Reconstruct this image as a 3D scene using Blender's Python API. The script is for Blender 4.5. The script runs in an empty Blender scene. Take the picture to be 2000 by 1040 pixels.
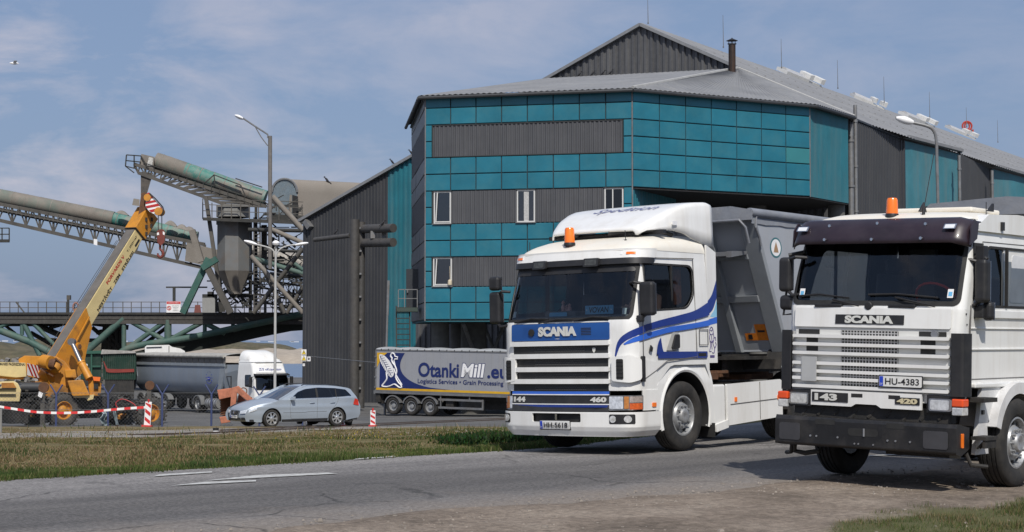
import bpy, bmesh, math, random
import numpy as np
from mathutils import Vector, Matrix, noise
from mathutils.geometry import tessellate_polygon
random.seed(7); rng = np.random.default_rng(7)
scene = bpy.context.scene
COL = scene.collection
R = math.radians
F = 3370.0; H = 1.68; AL = math.atan(145 / F)

# ------------------------------------------------------------------ camera
cam = bpy.data.cameras.new('camera'); camo = bpy.data.objects.new('camera', cam); COL.objects.link(camo)
camo.location = (0, 0, H); camo.rotation_euler = (math.pi / 2 + AL, 0, 0)
cam.sensor_width = 36; cam.lens = F / 2000 * 36; cam.clip_start = .1; cam.clip_end = 60000
scene.camera = camo

def ray(px, py):
    u = (px - 1000) / F; v = (520 - py) / F
    return Vector((u, math.cos(AL) - math.sin(AL) * v, math.sin(AL) + math.cos(AL) * v))
def P(px, py, D):
    r = ray(px, py); return Vector((0, 0, H)) + r * (D / r.y)

# ------------------------------------------------------------------ world + sun
SUN = Vector((.17, -.985, 0)).normalized() * math.cos(R(47)) + Vector((0, 0, math.sin(R(47))))
w = bpy.data.worlds.new('World'); scene.world = w; w.use_nodes = True
nt = w.node_tree; nt.nodes.clear()
def N(nt, t, **k):
    n = nt.nodes.new(t)
    for a, b in k.items():
        if a in n.inputs.keys(): n.inputs[a].default_value = b
        else: setattr(n, a, b)
    return n
out = N(nt, 'ShaderNodeOutputWorld'); bg = N(nt, 'ShaderNodeBackground', Strength=.086)
sky = N(nt, 'ShaderNodeTexSky'); sky.sky_type = 'NISHITA'; sky.sun_disc = False
sky.sun_elevation = R(47); sky.sun_rotation = math.atan2(SUN.x, SUN.y); sky.air_density = 1.0; sky.dust_density = 2.2; sky.ozone_density = 1.6
tc = N(nt, 'ShaderNodeTexCoord'); mp = N(nt, 'ShaderNodeMapping'); mp.inputs['Scale'].default_value = (1, 1, 2.6); mp.inputs['Location'].default_value = (.31, 0, .12)
n1 = N(nt, 'ShaderNodeTexNoise', Scale=8.5, Detail=10.0, Roughness=.60, Distortion=.3)
n2 = N(nt, 'ShaderNodeTexNoise', Scale=3.6, Detail=3.0, Roughness=.5)
r1 = N(nt, 'ShaderNodeValToRGB'); r1.color_ramp.elements[0].position = .43; r1.color_ramp.elements[1].position = .66
r2 = N(nt, 'ShaderNodeValToRGB'); r2.color_ramp.elements[0].position = .32; r2.color_ramp.elements[1].position = .54
L = nt.links.new
L(tc.outputs['Generated'], mp.inputs['Vector']); L(mp.outputs[0], n1.inputs['Vector']); L(mp.outputs[0], n2.inputs['Vector'])
L(n1.outputs['Fac'], r1.inputs[0]); L(n2.outputs['Fac'], r2.inputs[0])
sep = N(nt, 'ShaderNodeSeparateXYZ'); L(tc.outputs['Generated'], sep.inputs[0])
# more cloud to the west (left), haze to the east
mr = N(nt, 'ShaderNodeMapRange'); mr.inputs['From Min'].default_value = .1; mr.inputs['From Max'].default_value = -.28
mr.inputs['To Min'].default_value = .22; mr.inputs['To Max'].default_value = .72; L(sep.outputs['X'], mr.inputs['Value'])
mu = N(nt, 'ShaderNodeMath', operation='MULTIPLY'); L(r1.outputs[0], mu.inputs[0]); L(r2.outputs[0], mu.inputs[1])
mu2 = N(nt, 'ShaderNodeMath', operation='MULTIPLY'); L(mu.outputs[0], mu2.inputs[0]); L(mr.outputs[0], mu2.inputs[1])
tint = N(nt, 'ShaderNodeMix', data_type='RGBA', blend_type='MULTIPLY'); tint.inputs[0].default_value = 1.0
L(sky.outputs[0], tint.inputs[6]); tint.inputs[7].default_value = (.93, .93, 1.0, 1)
hz = N(nt, 'ShaderNodeMix', data_type='RGBA'); hz.inputs[0].default_value = .62
L(tint.outputs[2], hz.inputs[6]); hz.inputs[7].default_value = (2.9, 4.05, 6.4, 1)
cm = N(nt, 'ShaderNodeMix', data_type='RGBA'); L(mu2.outputs[0], cm.inputs[0])
L(hz.outputs[2], cm.inputs[6]); cm.inputs[7].default_value = (7.5, 7.0, 7.6, 1)
L(cm.outputs[2], bg.inputs['Color']); L(bg.outputs[0], out.inputs[0])
sl = bpy.data.lights.new('sun', 'SUN'); sl.energy = 3.8; sl.angle = R(.5); sl.color = (1, .95, .87)
so = bpy.data.objects.new('sun', sl); COL.objects.link(so); so.rotation_euler = (-SUN).to_track_quat('-Z', 'Y').to_euler()
scene.view_settings.view_transform = 'Standard'; scene.view_settings.look = 'None'; scene.view_settings.exposure = 0
scene.render.engine = 'CYCLES'; scene.cycles.use_denoising = True; scene.cycles.max_bounces = 7; scene.cycles.transparent_max_bounces = 24
scene.cycles.caustics_reflective = False; scene.cycles.caustics_refractive = False

# ------------------------------------------------------------------ materials
MATS = {}
def mat(name, col, rough=.5, metal=0., var=.12, vs=3., bump=0., bs=20., dirt=None, damt=0., ds=2.5, coat=0., streak=False, col2=None, spec=.5, objrand=0.):
    """painted / dusty surface: base colour with large and small value changes, dirt patches, streaks and bump"""
    if name in MATS: return MATS[name]
    m = bpy.data.materials.new(name); m.use_nodes = True; t = m.node_tree; b = t.nodes['Principled BSDF']
    b.inputs['Roughness'].default_value = rough; b.inputs['Metallic'].default_value = metal
    b.inputs['Coat Weight'].default_value = coat; b.inputs['Coat Roughness'].default_value = .08
    b.inputs['Specular IOR Level'].default_value = spec
    k = t.links.new; co = N(t, 'ShaderNodeTexCoord')
    a = N(t, 'ShaderNodeTexNoise', Scale=vs, Detail=6., Roughness=.62); k(co.outputs['Object'], a.inputs['Vector'])
    ra = N(t, 'ShaderNodeMapRange'); ra.inputs['From Min'].default_value = .3; ra.inputs['From Max'].default_value = .7
    ra.inputs['To Min'].default_value = 1 - var; ra.inputs['To Max'].default_value = 1 + var; k(a.outputs['Fac'], ra.inputs['Value'])
    mx = N(t, 'ShaderNodeMix', data_type='RGBA', blend_type='MULTIPLY'); mx.inputs[0].default_value = 1.
    mx.inputs[6].default_value = (*col, 1); k(ra.outputs[0], mx.inputs[7]); last = mx.outputs[2]
    if col2:
        c2 = N(t, 'ShaderNodeTexNoise', Scale=vs * .45, Detail=7., Roughness=.7); k(co.outputs['Object'], c2.inputs['Vector'])
        rr = N(t, 'ShaderNodeValToRGB'); rr.color_ramp.elements[0].position = .42; rr.color_ramp.elements[1].position = .58; k(c2.outputs['Fac'], rr.inputs[0])
        q = N(t, 'ShaderNodeMix', data_type='RGBA'); k(rr.outputs[0], q.inputs[0]); k(last, q.inputs[6]); q.inputs[7].default_value = (*col2, 1); last = q.outputs[2]
    if dirt:
        g = N(t, 'ShaderNodeTexNoise', Scale=ds, Detail=8., Roughness=.68)
        if streak:
            mm = N(t, 'ShaderNodeMapping'); mm.inputs['Scale'].default_value = (1, 1, .12); k(co.outputs['Object'], mm.inputs['Vector']); k(mm.outputs[0], g.inputs['Vector'])
        else: k(co.outputs['Object'], g.inputs['Vector'])
        rg = N(t, 'ShaderNodeValToRGB'); rg.color_ramp.elements[0].position = .45; rg.color_ramp.elements[1].position = .75; k(g.outputs['Fac'], rg.inputs[0])
        f = N(t, 'ShaderNodeMath', operation='MULTIPLY'); k(rg.outputs[0], f.inputs[0]); f.inputs[1].default_value = damt
        q = N(t, 'ShaderNodeMix', data_type='RGBA'); k(f.outputs[0], q.inputs[0]); k(last, q.inputs[6]); q.inputs[7].default_value = (*dirt, 1); last = q.outputs[2]
        ro = N(t, 'ShaderNodeMapRange'); ro.inputs['To Min'].default_value = rough; ro.inputs['To Max'].default_value = min(1, rough + .35); k(f.outputs[0], ro.inputs['Value']); k(ro.outputs[0], b.inputs['Roughness'])
    k(last, b.inputs['Base Color'])
    if bump:
        bn = N(t, 'ShaderNodeTexNoise', Scale=bs, Detail=5., Roughness=.6); k(co.outputs['Object'], bn.inputs['Vector'])
        bp = N(t, 'ShaderNodeBump', Strength=bump, Distance=.02); k(bn.outputs['Fac'], bp.inputs['Height']); k(bp.outputs[0], b.inputs['Normal'])
    MATS[name] = m; return m
DUST = (.34, .29, .23)
white = mat('white_paint', (.80, .80, .78), .32, var=.035, vs=1.2, dirt=(.46, .41, .34), damt=.36, ds=3.2, coat=.35, streak=True)
cream_roof = mat('cream_roof_paint', (.78, .745, .66), .4, var=.04, dirt=(.55, .45, .33), damt=.4, ds=3)
whitep = mat('white_plain', (.8, .8, .8), .5, var=.05)
blackp = mat('black_plastic', (.018, .018, .02), .48, var=.3, vs=6, dirt=(.05, .047, .043), damt=.35, ds=5)
blackr = mat('black_rubber', (.02, .02, .02), .75, var=.3, vs=8)
tyrem = mat('tyre_rubber', (.020, .0195, .019), .82, var=.25, vs=7, bump=.3, bs=60, dirt=(.085, .075, .065), damt=.6, ds=4)
chass = mat('chassis_dark', (.022, .021, .020), .7, var=.4, vs=5, dirt=(.09, .078, .064), damt=.5, ds=4, bump=.2, bs=30)
inter = mat('cab_interior', (.03, .03, .034), .8, var=.3, vs=3)
interg = mat('cab_interior_grey', (.12, .125, .13), .8, var=.3, vs=3)
rimm = mat('silver_rim', (.36, .37, .38), .42, .4, var=.2, vs=6, dirt=(.11, .09, .07), damt=.6, ds=9)
steel = mat('steel_grey', (.30, .31, .33), .45, .55, var=.15, dirt=(.15, .12, .1), damt=.4)
chrome = mat('chrome', (.62, .63, .65), .16, 1., var=.08)
headm = mat('lamp_reflector', (.78, .80, .82), .10, .45, var=.3, vs=22, coat=.6)
orange = mat('orange_lens', (.95, .20, .015), .25, var=.12, vs=10, coat=.5)
redl = mat('red_lens', (.5, .03, .015), .25, var=.2, vs=10)
blue = mat('deep_blue_paint', (.012, .035, .22), .35, var=.08, coat=.3)
blue2 = mat('bright_blue_paint', (.03, .13, .58), .35, var=.08, coat=.3)
blue3 = mat('light_blue_paint', (.28, .56, .75), .4, var=.08)
blueband = mat('grille_blue', (.012, .07, .26), .35, var=.1)
platem = mat('plate_white', (.72, .72, .70), .5, var=.08, vs=15)
eublue = mat('plate_blue', (.02, .06, .5), .5)
ink = mat('lettering_black', (.012, .012, .014), .6)
silver = mat('lettering_silver', (.66, .66, .62), .4, .1, var=.08)
signblue = mat('name_sign_blue', (.14, .42, .68), .5)
visorm = mat('maroon_visor', (.020, .011, .017), .38, var=.35, vs=2.2, dirt=(.08, .07, .08), damt=.25, coat=.25)
tarp = mat('grey_tarpaulin', (.20, .215, .245), .7, var=.16, vs=2., bump=.6, bs=5, dirt=(.30, .28, .25), damt=.3)
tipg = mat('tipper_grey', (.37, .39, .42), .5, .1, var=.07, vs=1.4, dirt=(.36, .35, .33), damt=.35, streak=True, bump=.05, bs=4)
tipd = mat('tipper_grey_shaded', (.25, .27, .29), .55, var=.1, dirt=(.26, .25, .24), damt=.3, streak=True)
rust = mat('rusty_steel', (.13, .06, .03), .85, var=.4, vs=6, bump=.5, bs=30, dirt=(.06, .045, .035), damt=.7)
skin = mat('skin', (.42, .24, .17), .5)
shirt = mat('dark_shirt', (.04, .045, .06), .8)

def glassmat(name, tintc, refl=1.0, rough=.015):
    m = bpy.data.materials.new(name); m.use_nodes = True; t = m.node_tree; t.nodes.clear()
    o = N(t, 'ShaderNodeOutputMaterial'); mx = N(t, 'ShaderNodeMixShader'); tr = N(t, 'ShaderNodeBsdfTransparent', Color=(*tintc, 1))
    gl = N(t, 'ShaderNodeBsdfGlossy', Color=(.9, .95, 1, 1), Roughness=rough); fr = N(t, 'ShaderNodeFresnel', IOR=1.5)
    mm = N(t, 'ShaderNodeMath', operation='MULTIPLY'); mm.inputs[1].default_value = refl
    nz = N(t, 'ShaderNodeTexNoise', Scale=1.3, Detail=3.); c = N(t, 'ShaderNodeTexCoord'); bp = N(t, 'ShaderNodeBump', Strength=.06, Distance=.03)
    k = t.links.new; k(c.outputs['Object'], nz.inputs['Vector']); k(nz.outputs['Fac'], bp.inputs['Height']); k(bp.outputs[0], gl.inputs['Normal'])
    k(fr.outputs[0], mm.inputs[0]); k(mm.outputs[0], mx.inputs[0]); k(tr.outputs[0], mx.inputs[1]); k(gl.outputs[0], mx.inputs[2]); k(mx.outputs[0], o.inputs[0])
    return m
glass = glassmat('windscreen_glass', (.74, .79, .80), 1.25)
glassd = glassmat('dark_glass', (.12, .14, .15), 1.6)
winglass = glassmat('window_glass', (.3, .33, .35), 3.0, .03)

# ------------------------------------------------------------------ object helpers
def tag(o, label=None, cat=None, group=None, kind=None):
    if label: o['label'] = label
    if cat: o['category'] = cat
    if group: o['group'] = group
    if kind: o['kind'] = kind
    return o
def thing(name, label, cat, loc=(0, 0, 0), rz=0., ry=0., group=None, rx=0.):
    o = bpy.data.objects.new(name, None); o.empty_display_size = .3; COL.objects.link(o)
    o.location = loc; o.rotation_euler = (rx, ry, rz); return tag(o, label, cat, group)
def copy_tree(o, parent=None):
    c = o.copy(); COL.objects.link(c); c.parent = parent
    for ch in o.children: copy_tree(ch, c)
    return c
def V(*a): return Vector(a)
class MB:
    def __init__(s): s.v = []; s.f = []; s.sm = []; s.sharp = False
    def add(s, vs, fs, smooth=False):
        n = len(s.v); s.v += [tuple(v) for v in vs]; s.f += [tuple(i + n for i in f) for f in fs]; s.sm += [smooth] * len(fs); return s
    def box(s, c, d, rz=0, M=None, taper=None):
        hx, hy, hz = d[0] / 2, d[1] / 2, d[2] / 2; vs = []
        for z in (-hz, hz):
            k = taper if (taper and z > 0) else 1
            for x, y in ((-hx, -hy), (hx, -hy), (hx, hy), (-hx, hy)): vs.append(Vector((x * k, y * k, z)))
        Q = M or Matrix.Rotation(rz, 4, 'Z'); vs = [Q @ v + Vector(c) for v in vs]
        return s.add(vs, [(3, 2, 1, 0), (4, 5, 6, 7), (0, 1, 5, 4), (1, 2, 6, 5), (2, 3, 7, 6), (3, 0, 4, 7)])
    def bx(s, x0, x1, y0, y1, z0, z1): return s.box(((x0 + x1) / 2, (y0 + y1) / 2, (z0 + z1) / 2), (abs(x1 - x0), abs(y1 - y0), abs(z1 - z0)))
    def hexa(s, p): return s.add(p, [(3, 2, 1, 0), (4, 5, 6, 7), (0, 1, 5, 4), (1, 2, 6, 5), (2, 3, 7, 6), (3, 0, 4, 7)])
    def cyl(s, a, b, r0, r1=None, n=12, cap=True, smooth=True):
        a = Vector(a); b = Vector(b); r1 = r0 if r1 is None else r1
        d = (b - a).normalized() if (b - a).length > 1e-9 else Vector((0, 0, 1)); u = d.orthogonal().normalized(); w_ = d.cross(u); vs = []
        for c, r in ((a, r0), (b, r1)):
            for i in range(n):
                t = 2 * math.pi * i / n; vs.append(c + (u * math.cos(t) + w_ * math.sin(t)) * r)
        s.add(vs, [(i, (i + 1) % n, n + (i + 1) % n, n + i) for i in range(n)], smooth)
        if cap: s.add(vs, [tuple(range(n - 1, -1, -1)), tuple(range(n, 2 * n))])
        return s
    def tube(s, pts, r, n=8):
        pts = [Vector(p) for p in pts]; rr = r if isinstance(r, (list, tuple)) else [r] * len(pts); vs = []; up = None
        for i, p in enumerate(pts):
            d = ((pts[min(i + 1, len(pts) - 1)] - pts[max(i - 1, 0)])).normalized()
            if up is None: up = d.orthogonal().normalized()
            up = (up - d * up.dot(d)).normalized(); w_ = d.cross(up)
            for j in range(n):
                t = 2 * math.pi * j / n; vs.append(p + (up * math.cos(t) + w_ * math.sin(t)) * rr[i])
        fs = [(i * n + j, i * n + (j + 1) % n, (i + 1) * n + (j + 1) % n, (i + 1) * n + j) for i in range(len(pts) - 1) for j in range(n)]
        s.add(vs, fs, True); return s.add(vs, [tuple(range(n - 1, -1, -1)), tuple(range((len(pts) - 1) * n, len(pts) * n))])
    def bar(s, a, b, w_, h=None):
        """rectangular bar from a to b"""
        a = Vector(a); b = Vector(b); h = h or w_; d = (b - a).normalized()
        u = Vector((0, 0, 1)).cross(d)
        u = u.normalized() if u.length > .05 else Vector((1, 0, 0)); q = d.cross(u)
        vs = [c + u * x * w_ / 2 + q * y * h / 2 for c in (a, b) for x, y in ((-1, -1), (1, -1), (1, 1), (-1, 1))]
        return s.hexa(vs)
    def prism(s, poly, d0, d1, ax='y'):
        """poly in the other two axes (for x: (y,z); y: (x,z); z: (x,y)) extruded along ax"""
        f = {'x': lambda a, b, d: (d, a, b), 'y': lambda a, b, d: (a, d, b), 'z': lambda a, b, d: (a, b, d)}[ax]
        n = len(poly); vs = [f(a, b, d) for d in (d0, d1) for a, b in poly]
        tri = tessellate_polygon([[Vector((a, b, 0)) for a, b in poly]])
        s.add(vs, [(i, (i + 1) % n, n + (i + 1) % n, n + i) for i in range(n)])
        s.add(vs, [tuple(t) for t in tri]); return s.add(vs, [tuple(n + i for i in t) for t in tri])
    def lathe(s, prof, c, ax='x', n=28, smooth=True):
        """prof: list of (axial, radius)"""
        vs = []
        for a, r in prof:
            for i in range(n):
                t = 2 * math.pi * i / n; p = (a, r * math.cos(t), r * math.sin(t)) if ax == 'x' else ((r * math.cos(t), a, r * math.sin(t)) if ax == 'y' else (r * math.cos(t), r * math.sin(t), a))
                vs.append(Vector(p) + Vector(c))
        return s.add(vs, [(i * n + j, i * n + (j + 1) % n, (i + 1) * n + (j + 1) % n, (i + 1) * n + j) for i in range(len(prof) - 1) for j in range(n)], smooth)
    def grid(s, rows, smooth=True, closed=False):
        m = len(rows[0]); vs = [p for r in rows for p in r]; k = m if closed else m - 1
        return s.add(vs, [(i * m + j, i * m + (j + 1) % m, (i + 1) * m + (j + 1) % m, (i + 1) * m + j) for i in range(len(rows) - 1) for j in range(k)], smooth)
    def build(s, name, material, parent=None, bevel=0, world=False, segs=2, subsurf=0, weld=False):
        me = bpy.data.meshes.new(name); vs = s.v
        if world and parent is not None:
            Mi = parent_matrix(parent).inverted(); vs = [tuple(Mi @ Vector(v)) for v in s.v]
        me.from_pydata(vs, [], s.f); me.polygons.foreach_set('use_smooth', s.sm)
        bm = bmesh.new(); bm.from_mesh(me)
        if weld: bmesh.ops.remove_doubles(bm, verts=bm.verts, dist=1e-4)
        bmesh.ops.recalc_face_normals(bm, faces=bm.faces)
        for e in bm.edges:
            if len(e.link_faces) == 2 and e.calc_face_angle(0) > .7: e.smooth = False
        bm.to_mesh(me); bm.free()
        me.materials.append(material); o = bpy.data.objects.new(name, me); COL.objects.link(o)
        if parent is not None: o.parent = parent
        if bevel:
            b = o.modifiers.new('bevel', 'BEVEL'); b.width = bevel; b.segments = segs; b.limit_method = 'ANGLE'; b.angle_limit = R(35); b.harden_normals = False
        if subsurf:
            b = o.modifiers.new('sub', 'SUBSURF'); b.levels = subsurf; b.render_levels = subsurf
        return o
def parent_matrix(o):
    M = Matrix.Translation(o.location) @ o.rotation_euler.to_matrix().to_4x4()
    return parent_matrix(o.parent) @ M if o.parent else M

# 2D outlines -> curved sheets -------------------------------------------------
def rrect(a0, a1, b0, b1, r=.05, n=5):
    pts = []
    rs = r if isinstance(r, (list, tuple)) else [r] * 4
    for (ca, cb, t0, q) in ((a1, b1, 0, rs[0]), (a0, b1, 90, rs[1]), (a0, b0, 180, rs[2]), (a1, b0, 270, rs[3])):
        sa = -1 if ca == a1 else 1; sb = -1 if cb == b1 else 1
        if q <= 0: pts.append((ca, cb)); continue
        for i in range(n + 1):
            t = R(t0 + 90 * i / n); pts.append((ca + sa * q + q * math.cos(t), cb + sb * q + q * math.sin(t)))
    return pts
def roundpoly(pts, r, n=4):
    """round the corners of a polygon"""
    out = []; m = len(pts)
    for i in range(m):
        p = Vector(pts[i]); a = Vector(pts[i - 1]); b = Vector(pts[(i + 1) % m]); rr = r[i] if isinstance(r, (list, tuple)) else r
        if rr <= 0: out.append(tuple(p)); continue
        da = (a - p); db = (b - p); la = min(rr, da.length * .48); lb = min(rr, db.length * .48); q0 = p + da.normalized() * la; q1 = p + db.normalized() * lb
        for k in range(n + 1):
            t = k / n; out.append(tuple((1 - t) ** 2 * q0 + 2 * t * (1 - t) * p + t * t * q1))
    return out
def smoothline(pts, n=6, closed=False):
    P_ = [Vector(p) for p in pts]; out = []; m = len(P_)
    for i in range(m if closed else m - 1):
        g = lambda k: P_[k % m] if closed else P_[max(0, min(m - 1, k))]
        p0, p1, p2, p3 = g(i - 1), g(i), g(i + 1), g(i + 2)
        for k in range(n):
            t = k / n; out.append(tuple(.5 * ((2 * p1) + (p2 - p0) * t + (2 * p0 - 5 * p1 + 4 * p2 - p3) * t * t + (3 * p1 - p0 - 3 * p2 + p3) * t ** 3)))
    if not closed: out.append(tuple(P_[-1]))
    return out
def sheet(name, outline, S, material, parent=None, holes=(), ca=(), cb=(), off=.0, thick=0., world=False, sm=True, tris=None):
    """flat outline with holes, cut along the lines ca / cb, wrapped on the surface S(a, b, off); thick > 0 gives it sides"""
    bm = bmesh.new()
    if tris is None:
        loops = [[Vector((a, b, 0)) for a, b in l] for l in [outline, *holes]]; flat = [v for l in loops for v in l]
        tris_ = tessellate_polygon(loops)
    else: flat, tris_ = [Vector((a, b, 0)) for a, b in outline], tris
    bv = [bm.verts.new(v) for v in flat]
    for t in tris_:
        try: bm.faces.new([bv[i] for i in t])
        except ValueError: pass
    for a in ca: bmesh.ops.bisect_plane(bm, geom=bm.verts[:] + bm.edges[:] + bm.faces[:], plane_co=(a, 0, 0), plane_no=(1, 0, 0), dist=1e-5)
    for b in cb: bmesh.ops.bisect_plane(bm, geom=bm.verts[:] + bm.edges[:] + bm.faces[:], plane_co=(0, b, 0), plane_no=(0, 1, 0), dist=1e-5)
    bmesh.ops.remove_doubles(bm, verts=bm.verts, dist=1e-6); bm.verts.ensure_lookup_table(); bm.verts.index_update()
    for f in bm.faces:
        f.normal_update()
        if f.normal.z < 0: f.normal_flip()
    ab = [(v.co.x, v.co.y) for v in bm.verts]; n = len(ab); e_ = 1e-3
    top = [Vector(S(a, b, off + thick)) for a, b in ab]; nr = []
    for a, b in ab:
        d1 = Vector(S(a + e_, b, off)) - Vector(S(a - e_, b, off)); d2 = Vector(S(a, b + e_, off)) - Vector(S(a, b - e_, off)); q = d1.cross(d2)
        ref = Vector(S(a, b, off + .01)) - Vector(S(a, b, off)); q = q.normalized() if q.length > 1e-12 else ref.normalized()
        nr.append(q if q.dot(ref) > 0 else -q)
    faces = [tuple(v.index for v in f.verts) for f in bm.faces]
    if faces:
        f = faces[0]; g = (top[f[1]] - top[f[0]]).cross(top[f[2]] - top[f[0]])
        if g.dot(nr[f[0]]) < 0: faces = [tuple(reversed(f)) for f in faces]; flip = True
        else: flip = False
    vs = list(top); smo = [sm] * len(faces); loopn = [nr[i] for f in faces for i in f]
    if thick > 0:
        be = [e for e in bm.edges if len(e.link_faces) == 1]; m = {}
        for e in be:
            f = e.link_faces[0]; ls = [l for l in f.loops if l.edge == e][0]; i, j = ls.vert.index, ls.link_loop_next.vert.index
            if flip: i, j = j, i
            ids = []
            pi, pj = top[i], top[j]; qi, qj = Vector(S(*ab[i], off)), Vector(S(*ab[j], off)); k = len(vs); vs += [pj, pi, qi, qj]
            faces.append((k, k + 1, k + 2, k + 3)); smo.append(False); fn = (pi - pj).cross(qi - pj); fn = fn.normalized() if fn.length > 1e-12 else nr[i]; loopn += [fn] * 4
    bm.free(); me = bpy.data.meshes.new(name)
    if world and parent is not None:
        Mi = parent_matrix(parent).inverted(); M3 = Mi.to_3x3(); vs = [Mi @ v for v in vs]; loopn = [M3 @ v for v in loopn]
    me.from_pydata([tuple(v) for v in vs], [], faces); me.polygons.foreach_set('use_smooth', [True] * len(faces))
    if len(loopn) == len(me.loops): me.normals_split_custom_set([tuple(v) for v in loopn])
    me.materials.append(material); o = bpy.data.objects.new(name, me); COL.objects.link(o)
    if parent is not None: o.parent = parent
    return o
_tc = {}
def text2d(txt, wd=None, ht=None, bold=.0, shear=0., anchor='c', space=1.0):
    """lettering as flat triangles, fitted to a width and/or height"""
    key = (txt, bold, shear, space)
    if key not in _tc:
        c = bpy.data.curves.new('t', 'FONT'); c.body = txt; c.offset = bold; c.shear = shear; c.space_character = space; c.resolution_u = 4; c.fill_mode = 'FRONT'
        o = bpy.data.objects.new('t', c); COL.objects.link(o); dg = bpy.context.evaluated_depsgraph_get(); dg.update(); me = o.evaluated_get(dg).to_mesh()
        me.calc_loop_triangles(); _tc[key] = ([(v.co.x, v.co.y) for v in me.vertices], [tuple(t.vertices) for t in me.loop_triangles])
        bpy.data.objects.remove(o); bpy.data.curves.remove(c)
    vs, ts = _tc[key]; xs = [v[0] for v in vs]; ys = [v[1] for v in vs]; x0, x1, y0, y1 = min(xs), max(xs), min(ys), max(ys)
    kx = wd / (x1 - x0) if wd else None; ky = ht / (y1 - y0) if ht else None; kx = kx or ky; ky = ky or kx
    ox = (x0 + x1) / 2 if anchor == 'c' else x0
    return [((x - ox) * kx, (y - (y0 + y1) / 2) * ky) for x, y in vs], ts
def lettering(name, txt, S, a, b, wd, ht, material, parent, bold=0., shear=0., off=.004, rot=0., anchor='c', thick=0., flip=False, space=1.):
    vs, ts = text2d(txt, wd, ht, bold, shear, anchor, space); c, s_ = math.cos(rot), math.sin(rot)
    vs = [(a + (x * c - y * s_) * (-1 if flip else 1), b + x * s_ + y * c) for x, y in vs]
    return sheet(name, vs, S, material, parent, tris=ts, off=off, thick=thick)
def plane_map(o, ux, uy):
    """flat frame: origin, two axes; offset along their cross product"""
    o = Vector(o); ux = Vector(ux).normalized(); uy = Vector(uy).normalized(); n = ux.cross(uy)
    return lambda a, b, off=0.: o + ux * a + uy * b + n * off
# ------------------------------------------------------------------ terrain
RD = Vector((.73, .683)); RN = Vector((-.683, .73))
def pq(x, y):
    p = RD.x * x + RD.y * (y - 27.3); q = RN.x * x + RN.y * (y - 27.3)
    return p, q - .35 * max(0, p - 1.0)
_gy = [0, 28, 35, 45, 61, 70, 75, 86, 100, 111, 130, 150, 235, 250, 20000]
_gz = [0, 0, -.29, -.72, -1.37, -1.80, -1.98, -2.32, -2.72, -3.0, -3.2, -3.3, -3.3, -4.4, -4.4]
def ss(t): t = max(0., min(1., t)); return t * t * (3 - 2 * t)
def Z(x, y):
    p, q = pq(x, y)
    road = float(np.interp(q, [-30, -12, -9.4, -7.2, -3, 0, 1.5], [-.15, -.12, -.07, -.01, 0, -.05, -.12]))
    if q <= 0: return road
    return road + (float(np.interp(y, _gy, _gz)) - road) * ss(q / 12)
def proj(v):
    x, y, z = v[0], v[1], v[2] - H; cy = y * math.cos(AL) + z * math.sin(AL); cz = -y * math.sin(AL) + z * math.cos(AL)
    return 1000 + F * x / cy, 520 - F * cz / cy
def G(px, py):
    r = ray(px, py); D = 8.
    while D < 400:
        v = Vector((0, 0, H)) + r * (D / r.y)
        if v.z <= Z(v.x, v.y): return Vector((v.x, v.y, Z(v.x, v.y)))
        D += .02 if D < 60 else .1
    return v
def on(px, D, dz=0.):
    """ground point under a picture column at a depth"""
    x = (px - 1000) / F * D; return Vector((x, D, Z(x, D) + dz))

def nse(x, y, s=1., o=0): return noise.noise(Vector((x * s, y * s, o * 7.3)))
def zone(x, y):
    """gravel, asphalt, dryness at a ground point"""
    p, q = pq(x, y); u, v = proj((x, y, Z(x, y))); j = 2.6 * nse(x, y, .35) + 1.3 * nse(x, y, 1.3, 2)
    yard = float(np.interp(u, [-400, 0, 450, 700, 1000, 1400], [833, 833.5, 830, 824, 816, 812])) + j * .4
    g0 = float(np.interp(u, [0, 300, 700, 1000], [859, 853, 838, 828])) + j; g1 = g0 - float(np.interp(u, [0, 400, 700, 1000], [13, 11, 5, 3]))
    asp = ss((yard - v) / 2.0 + .5) if q > 6 else 0; grav = (ss((g0 - v) / 2. + .5) * ss((v - g1) / 2. + .5)) if q > 4 else 0
    if y > 62: asp = max(asp, ss((y - 62) / 3))
    dry = ss((q - 1.3 + 1.2 * nse(x, y, .5)) / 1.6) * (.55 + .6 * nse(x, y, .22, 5)); dry = max(0, min(1, dry + .25 * ss((-x - 2) / 6) * ss((q - 2) / 2)))
    return grav * (1 - asp), asp, dry
def gridmesh(name, xs, ys, fz, material, attr=None, loc=(0, 0, 0), rz=0., kind='structure'):
    vs = []; cols = []
    for y in ys:
        for x in xs:
            vs.append((x, y, fz(x, y)))
            if attr: cols.append((*attr(x, y), 1.))
    m = len(xs); fs = [(i * m + j, i * m + j + 1, (i + 1) * m + j + 1, (i + 1) * m + j) for i in range(len(ys) - 1) for j in range(m - 1)]
    me = bpy.data.meshes.new(name); me.from_pydata(vs, [], fs); me.polygons.foreach_set('use_smooth', [True] * len(fs)); me.materials.append(material)
    if attr:
        a = me.color_attributes.new('zone', 'FLOAT_COLOR', 'POINT'); a.data.foreach_set('color', [c for q in cols for c in q])
    o = bpy.data.objects.new(name, me); COL.objects.link(o); o.location = loc; o.rotation_euler.z = rz; tag(o, kind=kind); return o

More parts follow.
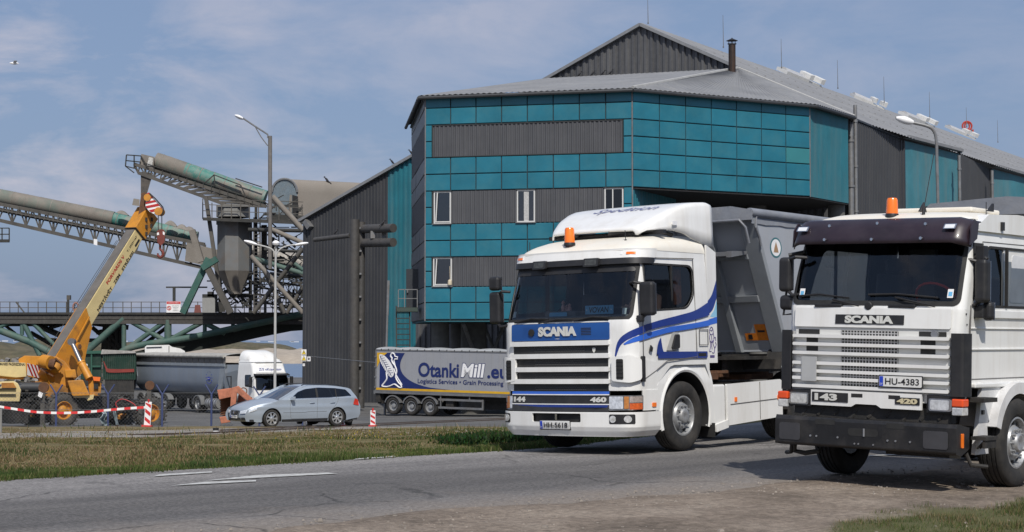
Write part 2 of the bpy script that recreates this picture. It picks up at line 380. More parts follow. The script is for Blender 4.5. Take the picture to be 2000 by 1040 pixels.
def rockmix(t, vec, cols, sc, det=8, pos=(.3, .7), rough=.65):
    n_ = N(t, 'ShaderNodeTexNoise', Scale=sc, Detail=det, Roughness=rough); t.links.new(vec, n_.inputs['Vector'])
    r = N(t, 'ShaderNodeValToRGB'); e = r.color_ramp.elements; e[0].position = pos[0]; e[1].position = pos[1]; e[0].color = (*cols[0], 1); e[1].color = (*cols[-1], 1)
    for i, c in enumerate(cols[1:-1]): k = e.new(pos[0] + (pos[1] - pos[0]) * (i + 1) / (len(cols) - 1)); k.color = (*c, 1)
    t.links.new(n_.outputs['Fac'], r.inputs[0]); return r.outputs[0], n_.outputs['Fac']
def groundmat():
    m = bpy.data.materials.new('ground_soil_gravel_asphalt'); m.use_nodes = True; t = m.node_tree; b = t.nodes['Principled BSDF']; b.inputs['Roughness'].default_value = .95; b.inputs['Specular IOR Level'].default_value = .2
    k = t.links.new; co = N(t, 'ShaderNodeTexCoord').outputs['Object']
    g1, f1 = rockmix(t, co, [(.07, .085, .03), (.13, .12, .05), (.19, .145, .075)], .9)
    dr, _ = rockmix(t, co, [(.10, .085, .04), (.20, .15, .08), (.27, .21, .12)], 2.5)
    gv, f2 = rockmix(t, co, [(.16, .14, .12), (.27, .25, .22), (.40, .37, .33)], 5, 12, (.3, .7), .8)
    ap, _ = rockmix(t, co, [(.085, .085, .088), (.125, .123, .12), (.17, .165, .155)], .35, 10, (.3, .72), .7)
    at = N(t, 'ShaderNodeVertexColor', layer_name='zone'); sp = N(t, 'ShaderNodeSeparateColor'); k(at.outputs[0], sp.inputs[0])
    def mix(fac, a, c):
        q = N(t, 'ShaderNodeMix', data_type='RGBA'); k(fac, q.inputs[0]); k(a, q.inputs[6]); k(c, q.inputs[7]); return q.outputs[2]
    r = mix(sp.outputs[2], g1, dr); r = mix(sp.outputs[0], r, gv); r = mix(sp.outputs[1], r, ap); k(r, b.inputs['Base Color'])
    bn = N(t, 'ShaderNodeTexNoise', Scale=9., Detail=8., Roughness=.75); k(co, bn.inputs['Vector']); bp = N(t, 'ShaderNodeBump', Strength=.7, Distance=.05)
    k(bn.outputs['Fac'], bp.inputs['Height']); k(bp.outputs[0], b.inputs['Normal']); return m
def asphaltmat():
    m = bpy.data.materials.new('road_asphalt'); m.use_nodes = True; t = m.node_tree; b = t.nodes['Principled BSDF']; b.inputs['Specular IOR Level'].default_value = .35
    k = t.links.new; co = N(t, 'ShaderNodeTexCoord').outputs['Object']; sp = N(t, 'ShaderNodeSeparateXYZ'); k(co, sp.inputs[0])
    # lengthwise wear bands
    mp_ = N(t, 'ShaderNodeMapping'); mp_.inputs['Scale'].default_value = (.12, 1.0, 1); k(co, mp_.inputs['Vector'])
    c, f = rockmix(t, mp_.outputs[0], [(.118, .112, .108), (.170, .161, .154), (.212, .20, .188)], .8, 6, (.32, .68))
    rp = N(t, 'ShaderNodeValToRGB'); e = rp.color_ramp.elements; rp.color_ramp.interpolation = 'EASE'
    mr_ = N(t, 'ShaderNodeMapRange'); mr_.inputs['From Min'].default_value = -7.2; mr_.inputs['From Max'].default_value = 0; 
    wob = N(t, 'ShaderNodeTexNoise', Scale=.25, Detail=2.); k(co, wob.inputs['Vector']); ad = N(t, 'ShaderNodeMath', operation='MULTIPLY_ADD'); k(wob.outputs['Fac'], ad.inputs[0]); ad.inputs[1].default_value = 1.6; k(sp.outputs['Y'], ad.inputs[2])
    sb = N(t, 'ShaderNodeMath', operation='SUBTRACT'); k(ad.outputs[0], sb.inputs[0]); sb.inputs[1].default_value = .8
    k(sb.outputs[0], mr_.inputs['Value']); k(mr_.outputs[0], rp.inputs[0])
    e[0].position = 0; e[0].color = (1.05,) * 3 + (1,); e[1].position = 1; e[1].color = (1.22,) * 3 + (1,)
    for q, v in ((.12, .95), (.24, .62), (.40, .58), (.46, .70), (.52, .66), (.62, 1.02), (.75, 1.15)): x = e.new(q); x.color = (v, v, v, 1)
    mx = N(t, 'ShaderNodeMix', data_type='RGBA', blend_type='MULTIPLY'); mx.inputs[0].default_value = 1; k(c, mx.inputs[6]); k(rp.outputs[0], mx.inputs[7])
    # aggregate
    vo = N(t, 'ShaderNodeTexNoise', Scale=20., Detail=6., Roughness=.85); k(co, vo.inputs['Vector']); ra = N(t, 'ShaderNodeMapRange'); ra.inputs['From Min'].default_value = .3; ra.inputs['From Max'].default_value = .7; ra.inputs['To Min'].default_value = .45; ra.inputs['To Max'].default_value = 1.6; k(vo.outputs['Fac'], ra.inputs['Value'])
    m2 = N(t, 'ShaderNodeMix', data_type='RGBA', blend_type='MULTIPLY'); m2.inputs[0].default_value = 1; k(mx.outputs[2], m2.inputs[6]); k(ra.outputs[0], m2.inputs[7])
    # dirt drifting over the near edge
    dn = N(t, 'ShaderNodeTexNoise', Scale=1.1, Detail=8., Roughness=.65); k(co, dn.inputs['Vector']); da = N(t, 'ShaderNodeMath', operation='MULTIPLY_ADD'); k(dn.outputs['Fac'], da.inputs[0]); da.inputs[1].default_value = 3.2; k(sp.outputs['Y'], da.inputs[2])
    dm = N(t, 'ShaderNodeMapRange'); dm.inputs['From Min'].default_value = -3.9; dm.inputs['From Max'].default_value = -6.1; k(da.outputs[0], dm.inputs['Value'])
    m3 = N(t, 'ShaderNodeMix', data_type='RGBA'); k(dm.outputs[0], m3.inputs[0]); k(m2.outputs[2], m3.inputs[6]); m3.inputs[7].default_value = (.205, .172, .14, 1)
    m4 = N(t, 'ShaderNodeMix', data_type='RGBA', blend_type='MULTIPLY'); m4.inputs[0].default_value = .6; k(m3.outputs[2], m4.inputs[6]); k(ra.outputs[0], m4.inputs[7])
    dv = N(t, 'ShaderNodeTexNoise', Scale=1.6, Detail=4.); k(co, dv.inputs['Vector']); av = N(t, 'ShaderNodeMix', data_type='RGBA'); av.inputs[0].default_value = .35; k(co, av.inputs[6]); k(dv.outputs['Color'], av.inputs[7])
    cv = N(t, 'ShaderNodeTexVoronoi', Scale=.75); cv.feature = 'DISTANCE_TO_EDGE'; k(av.outputs[2], cv.inputs['Vector']); cr_ = N(t, 'ShaderNodeMapRange'); cr_.inputs['From Min'].default_value = .004; cr_.inputs['From Max'].default_value = .016; cr_.inputs['To Min'].default_value = .45; k(cv.outputs['Distance'], cr_.inputs['Value'])
    ck = N(t, 'ShaderNodeTexNoise', Scale=.35, Detail=2.); k(co, ck.inputs['Vector']); cm_ = N(t, 'ShaderNodeMapRange'); cm_.inputs['From Min'].default_value = .48; cm_.inputs['From Max'].default_value = .56; k(ck.outputs['Fac'], cm_.inputs['Value'])
    m5 = N(t, 'ShaderNodeMix', data_type='RGBA', blend_type='MULTIPLY'); k(cm_.outputs[0], m5.inputs[0]); k(m4.outputs[2], m5.inputs[6]); k(cr_.outputs[0], m5.inputs[7])
    k(m5.outputs[2], b.inputs['Base Color']); b.inputs['Roughness'].default_value = .85
    bp = N(t, 'ShaderNodeBump', Strength=.5, Distance=.008); k(vo.outputs['Fac'], bp.inputs['Height']); k(bp.outputs[0], b.inputs['Normal']); return m
def dirtmat():
    m = bpy.data.materials.new('verge_dirt'); m.use_nodes = True; t = m.node_tree; b = t.nodes['Principled BSDF']; b.inputs['Roughness'].default_value = .95; b.inputs['Specular IOR Level'].default_value = .2
    k = t.links.new; co = N(t, 'ShaderNodeTexCoord').outputs['Object']
    c, f = rockmix(t, co, [(.11, .09, .072), (.20, .163, .130), (.28, .235, .19)], .8, 9, (.3, .7), .68)
    vo = N(t, 'ShaderNodeTexNoise', Scale=11., Detail=9., Roughness=.85); k(co, vo.inputs['Vector']); ra = N(t, 'ShaderNodeMapRange'); ra.inputs['From Min'].default_value = .3; ra.inputs['From Max'].default_value = .7; ra.inputs['To Min'].default_value = .35; ra.inputs['To Max'].default_value = 1.7; k(vo.outputs['Fac'], ra.inputs['Value'])
    m2 = N(t, 'ShaderNodeMix', data_type='RGBA', blend_type='MULTIPLY'); m2.inputs[0].default_value = 1; k(c, m2.inputs[6]); k(ra.outputs[0], m2.inputs[7])
    at = N(t, 'ShaderNodeVertexColor', layer_name='zone'); sp = N(t, 'ShaderNodeSeparateColor'); k(at.outputs[0], sp.inputs[0])
    q = N(t, 'ShaderNodeMix', data_type='RGBA'); k(sp.outputs[0], q.inputs[0]); k(m2.outputs[2], q.inputs[6]); q.inputs[7].default_value = (.10, .10, .045, 1)
    k(q.outputs[2], b.inputs['Base Color']); bp = N(t, 'ShaderNodeBump', Strength=.9, Distance=.03)
    b2 = N(t, 'ShaderNodeTexNoise', Scale=7., Detail=9., Roughness=.7); k(co, b2.inputs['Vector']); k(b2.outputs['Fac'], bp.inputs['Height']); k(bp.outputs[0], b.inputs['Normal']); return m

fr = lambda a, b, s: list(np.arange(a, b + 1e-6, s))
ys = fr(6, 18, 2) + fr(18.5, 66, .5) + fr(68, 150, 3) + fr(156, 260, 8)
xs = fr(-200, -64, 16) + fr(-60, -24, 4) + fr(-22, 16, .5) + fr(18, 60, 3) + fr(70, 230, 16)
def fz(x, y):
    p, q = pq(x, y); b = .02 * nse(x, y, 1.7) + .035 * nse(x, y, .5, 3)
    return Z(x, y) + (-.07 if q < .25 else b * ss(q))
ground = gridmesh('ground', xs, ys, fz, groundmat(), zone)
# road and verge live in road-aligned coordinates
RZ = math.atan2(RD.y, RD.x)
def rl(p, q): return RD.x * p + RN.x * q, 27.3 + RD.y * p + RN.y * q
def qlim(p): return .35 * max(0, p - 1.0)
def road_v(p, t):
    q = -7.6 + t * (7.6 + qlim(p)); x, y = rl(p, q); return (p, q, Z(x, y) + .004 * nse(p, q, .9))
def pqgrid(name, fv, ps, ts, material, attr=None):
    rows = [[fv(p, t) for p in ps] for t in ts]; m = len(ps); fs = [(i * m + j, i * m + j + 1, (i + 1) * m + j + 1, (i + 1) * m + j) for i in range(len(ts) - 1) for j in range(m - 1)]
    me = bpy.data.meshes.new(name); me.from_pydata([v for r in rows for v in r], [], fs); me.polygons.foreach_set('use_smooth', [True] * len(fs)); me.materials.append(material)
    if attr: a = me.color_attributes.new('zone', 'FLOAT_COLOR', 'POINT'); a.data.foreach_set('color', [c for r in rows for v in r for c in attr(v)])
    o = bpy.data.objects.new(name, me); COL.objects.link(o); o.location = (0, 27.3, 0); o.rotation_euler.z = RZ; return tag(o, kind='structure')
road = pqgrid('road', road_v, fr(-60, -26, 2) + fr(-25, 25, .5) + fr(27, 110, 3), fr(0, 1, .05), asphaltmat())
def ingrass(x, y):
    u, v = proj((x, y, Z(x, y))); e = float(np.interp(u, [1560, 1640, 1700, 1850, 2000, 2400], [1075, 1022, 1004, 996, 976, 950]))
    return ss((v - e + 16 * nse(x, y, 1.5) + 8 * nse(x, y, 5, 1)) / 14) if u > 1500 else 0.
def verge_v(p, q):
    x, y = rl(p, q); e = -6.95 + .45 * nse(p, q, .45) + .25 * nse(p, q, 1.6, 4)
    lip = .022 * ss((e - q) / .35) - .03 * ss((q - e) / .25 + .5)
    rut = -.05 * math.exp(-((q + 8.5) / .35) ** 2) * ss((p - 1.5) / 2)
    return (p, q, Z(x, y) + lip + (.02 * nse(p, q, 1.1, 1) + .012 * nse(p, q, 3.5, 2)) * ss((e - q) / .6) + rut * .5)
def va(v):
    x, y = rl(v[0], v[1]); g = ingrass(x, y); return (g, 0, 0, 1)
verge = pqgrid('dirt_verge', verge_v, fr(-60, -22, 2) + fr(-20, 16, .22) + fr(18, 60, 3), fr(-60, -20, 2.5) + fr(-18.5, -5.9, .16), dirtmat(), va)

# painted markings
mk = mat('worn_road_paint', (.52, .52, .50), .8, var=.25, vs=9, dirt=(.17, .16, .15), damt=.85, ds=7)
def marking(name, quad):
    pts = [G(*c) for c in quad]; rows = []
    for i in range(13):
        t = i / 12; a = pts[0].lerp(pts[1], t); b = pts[3].lerp(pts[2], t); rows.append([V(v.x, v.y, Z(v.x, v.y) + .010) for v in (a, a.lerp(b, .5), b)])
    m = MB(); m.grid(rows); return tag(m.build(name, mk), kind='structure')
marking('lane_marking', [(298, 932.5), (414, 925), (414, 922.3), (312, 928.5)])
marking('lane_marking', [(690, 899.6), (772, 894), (770, 891.8), (700, 896.4)])
marking('lane_arrow_marking', [(334, 950.5), (500, 942.5), (500, 939.5), (400, 943)])
marking('lane_arrow_marking', [(400, 940.6), (660, 927), (640, 924.8), (500, 930)])
marking('lane_marking', [(1695, 893), (1785, 888), (1785, 886.5), (1700, 891)])

# ------------------------------------------------------------------ grass
def grassmat():
    m = bpy.data.materials.new('grass_blades'); m.use_nodes = True; t = m.node_tree; b = t.nodes['Principled BSDF']; b.inputs['Roughness'].default_value = .7; b.inputs['Specular IOR Level'].default_value = .15
    at = N(t, 'ShaderNodeVertexColor', layer_name='col'); t.links.new(at.outputs[0], b.inputs['Base Color'])
    tl = N(t, 'ShaderNodeBsdfTranslucent'); t.links.new(at.outputs[0], tl.inputs[0]); ms = N(t, 'ShaderNodeMixShader'); ms.inputs[0].default_value = .3
    o = t.nodes['Material Output']; t.links.new(b.outputs[0], ms.inputs[1]); t.links.new(tl.outputs[0], ms.inputs[2]); t.links.new(ms.outputs[0], o.inputs[0]); return m
gm = grassmat()
def blades(name, pts, label, cat='grass'):
    """pts: x, y, z, height, width, colour"""
    n = len(pts); vs = np.zeros((n, 3, 3)); cs = np.zeros((n, 3, 4)); cs[:, :, 3] = 1
    for i, (x, y, z, h, w_, c) in enumerate(pts):
        a = rng.uniform(0, 6.28); dx, dy = math.cos(a) * w_, math.sin(a) * w_; lx, ly = rng.normal(0, h * .35, 2)
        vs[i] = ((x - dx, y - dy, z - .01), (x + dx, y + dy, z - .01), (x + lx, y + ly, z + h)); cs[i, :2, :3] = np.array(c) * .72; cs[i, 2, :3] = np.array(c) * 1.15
    me = bpy.data.meshes.new(name); me.vertices.add(n * 3); me.vertices.foreach_set('co', vs.ravel()); me.loops.add(n * 3); me.loops.foreach_set('vertex_index', np.arange(n * 3))
    me.polygons.add(n); me.polygons.foreach_set('loop_start', np.arange(n) * 3); me.update(calc_edges=True); me.validate()
    a = me.color_attributes.new('col', 'FLOAT_COLOR', 'POINT'); a.data.foreach_set('color', cs.ravel()); me.materials.append(gm)
    o = bpy.data.objects.new(name, me); COL.objects.link(o); return tag(o, label, cat, kind='stuff')
GREEN = [(.065, .10, .026), (.09, .125, .034), (.05, .08, .022), (.11, .125, .04)]; DRY = [(.24, .185, .095), (.19, .135, .07), (.31, .25, .14), (.13, .09, .05)]
pts = []; cnt = 0
while cnt < 330000 and len(pts) < 150000:
    cnt += 1; D = 20 + 36 * rng.random() ** 1.5; x = rng.uniform(-.32, .09) * D; p, q = pq(x, D)
    if q < -.16 + .2 * nse(x, D, 3.1, 6) or D > 64 or (q < 0 and rng.random() < .5): continue
    gr, asp, dry = zone(x, D)
    if rng.random() < max(gr * .85, asp * .97): continue
    cl = nse(x, D, 1.1, 9); tall = max(.35, 1 + 1.3 * cl)
    edge = math.exp(-max(0, q) / 1.2)
    isdry = rng.random() < dry * .82 + .08
    c = DRY[rng.integers(4)] if isdry else GREEN[rng.integers(4)]
    if nse(x, D, .9, 12) > .38 and not isdry: c = (.05, .085, .025); tall *= 1.5
    k = .8 + .5 * rng.random(); h = (.12 + .10 * rng.random()) if rng.random() < .005 else (.028 + .055 * edge) * tall * k * (1.0 if q > .1 else .5) * (1 - .62 * ss((D - 27) / 18)); pts.append((x, D, Z(x, D), h, (.006 + .006 * rng.random()) * (D / 26), tuple(v * k for v in c)))
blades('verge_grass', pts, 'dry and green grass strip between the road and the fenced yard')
pts = []
for i in range(52000):
    D = 12.5 + 9 * rng.random(); x = rng.uniform(.16, .36) * D; g = ingrass(x, D)
    cl = nse(x, D, 2.2, 3)
    if rng.random() > g or (cl < -.12 and rng.random() < .75): continue
    c = DRY[rng.integers(4)] if rng.random() < .30 + .5 * nse(x, D, 1.2, 8) else GREEN[rng.integers(4)]; k = .75 + .5 * rng.random()
    pts.append((x, D, Z(x, D) + .01, .045 * (1 + 1.3 * max(0, cl)) * k, .004, tuple(v * k for v in c)))
blades('roadside_grass', pts, 'patchy low grass on the dirt shoulder in the near right corner')
# a leafy weed clump by the truck, and yellow flowers
pts = []
for cx, cy, s in [(905, 868, .22), (945, 864, .28), (985, 861, .3), (1010, 862, .35)]:
    c = G(cx, cy)
    for i in range(700):
        dx, dy = rng.normal(0, s, 2); x, y = c.x + dx * 1.0, c.y + dy * 1.0
        pts.append((x, y, Z(x, y) + rng.uniform(0, .13), .055, .028, tuple(v * (.6 + .8 * rng.random()) for v in (.035, .07, .022))))
blades('weeds', pts, 'dark leafy weeds at the road edge beside the blue striped truck', 'weeds')
pts = []
for i in range(90):
    u = rng.choice([rng.normal(715, 30), rng.normal(760, 22), rng.uniform(560, 960), rng.uniform(100, 560)]); c = G(u, rng.normal(856, 6)); pts.append((c.x, c.y, c.z + rng.uniform(.03, .07), .02, .009, (.62, .48, .03)))
blades('wild_flowers', pts, 'tiny yellow wild flowers dotted through the dry grass', 'flowers')
# small stones on the dirt and gravel
m = MB()
for i in range(3000):
    if i < 2500:
        p = rng.uniform(-14, 8); q = -6.8 - abs(rng.normal(0, 2.6)); x, y = rl(p, q); s = rng.uniform(.006, .028)
        if i % 70 == 0: s = .05
    else:
        c = G(rng.uniform(0, 1000), rng.uniform(838, 854)); x, y = c.x, c.y; s = rng.uniform(.01, .03)
    m.box((x, y, Z(x, y) + .02), (s, s * rng.uniform(.6, 1.3), s * .6), rng.uniform(0, 3), taper=.6)
tag(m.build('gravel_stones', mat('stones', (.25, .22, .19), .9, var=.35, vs=2)), 'loose pale stones scattered over dirt shoulder and gravel track', 'stones', kind='stuff')

# ------------------------------------------------------------------ sea and far shore
def seamat():
    m = bpy.data.materials.new('sea'); m.use_nodes = True; t = m.node_tree; b = t.nodes['Principled BSDF']; b.inputs['Base Color'].default_value = (.10, .16, .25, 1); b.inputs['Roughness'].default_value = .28
    co = N(t, 'ShaderNodeTexCoord').outputs['Object']; n_ = N(t, 'ShaderNodeTexNoise', Scale=.25, Detail=8.); t.links.new(co, n_.inputs['Vector']); bp = N(t, 'ShaderNodeBump', Strength=.5, Distance=.6); t.links.new(n_.outputs['Fac'], bp.inputs['Height']); t.links.new(bp.outputs[0], b.inputs['Normal']); return m
m = MB(); m.add([(-9000, 245, -4.0), (9000, 245, -4.0), (20000, 30000, -4.0), (-20000, 30000, -4.0)], [(0, 1, 2, 3)]); tag(m.build('sea', seamat()), kind='structure')
def mound(name, x0, x1, y0, wid, top, base, material, label=None, cat=None, kind='structure', amp=.3, nx=60, ny=10, fq=.15):
    rows = []
    for j in range(ny + 1):
        t = j / ny; row = []
        for i in range(nx + 1):
            s = i / nx; x = x0 + (x1 - x0) * s; e = min(1, min(s, 1 - s) * 8); h = math.sin(math.pi * t) ** .6 * ss(e)
            row.append(V(x, y0 + wid * t, base + (top - base) * h * (1 + amp * nse(x, t * 9, fq)) + amp * .6 * h * nse(x, t * 20, fq * 6, 2)))
        rows.append(row)
    g_ = MB(); g_.grid(rows); return tag(g_.build(name, material), label, cat, kind=kind)
bushm = mat('scrub', (.065, .075, .035), .95, var=.5, vs=.6, bump=1., bs=3, dirt=(.16, .13, .07), damt=.7, ds=.4)
dikem = mat('dry_dike_grass', (.10, .085, .05), .95, var=.4, vs=.5, bump=.8, bs=3, dirt=(.04, .05, .025), damt=.9, ds=.35)
sandm = mat('pale_sand', (.36, .31, .25), .95, var=.2, vs=.4, bump=.5, bs=2)
mound('dike', -150, -40, 206, 26, 1.15, -3.6, dikem)
mound('far_land', -170, -10, 520, 60, -1.2, -4.2, sandm, amp=.5)
mound('far_scrub', -70, -20, 560, 40, .6, -4, bushm, amp=.5, fq=.08)
mound('shingle_bank', -95, 0, 420, 40, -1.6, -4.2, sandm, amp=.4)
mound('far_dunes', -190, -70, 600, 50, 1.2, -4, dikem, amp=.5, fq=.05)
m = MB()
for i in range(1100):
    x = rng.uniform(-75, -38); y = rng.uniform(198, 207); z = -3.1 + (y - 198) / 9 * 2.5; s = rng.uniform(.2, .5)
    m.box((x, y, z), (s, s, s * .8), rng.uniform(0, 3), M=Matrix.Rotation(rng.uniform(0, 3), 4, Vector(rng.normal(0, 1, 3)).normalized()))
tag(m.build('rock_armour', mat('pale_rock', (.20, .19, .18), .9, var=.4, vs=1)), 'bank of pale grey boulders below the dike behind the crane', 'rocks', kind='stuff')
m = MB(); whites = []
for i in range(46):
    x = rng.uniform(-1200, -400); y = 4000; m.box((x * 1.3 + 300, y, -2 + rng.uniform(0, 3)), (rng.uniform(4, 20), 3, rng.uniform(1.5, 4)))
tag(m.build('far_harbour', mat('far_harbour_white', (.5, .52, .55), .8)), 'row of tiny pale harbour buildings on the sea horizon', 'harbour', kind='stuff')
# ------------------------------------------------------------------ vehicles: shared pieces
def cabmap(tab):
    zs = [r[0] for r in tab]; T = [[r[i] for r in tab] for i in range(1, 5)]
    def par(z): return [float(np.interp(z, zs, c)) for c in T]
    def S(s, z, off=0.):
        w_, yf, r, bow = par(z); a = w_ - r; sg = 1 if s >= 0 else -1; t = abs(s)
        if t <= a: x, y = t, yf + bow * (t / a) ** 2; sl = 2 * bow * t / a / a; l = math.hypot(1, sl); nx, ny = sl / l, -1 / l
        elif t <= a + r * math.pi / 2: g = (t - a) / r; x, y = a + r * math.sin(g), yf + bow + r * (1 - math.cos(g)); nx, ny = math.sin(g), -math.cos(g)
        else: x, y = w_, yf + bow + r + (t - a - r * math.pi / 2); nx, ny = 1, 0
        return Vector((sg * (x + nx * off), y + ny * off, z))
    def side(y, z, sg=1):
        """(y, z) on the flank -> s"""
        w_, yf, r, bow = par(z); return sg * (y - (yf + bow + r) + (w_ - r) + r * math.pi / 2)
    def sp(pts, sg=1, n=4):
        """polygon given in (y, z) on the flank, edges subdivided"""
        out = []
        for i in range(len(pts)):
            a, b = pts[i], pts[(i + 1) % len(pts)]; k = max(1, int(math.hypot(a[0] - b[0], a[1] - b[1]) / .12))
            for j in range(k): t = j / k; y, z = a[0] + (b[0] - a[0]) * t, a[1] + (b[1] - a[1]) * t; out.append((side(y, z, sg), z))
        return out
    S.side = side; S.sp = sp; return S
def flank(x):
    """flat frame on the visible side: a = y, b = z"""
    return (lambda a, b, off=0.: Vector((x + off, a, b))) if x > 0 else (lambda a, b, off=0.: Vector((x - off, a, b)))
def front(y): return lambda a, b, off=0.: Vector((a, y - off, b))
def make_wheel(parent, x, y, z, R_=.52, wd=.30, side=1, rear=False, rm=None, steer=0., holes=8, n=40, name='wheel'):
    t = MB(); h = wd / 2; pr = [(-h * .72, R_ * .57), (-h * .96, R_ * .66), (-h, R_ * .82), (-h * .92, R_ * .94), (-h * .78, R_ * .985)]
    for k in (-.5, -.18, .18, .5): pr += [(h * (k - .06), R_), (h * (k - .045), R_ * .975), (h * (k + .045), R_ * .975), (h * (k + .06), R_)]
    pr += [(h * .78, R_ * .985), (h * .92, R_ * .94), (h, R_ * .82), (h * .96, R_ * .66), (h * .72, R_ * .57)]
    t.lathe(pr, (0, 0, 0), n=n)
    o = t.build(name, tyrem, parent); o.location = (x, y, z); o.rotation_euler.z = steer
    r = MB(); s = side; q = R_ * .57; H0 = h * .80
    if rear: prof = [(H0, q * 1.02), (H0, q * .93), (H0 * .85, q * .90), (-h * .05, q * .84), (-h * .15, q * .62), (-h * .12, q * .5), (h * .3, q * .42), (h * .55, q * .38), (h * .62, q * .1), (h * .62, 0.001)]
    else: prof = [(H0, q * 1.02), (H0 * 1.02, q * .95), (H0 * .88, q * .91), (h * .35, q * .86), (h * .42, q * .72), (h * .72, q * .62), (h * .78, q * .5), (h * .74, q * .40), (h * 1.0, q * .36), (h * 1.08, q * .30), (h * 1.05, q * .12), (h * 1.0, .001)]
    r.lathe([(a * s, b) for a, b in prof], (0, 0, 0), n=n)
    r.lathe([(-h * .7 * s, q * .9), (-h * .2 * s, .01)], (0, 0, 0), n=16)
    k = 10; rr = q * .52
    for i in range(k):
        a = 2 * math.pi * i / k; c = (0, rr * math.cos(a), rr * math.sin(a)); x0 = (-.1 if rear else .72) * h
        r.cyl(V(x0 * s, c[1], c[2]), V((x0 + .30 * h) * s, c[1], c[2]), q * .055, n=6, smooth=False)
    rim = r.build('rim', rm or rimm, o)
    if holes:
        d = MB()
        for i in range(holes):
            a = 2 * math.pi * (i + .5) / holes; yy, zz = q * .76 * math.cos(a), q * .76 * math.sin(a); xo = (.0 if rear else .41) * h
            d.cyl(V((xo - .1 * h) * s, yy, zz), V((xo + .10 * h) * s, yy * .98, zz * .98), q * .085, n=10)
        d.build('vent_holes', blackr, rim)
    return o
def dual(parent, x, y, z, **k):
    """twin rear wheels"""
    s = 1 if x > 0 else -1
    make_wheel(parent, x, y, z, side=s, rear=True, **k); k['holes'] = 0; make_wheel(parent, x - s * .32, y, z, side=s, rear=True, **k)
def beacon(parent, x, y, z, r=.075, h=.19):
    m = MB(); m.lathe([(0, r * 1.05), (.04, r * 1.05), (.05, r)], (x, y, z), ax='z', n=16); b = m.build('beacon_base', blackp, parent)
    m = MB(); m.lathe([(.05, r * .96), (h * .9, r * .86), (h, r * .7), (h, .001)], (x, y, z), ax='z', n=20); m.build('beacon_light', orange, b)
    m = MB(); m.cyl((x, y, z + .05), (x, y, z + h * .8), r * .4); m.build('lamp_bulb', redl, b)
def plate(parent, S, a, b, txt, wd=.52, ht=.115, rot=0):
    o = sheet('number_plate', rrect(a - wd / 2, a + wd / 2, b - ht / 2, b + ht / 2, .012), S, platem, parent, off=.0, thick=.012)
    sheet('plate_frame', rrect(a - wd / 2 - .012, a + wd / 2 + .012, b - ht / 2 - .012, b + ht / 2 + .012, .012), S, blackp, o, off=-.004, thick=.008)
    sheet('plate_band', rrect(a - wd / 2 + .004, a - wd / 2 + .05, b - ht / 2 + .004, b + ht / 2 - .004, .004), S, eublue, o, off=.0135)
    lettering('plate_text', 'LV', S, a - wd / 2 + .027, b - ht * .25, .028, .022, whitep, o, off=.015, bold=.01)
    lettering('plate_text', txt, S, a + .022, b, wd * .80, ht * .62, ink, o, bold=.016, off=.0135); return o
def wiper(parent, pts, S, name='wiper'):
    m = MB(); p = [S(*q) for q in pts]; m.tube(p, .012, 6)
    return m.build(name, blackp, parent)
def mudguard(parent, x0, x1, y, z, R0, a0=-10, a1=190, mat_=None, th=.03, lipd=.04, name='mudguard'):
    m = MB(); outer = []; n = 22
    for i in range(n + 1):
        a = R(a0 + (a1 - a0) * i / n); c, s = math.cos(a), math.sin(a)
        outer.append([V(x0, y + R0 * c, z + R0 * s), V(x0, y + (R0 + th) * c, z + (R0 + th) * s), V(x1, y + (R0 + th) * c, z + (R0 + th) * s), V(x1, y + (R0 + th - lipd - th) * c, z + (R0 - lipd) * s), V(x1 - .02 * (1 if x1 > x0 else -1), y + (R0 - lipd) * c, z + (R0 - lipd) * s), V(x1 - .02 * (1 if x1 > x0 else -1), y + R0 * c, z + R0 * s)])
    m.grid(outer, closed=True); return m.build(name, mat_ or blackp, parent)
def steering(parent, x, y, z, r=.23, material=None, tilt=25):
    m = MB(); pts = []; ti = R(tilt)
    for i in range(21):
        a = 2 * math.pi * i / 20; pts.append(V(x + r * math.cos(a), y - r * math.sin(a) * math.cos(ti), z + r * math.sin(a) * math.sin(ti)))
    m.tube(pts, .016, 8); o = m.build('steering_wheel', material or blackp, parent)
    m = MB(); m.tube([V(x, y, z), V(x, y - .25, z - .35)], .03); m.bar(pts[0], pts[10], .03); m.build('steering_column', blackp, o); return o
def seat(parent, x, y, z, material=None):
    m = MB(); m.box((x, y, z), (.5, .5, .16)); m.box((x, y + .27, z + .38), (.48, .14, .7), M=Matrix.Rotation(R(-8), 4, 'X')); m.box((x, y + .33, z + .82), (.28, .1, .2)); return m.build('seat', material or inter, parent, bevel=.05)

# =================================================================== the blue-striped tractor unit
PA = P(1338, 881, 26.3); a_ = R(-39)
Tx, Ty = PA.x - 1.22 * math.cos(a_), PA.y - 1.22 * math.sin(a_)
def seat_truck(x, y, a):
    zn, zf = [Z(x + sg * 1.08 * math.cos(a), y + sg * 1.08 * math.sin(a)) + .015 for sg in (1, -1)]
    return (x, y, (zn + zf) / 2), math.atan2(zf - zn, 2.16)
L1_, ry1 = seat_truck(Tx, Ty, a_)
T1 = thing('tractor_truck', 'white tractor truck with dark and bright blue side stripes and a tall roof spoiler', 'truck', L1_, a_, ry=ry1)
tab = [(.85, 1.235, -1.42, .24, .06), (1.05, 1.24, -1.42, .24, .06), (1.90, 1.245, -1.42, .24, .06), (2.02, 1.24, -1.40, .25, .06), (2.4, 1.225, -1.30, .25, .06), (2.80, 1.20, -1.19, .26, .06), (2.90, 1.19, -1.17, .26, .06), (3.02, 1.185, -1.13, .27, .06)]
S = cabmap(tab); CA = [x * .08 for x in range(-46, 47)]; CB = [.95, 1.2, 1.5, 1.8, 1.9, 2.02, 2.15, 2.3, 2.4, 2.55, 2.7, 2.8, 2.9]
YB = .70
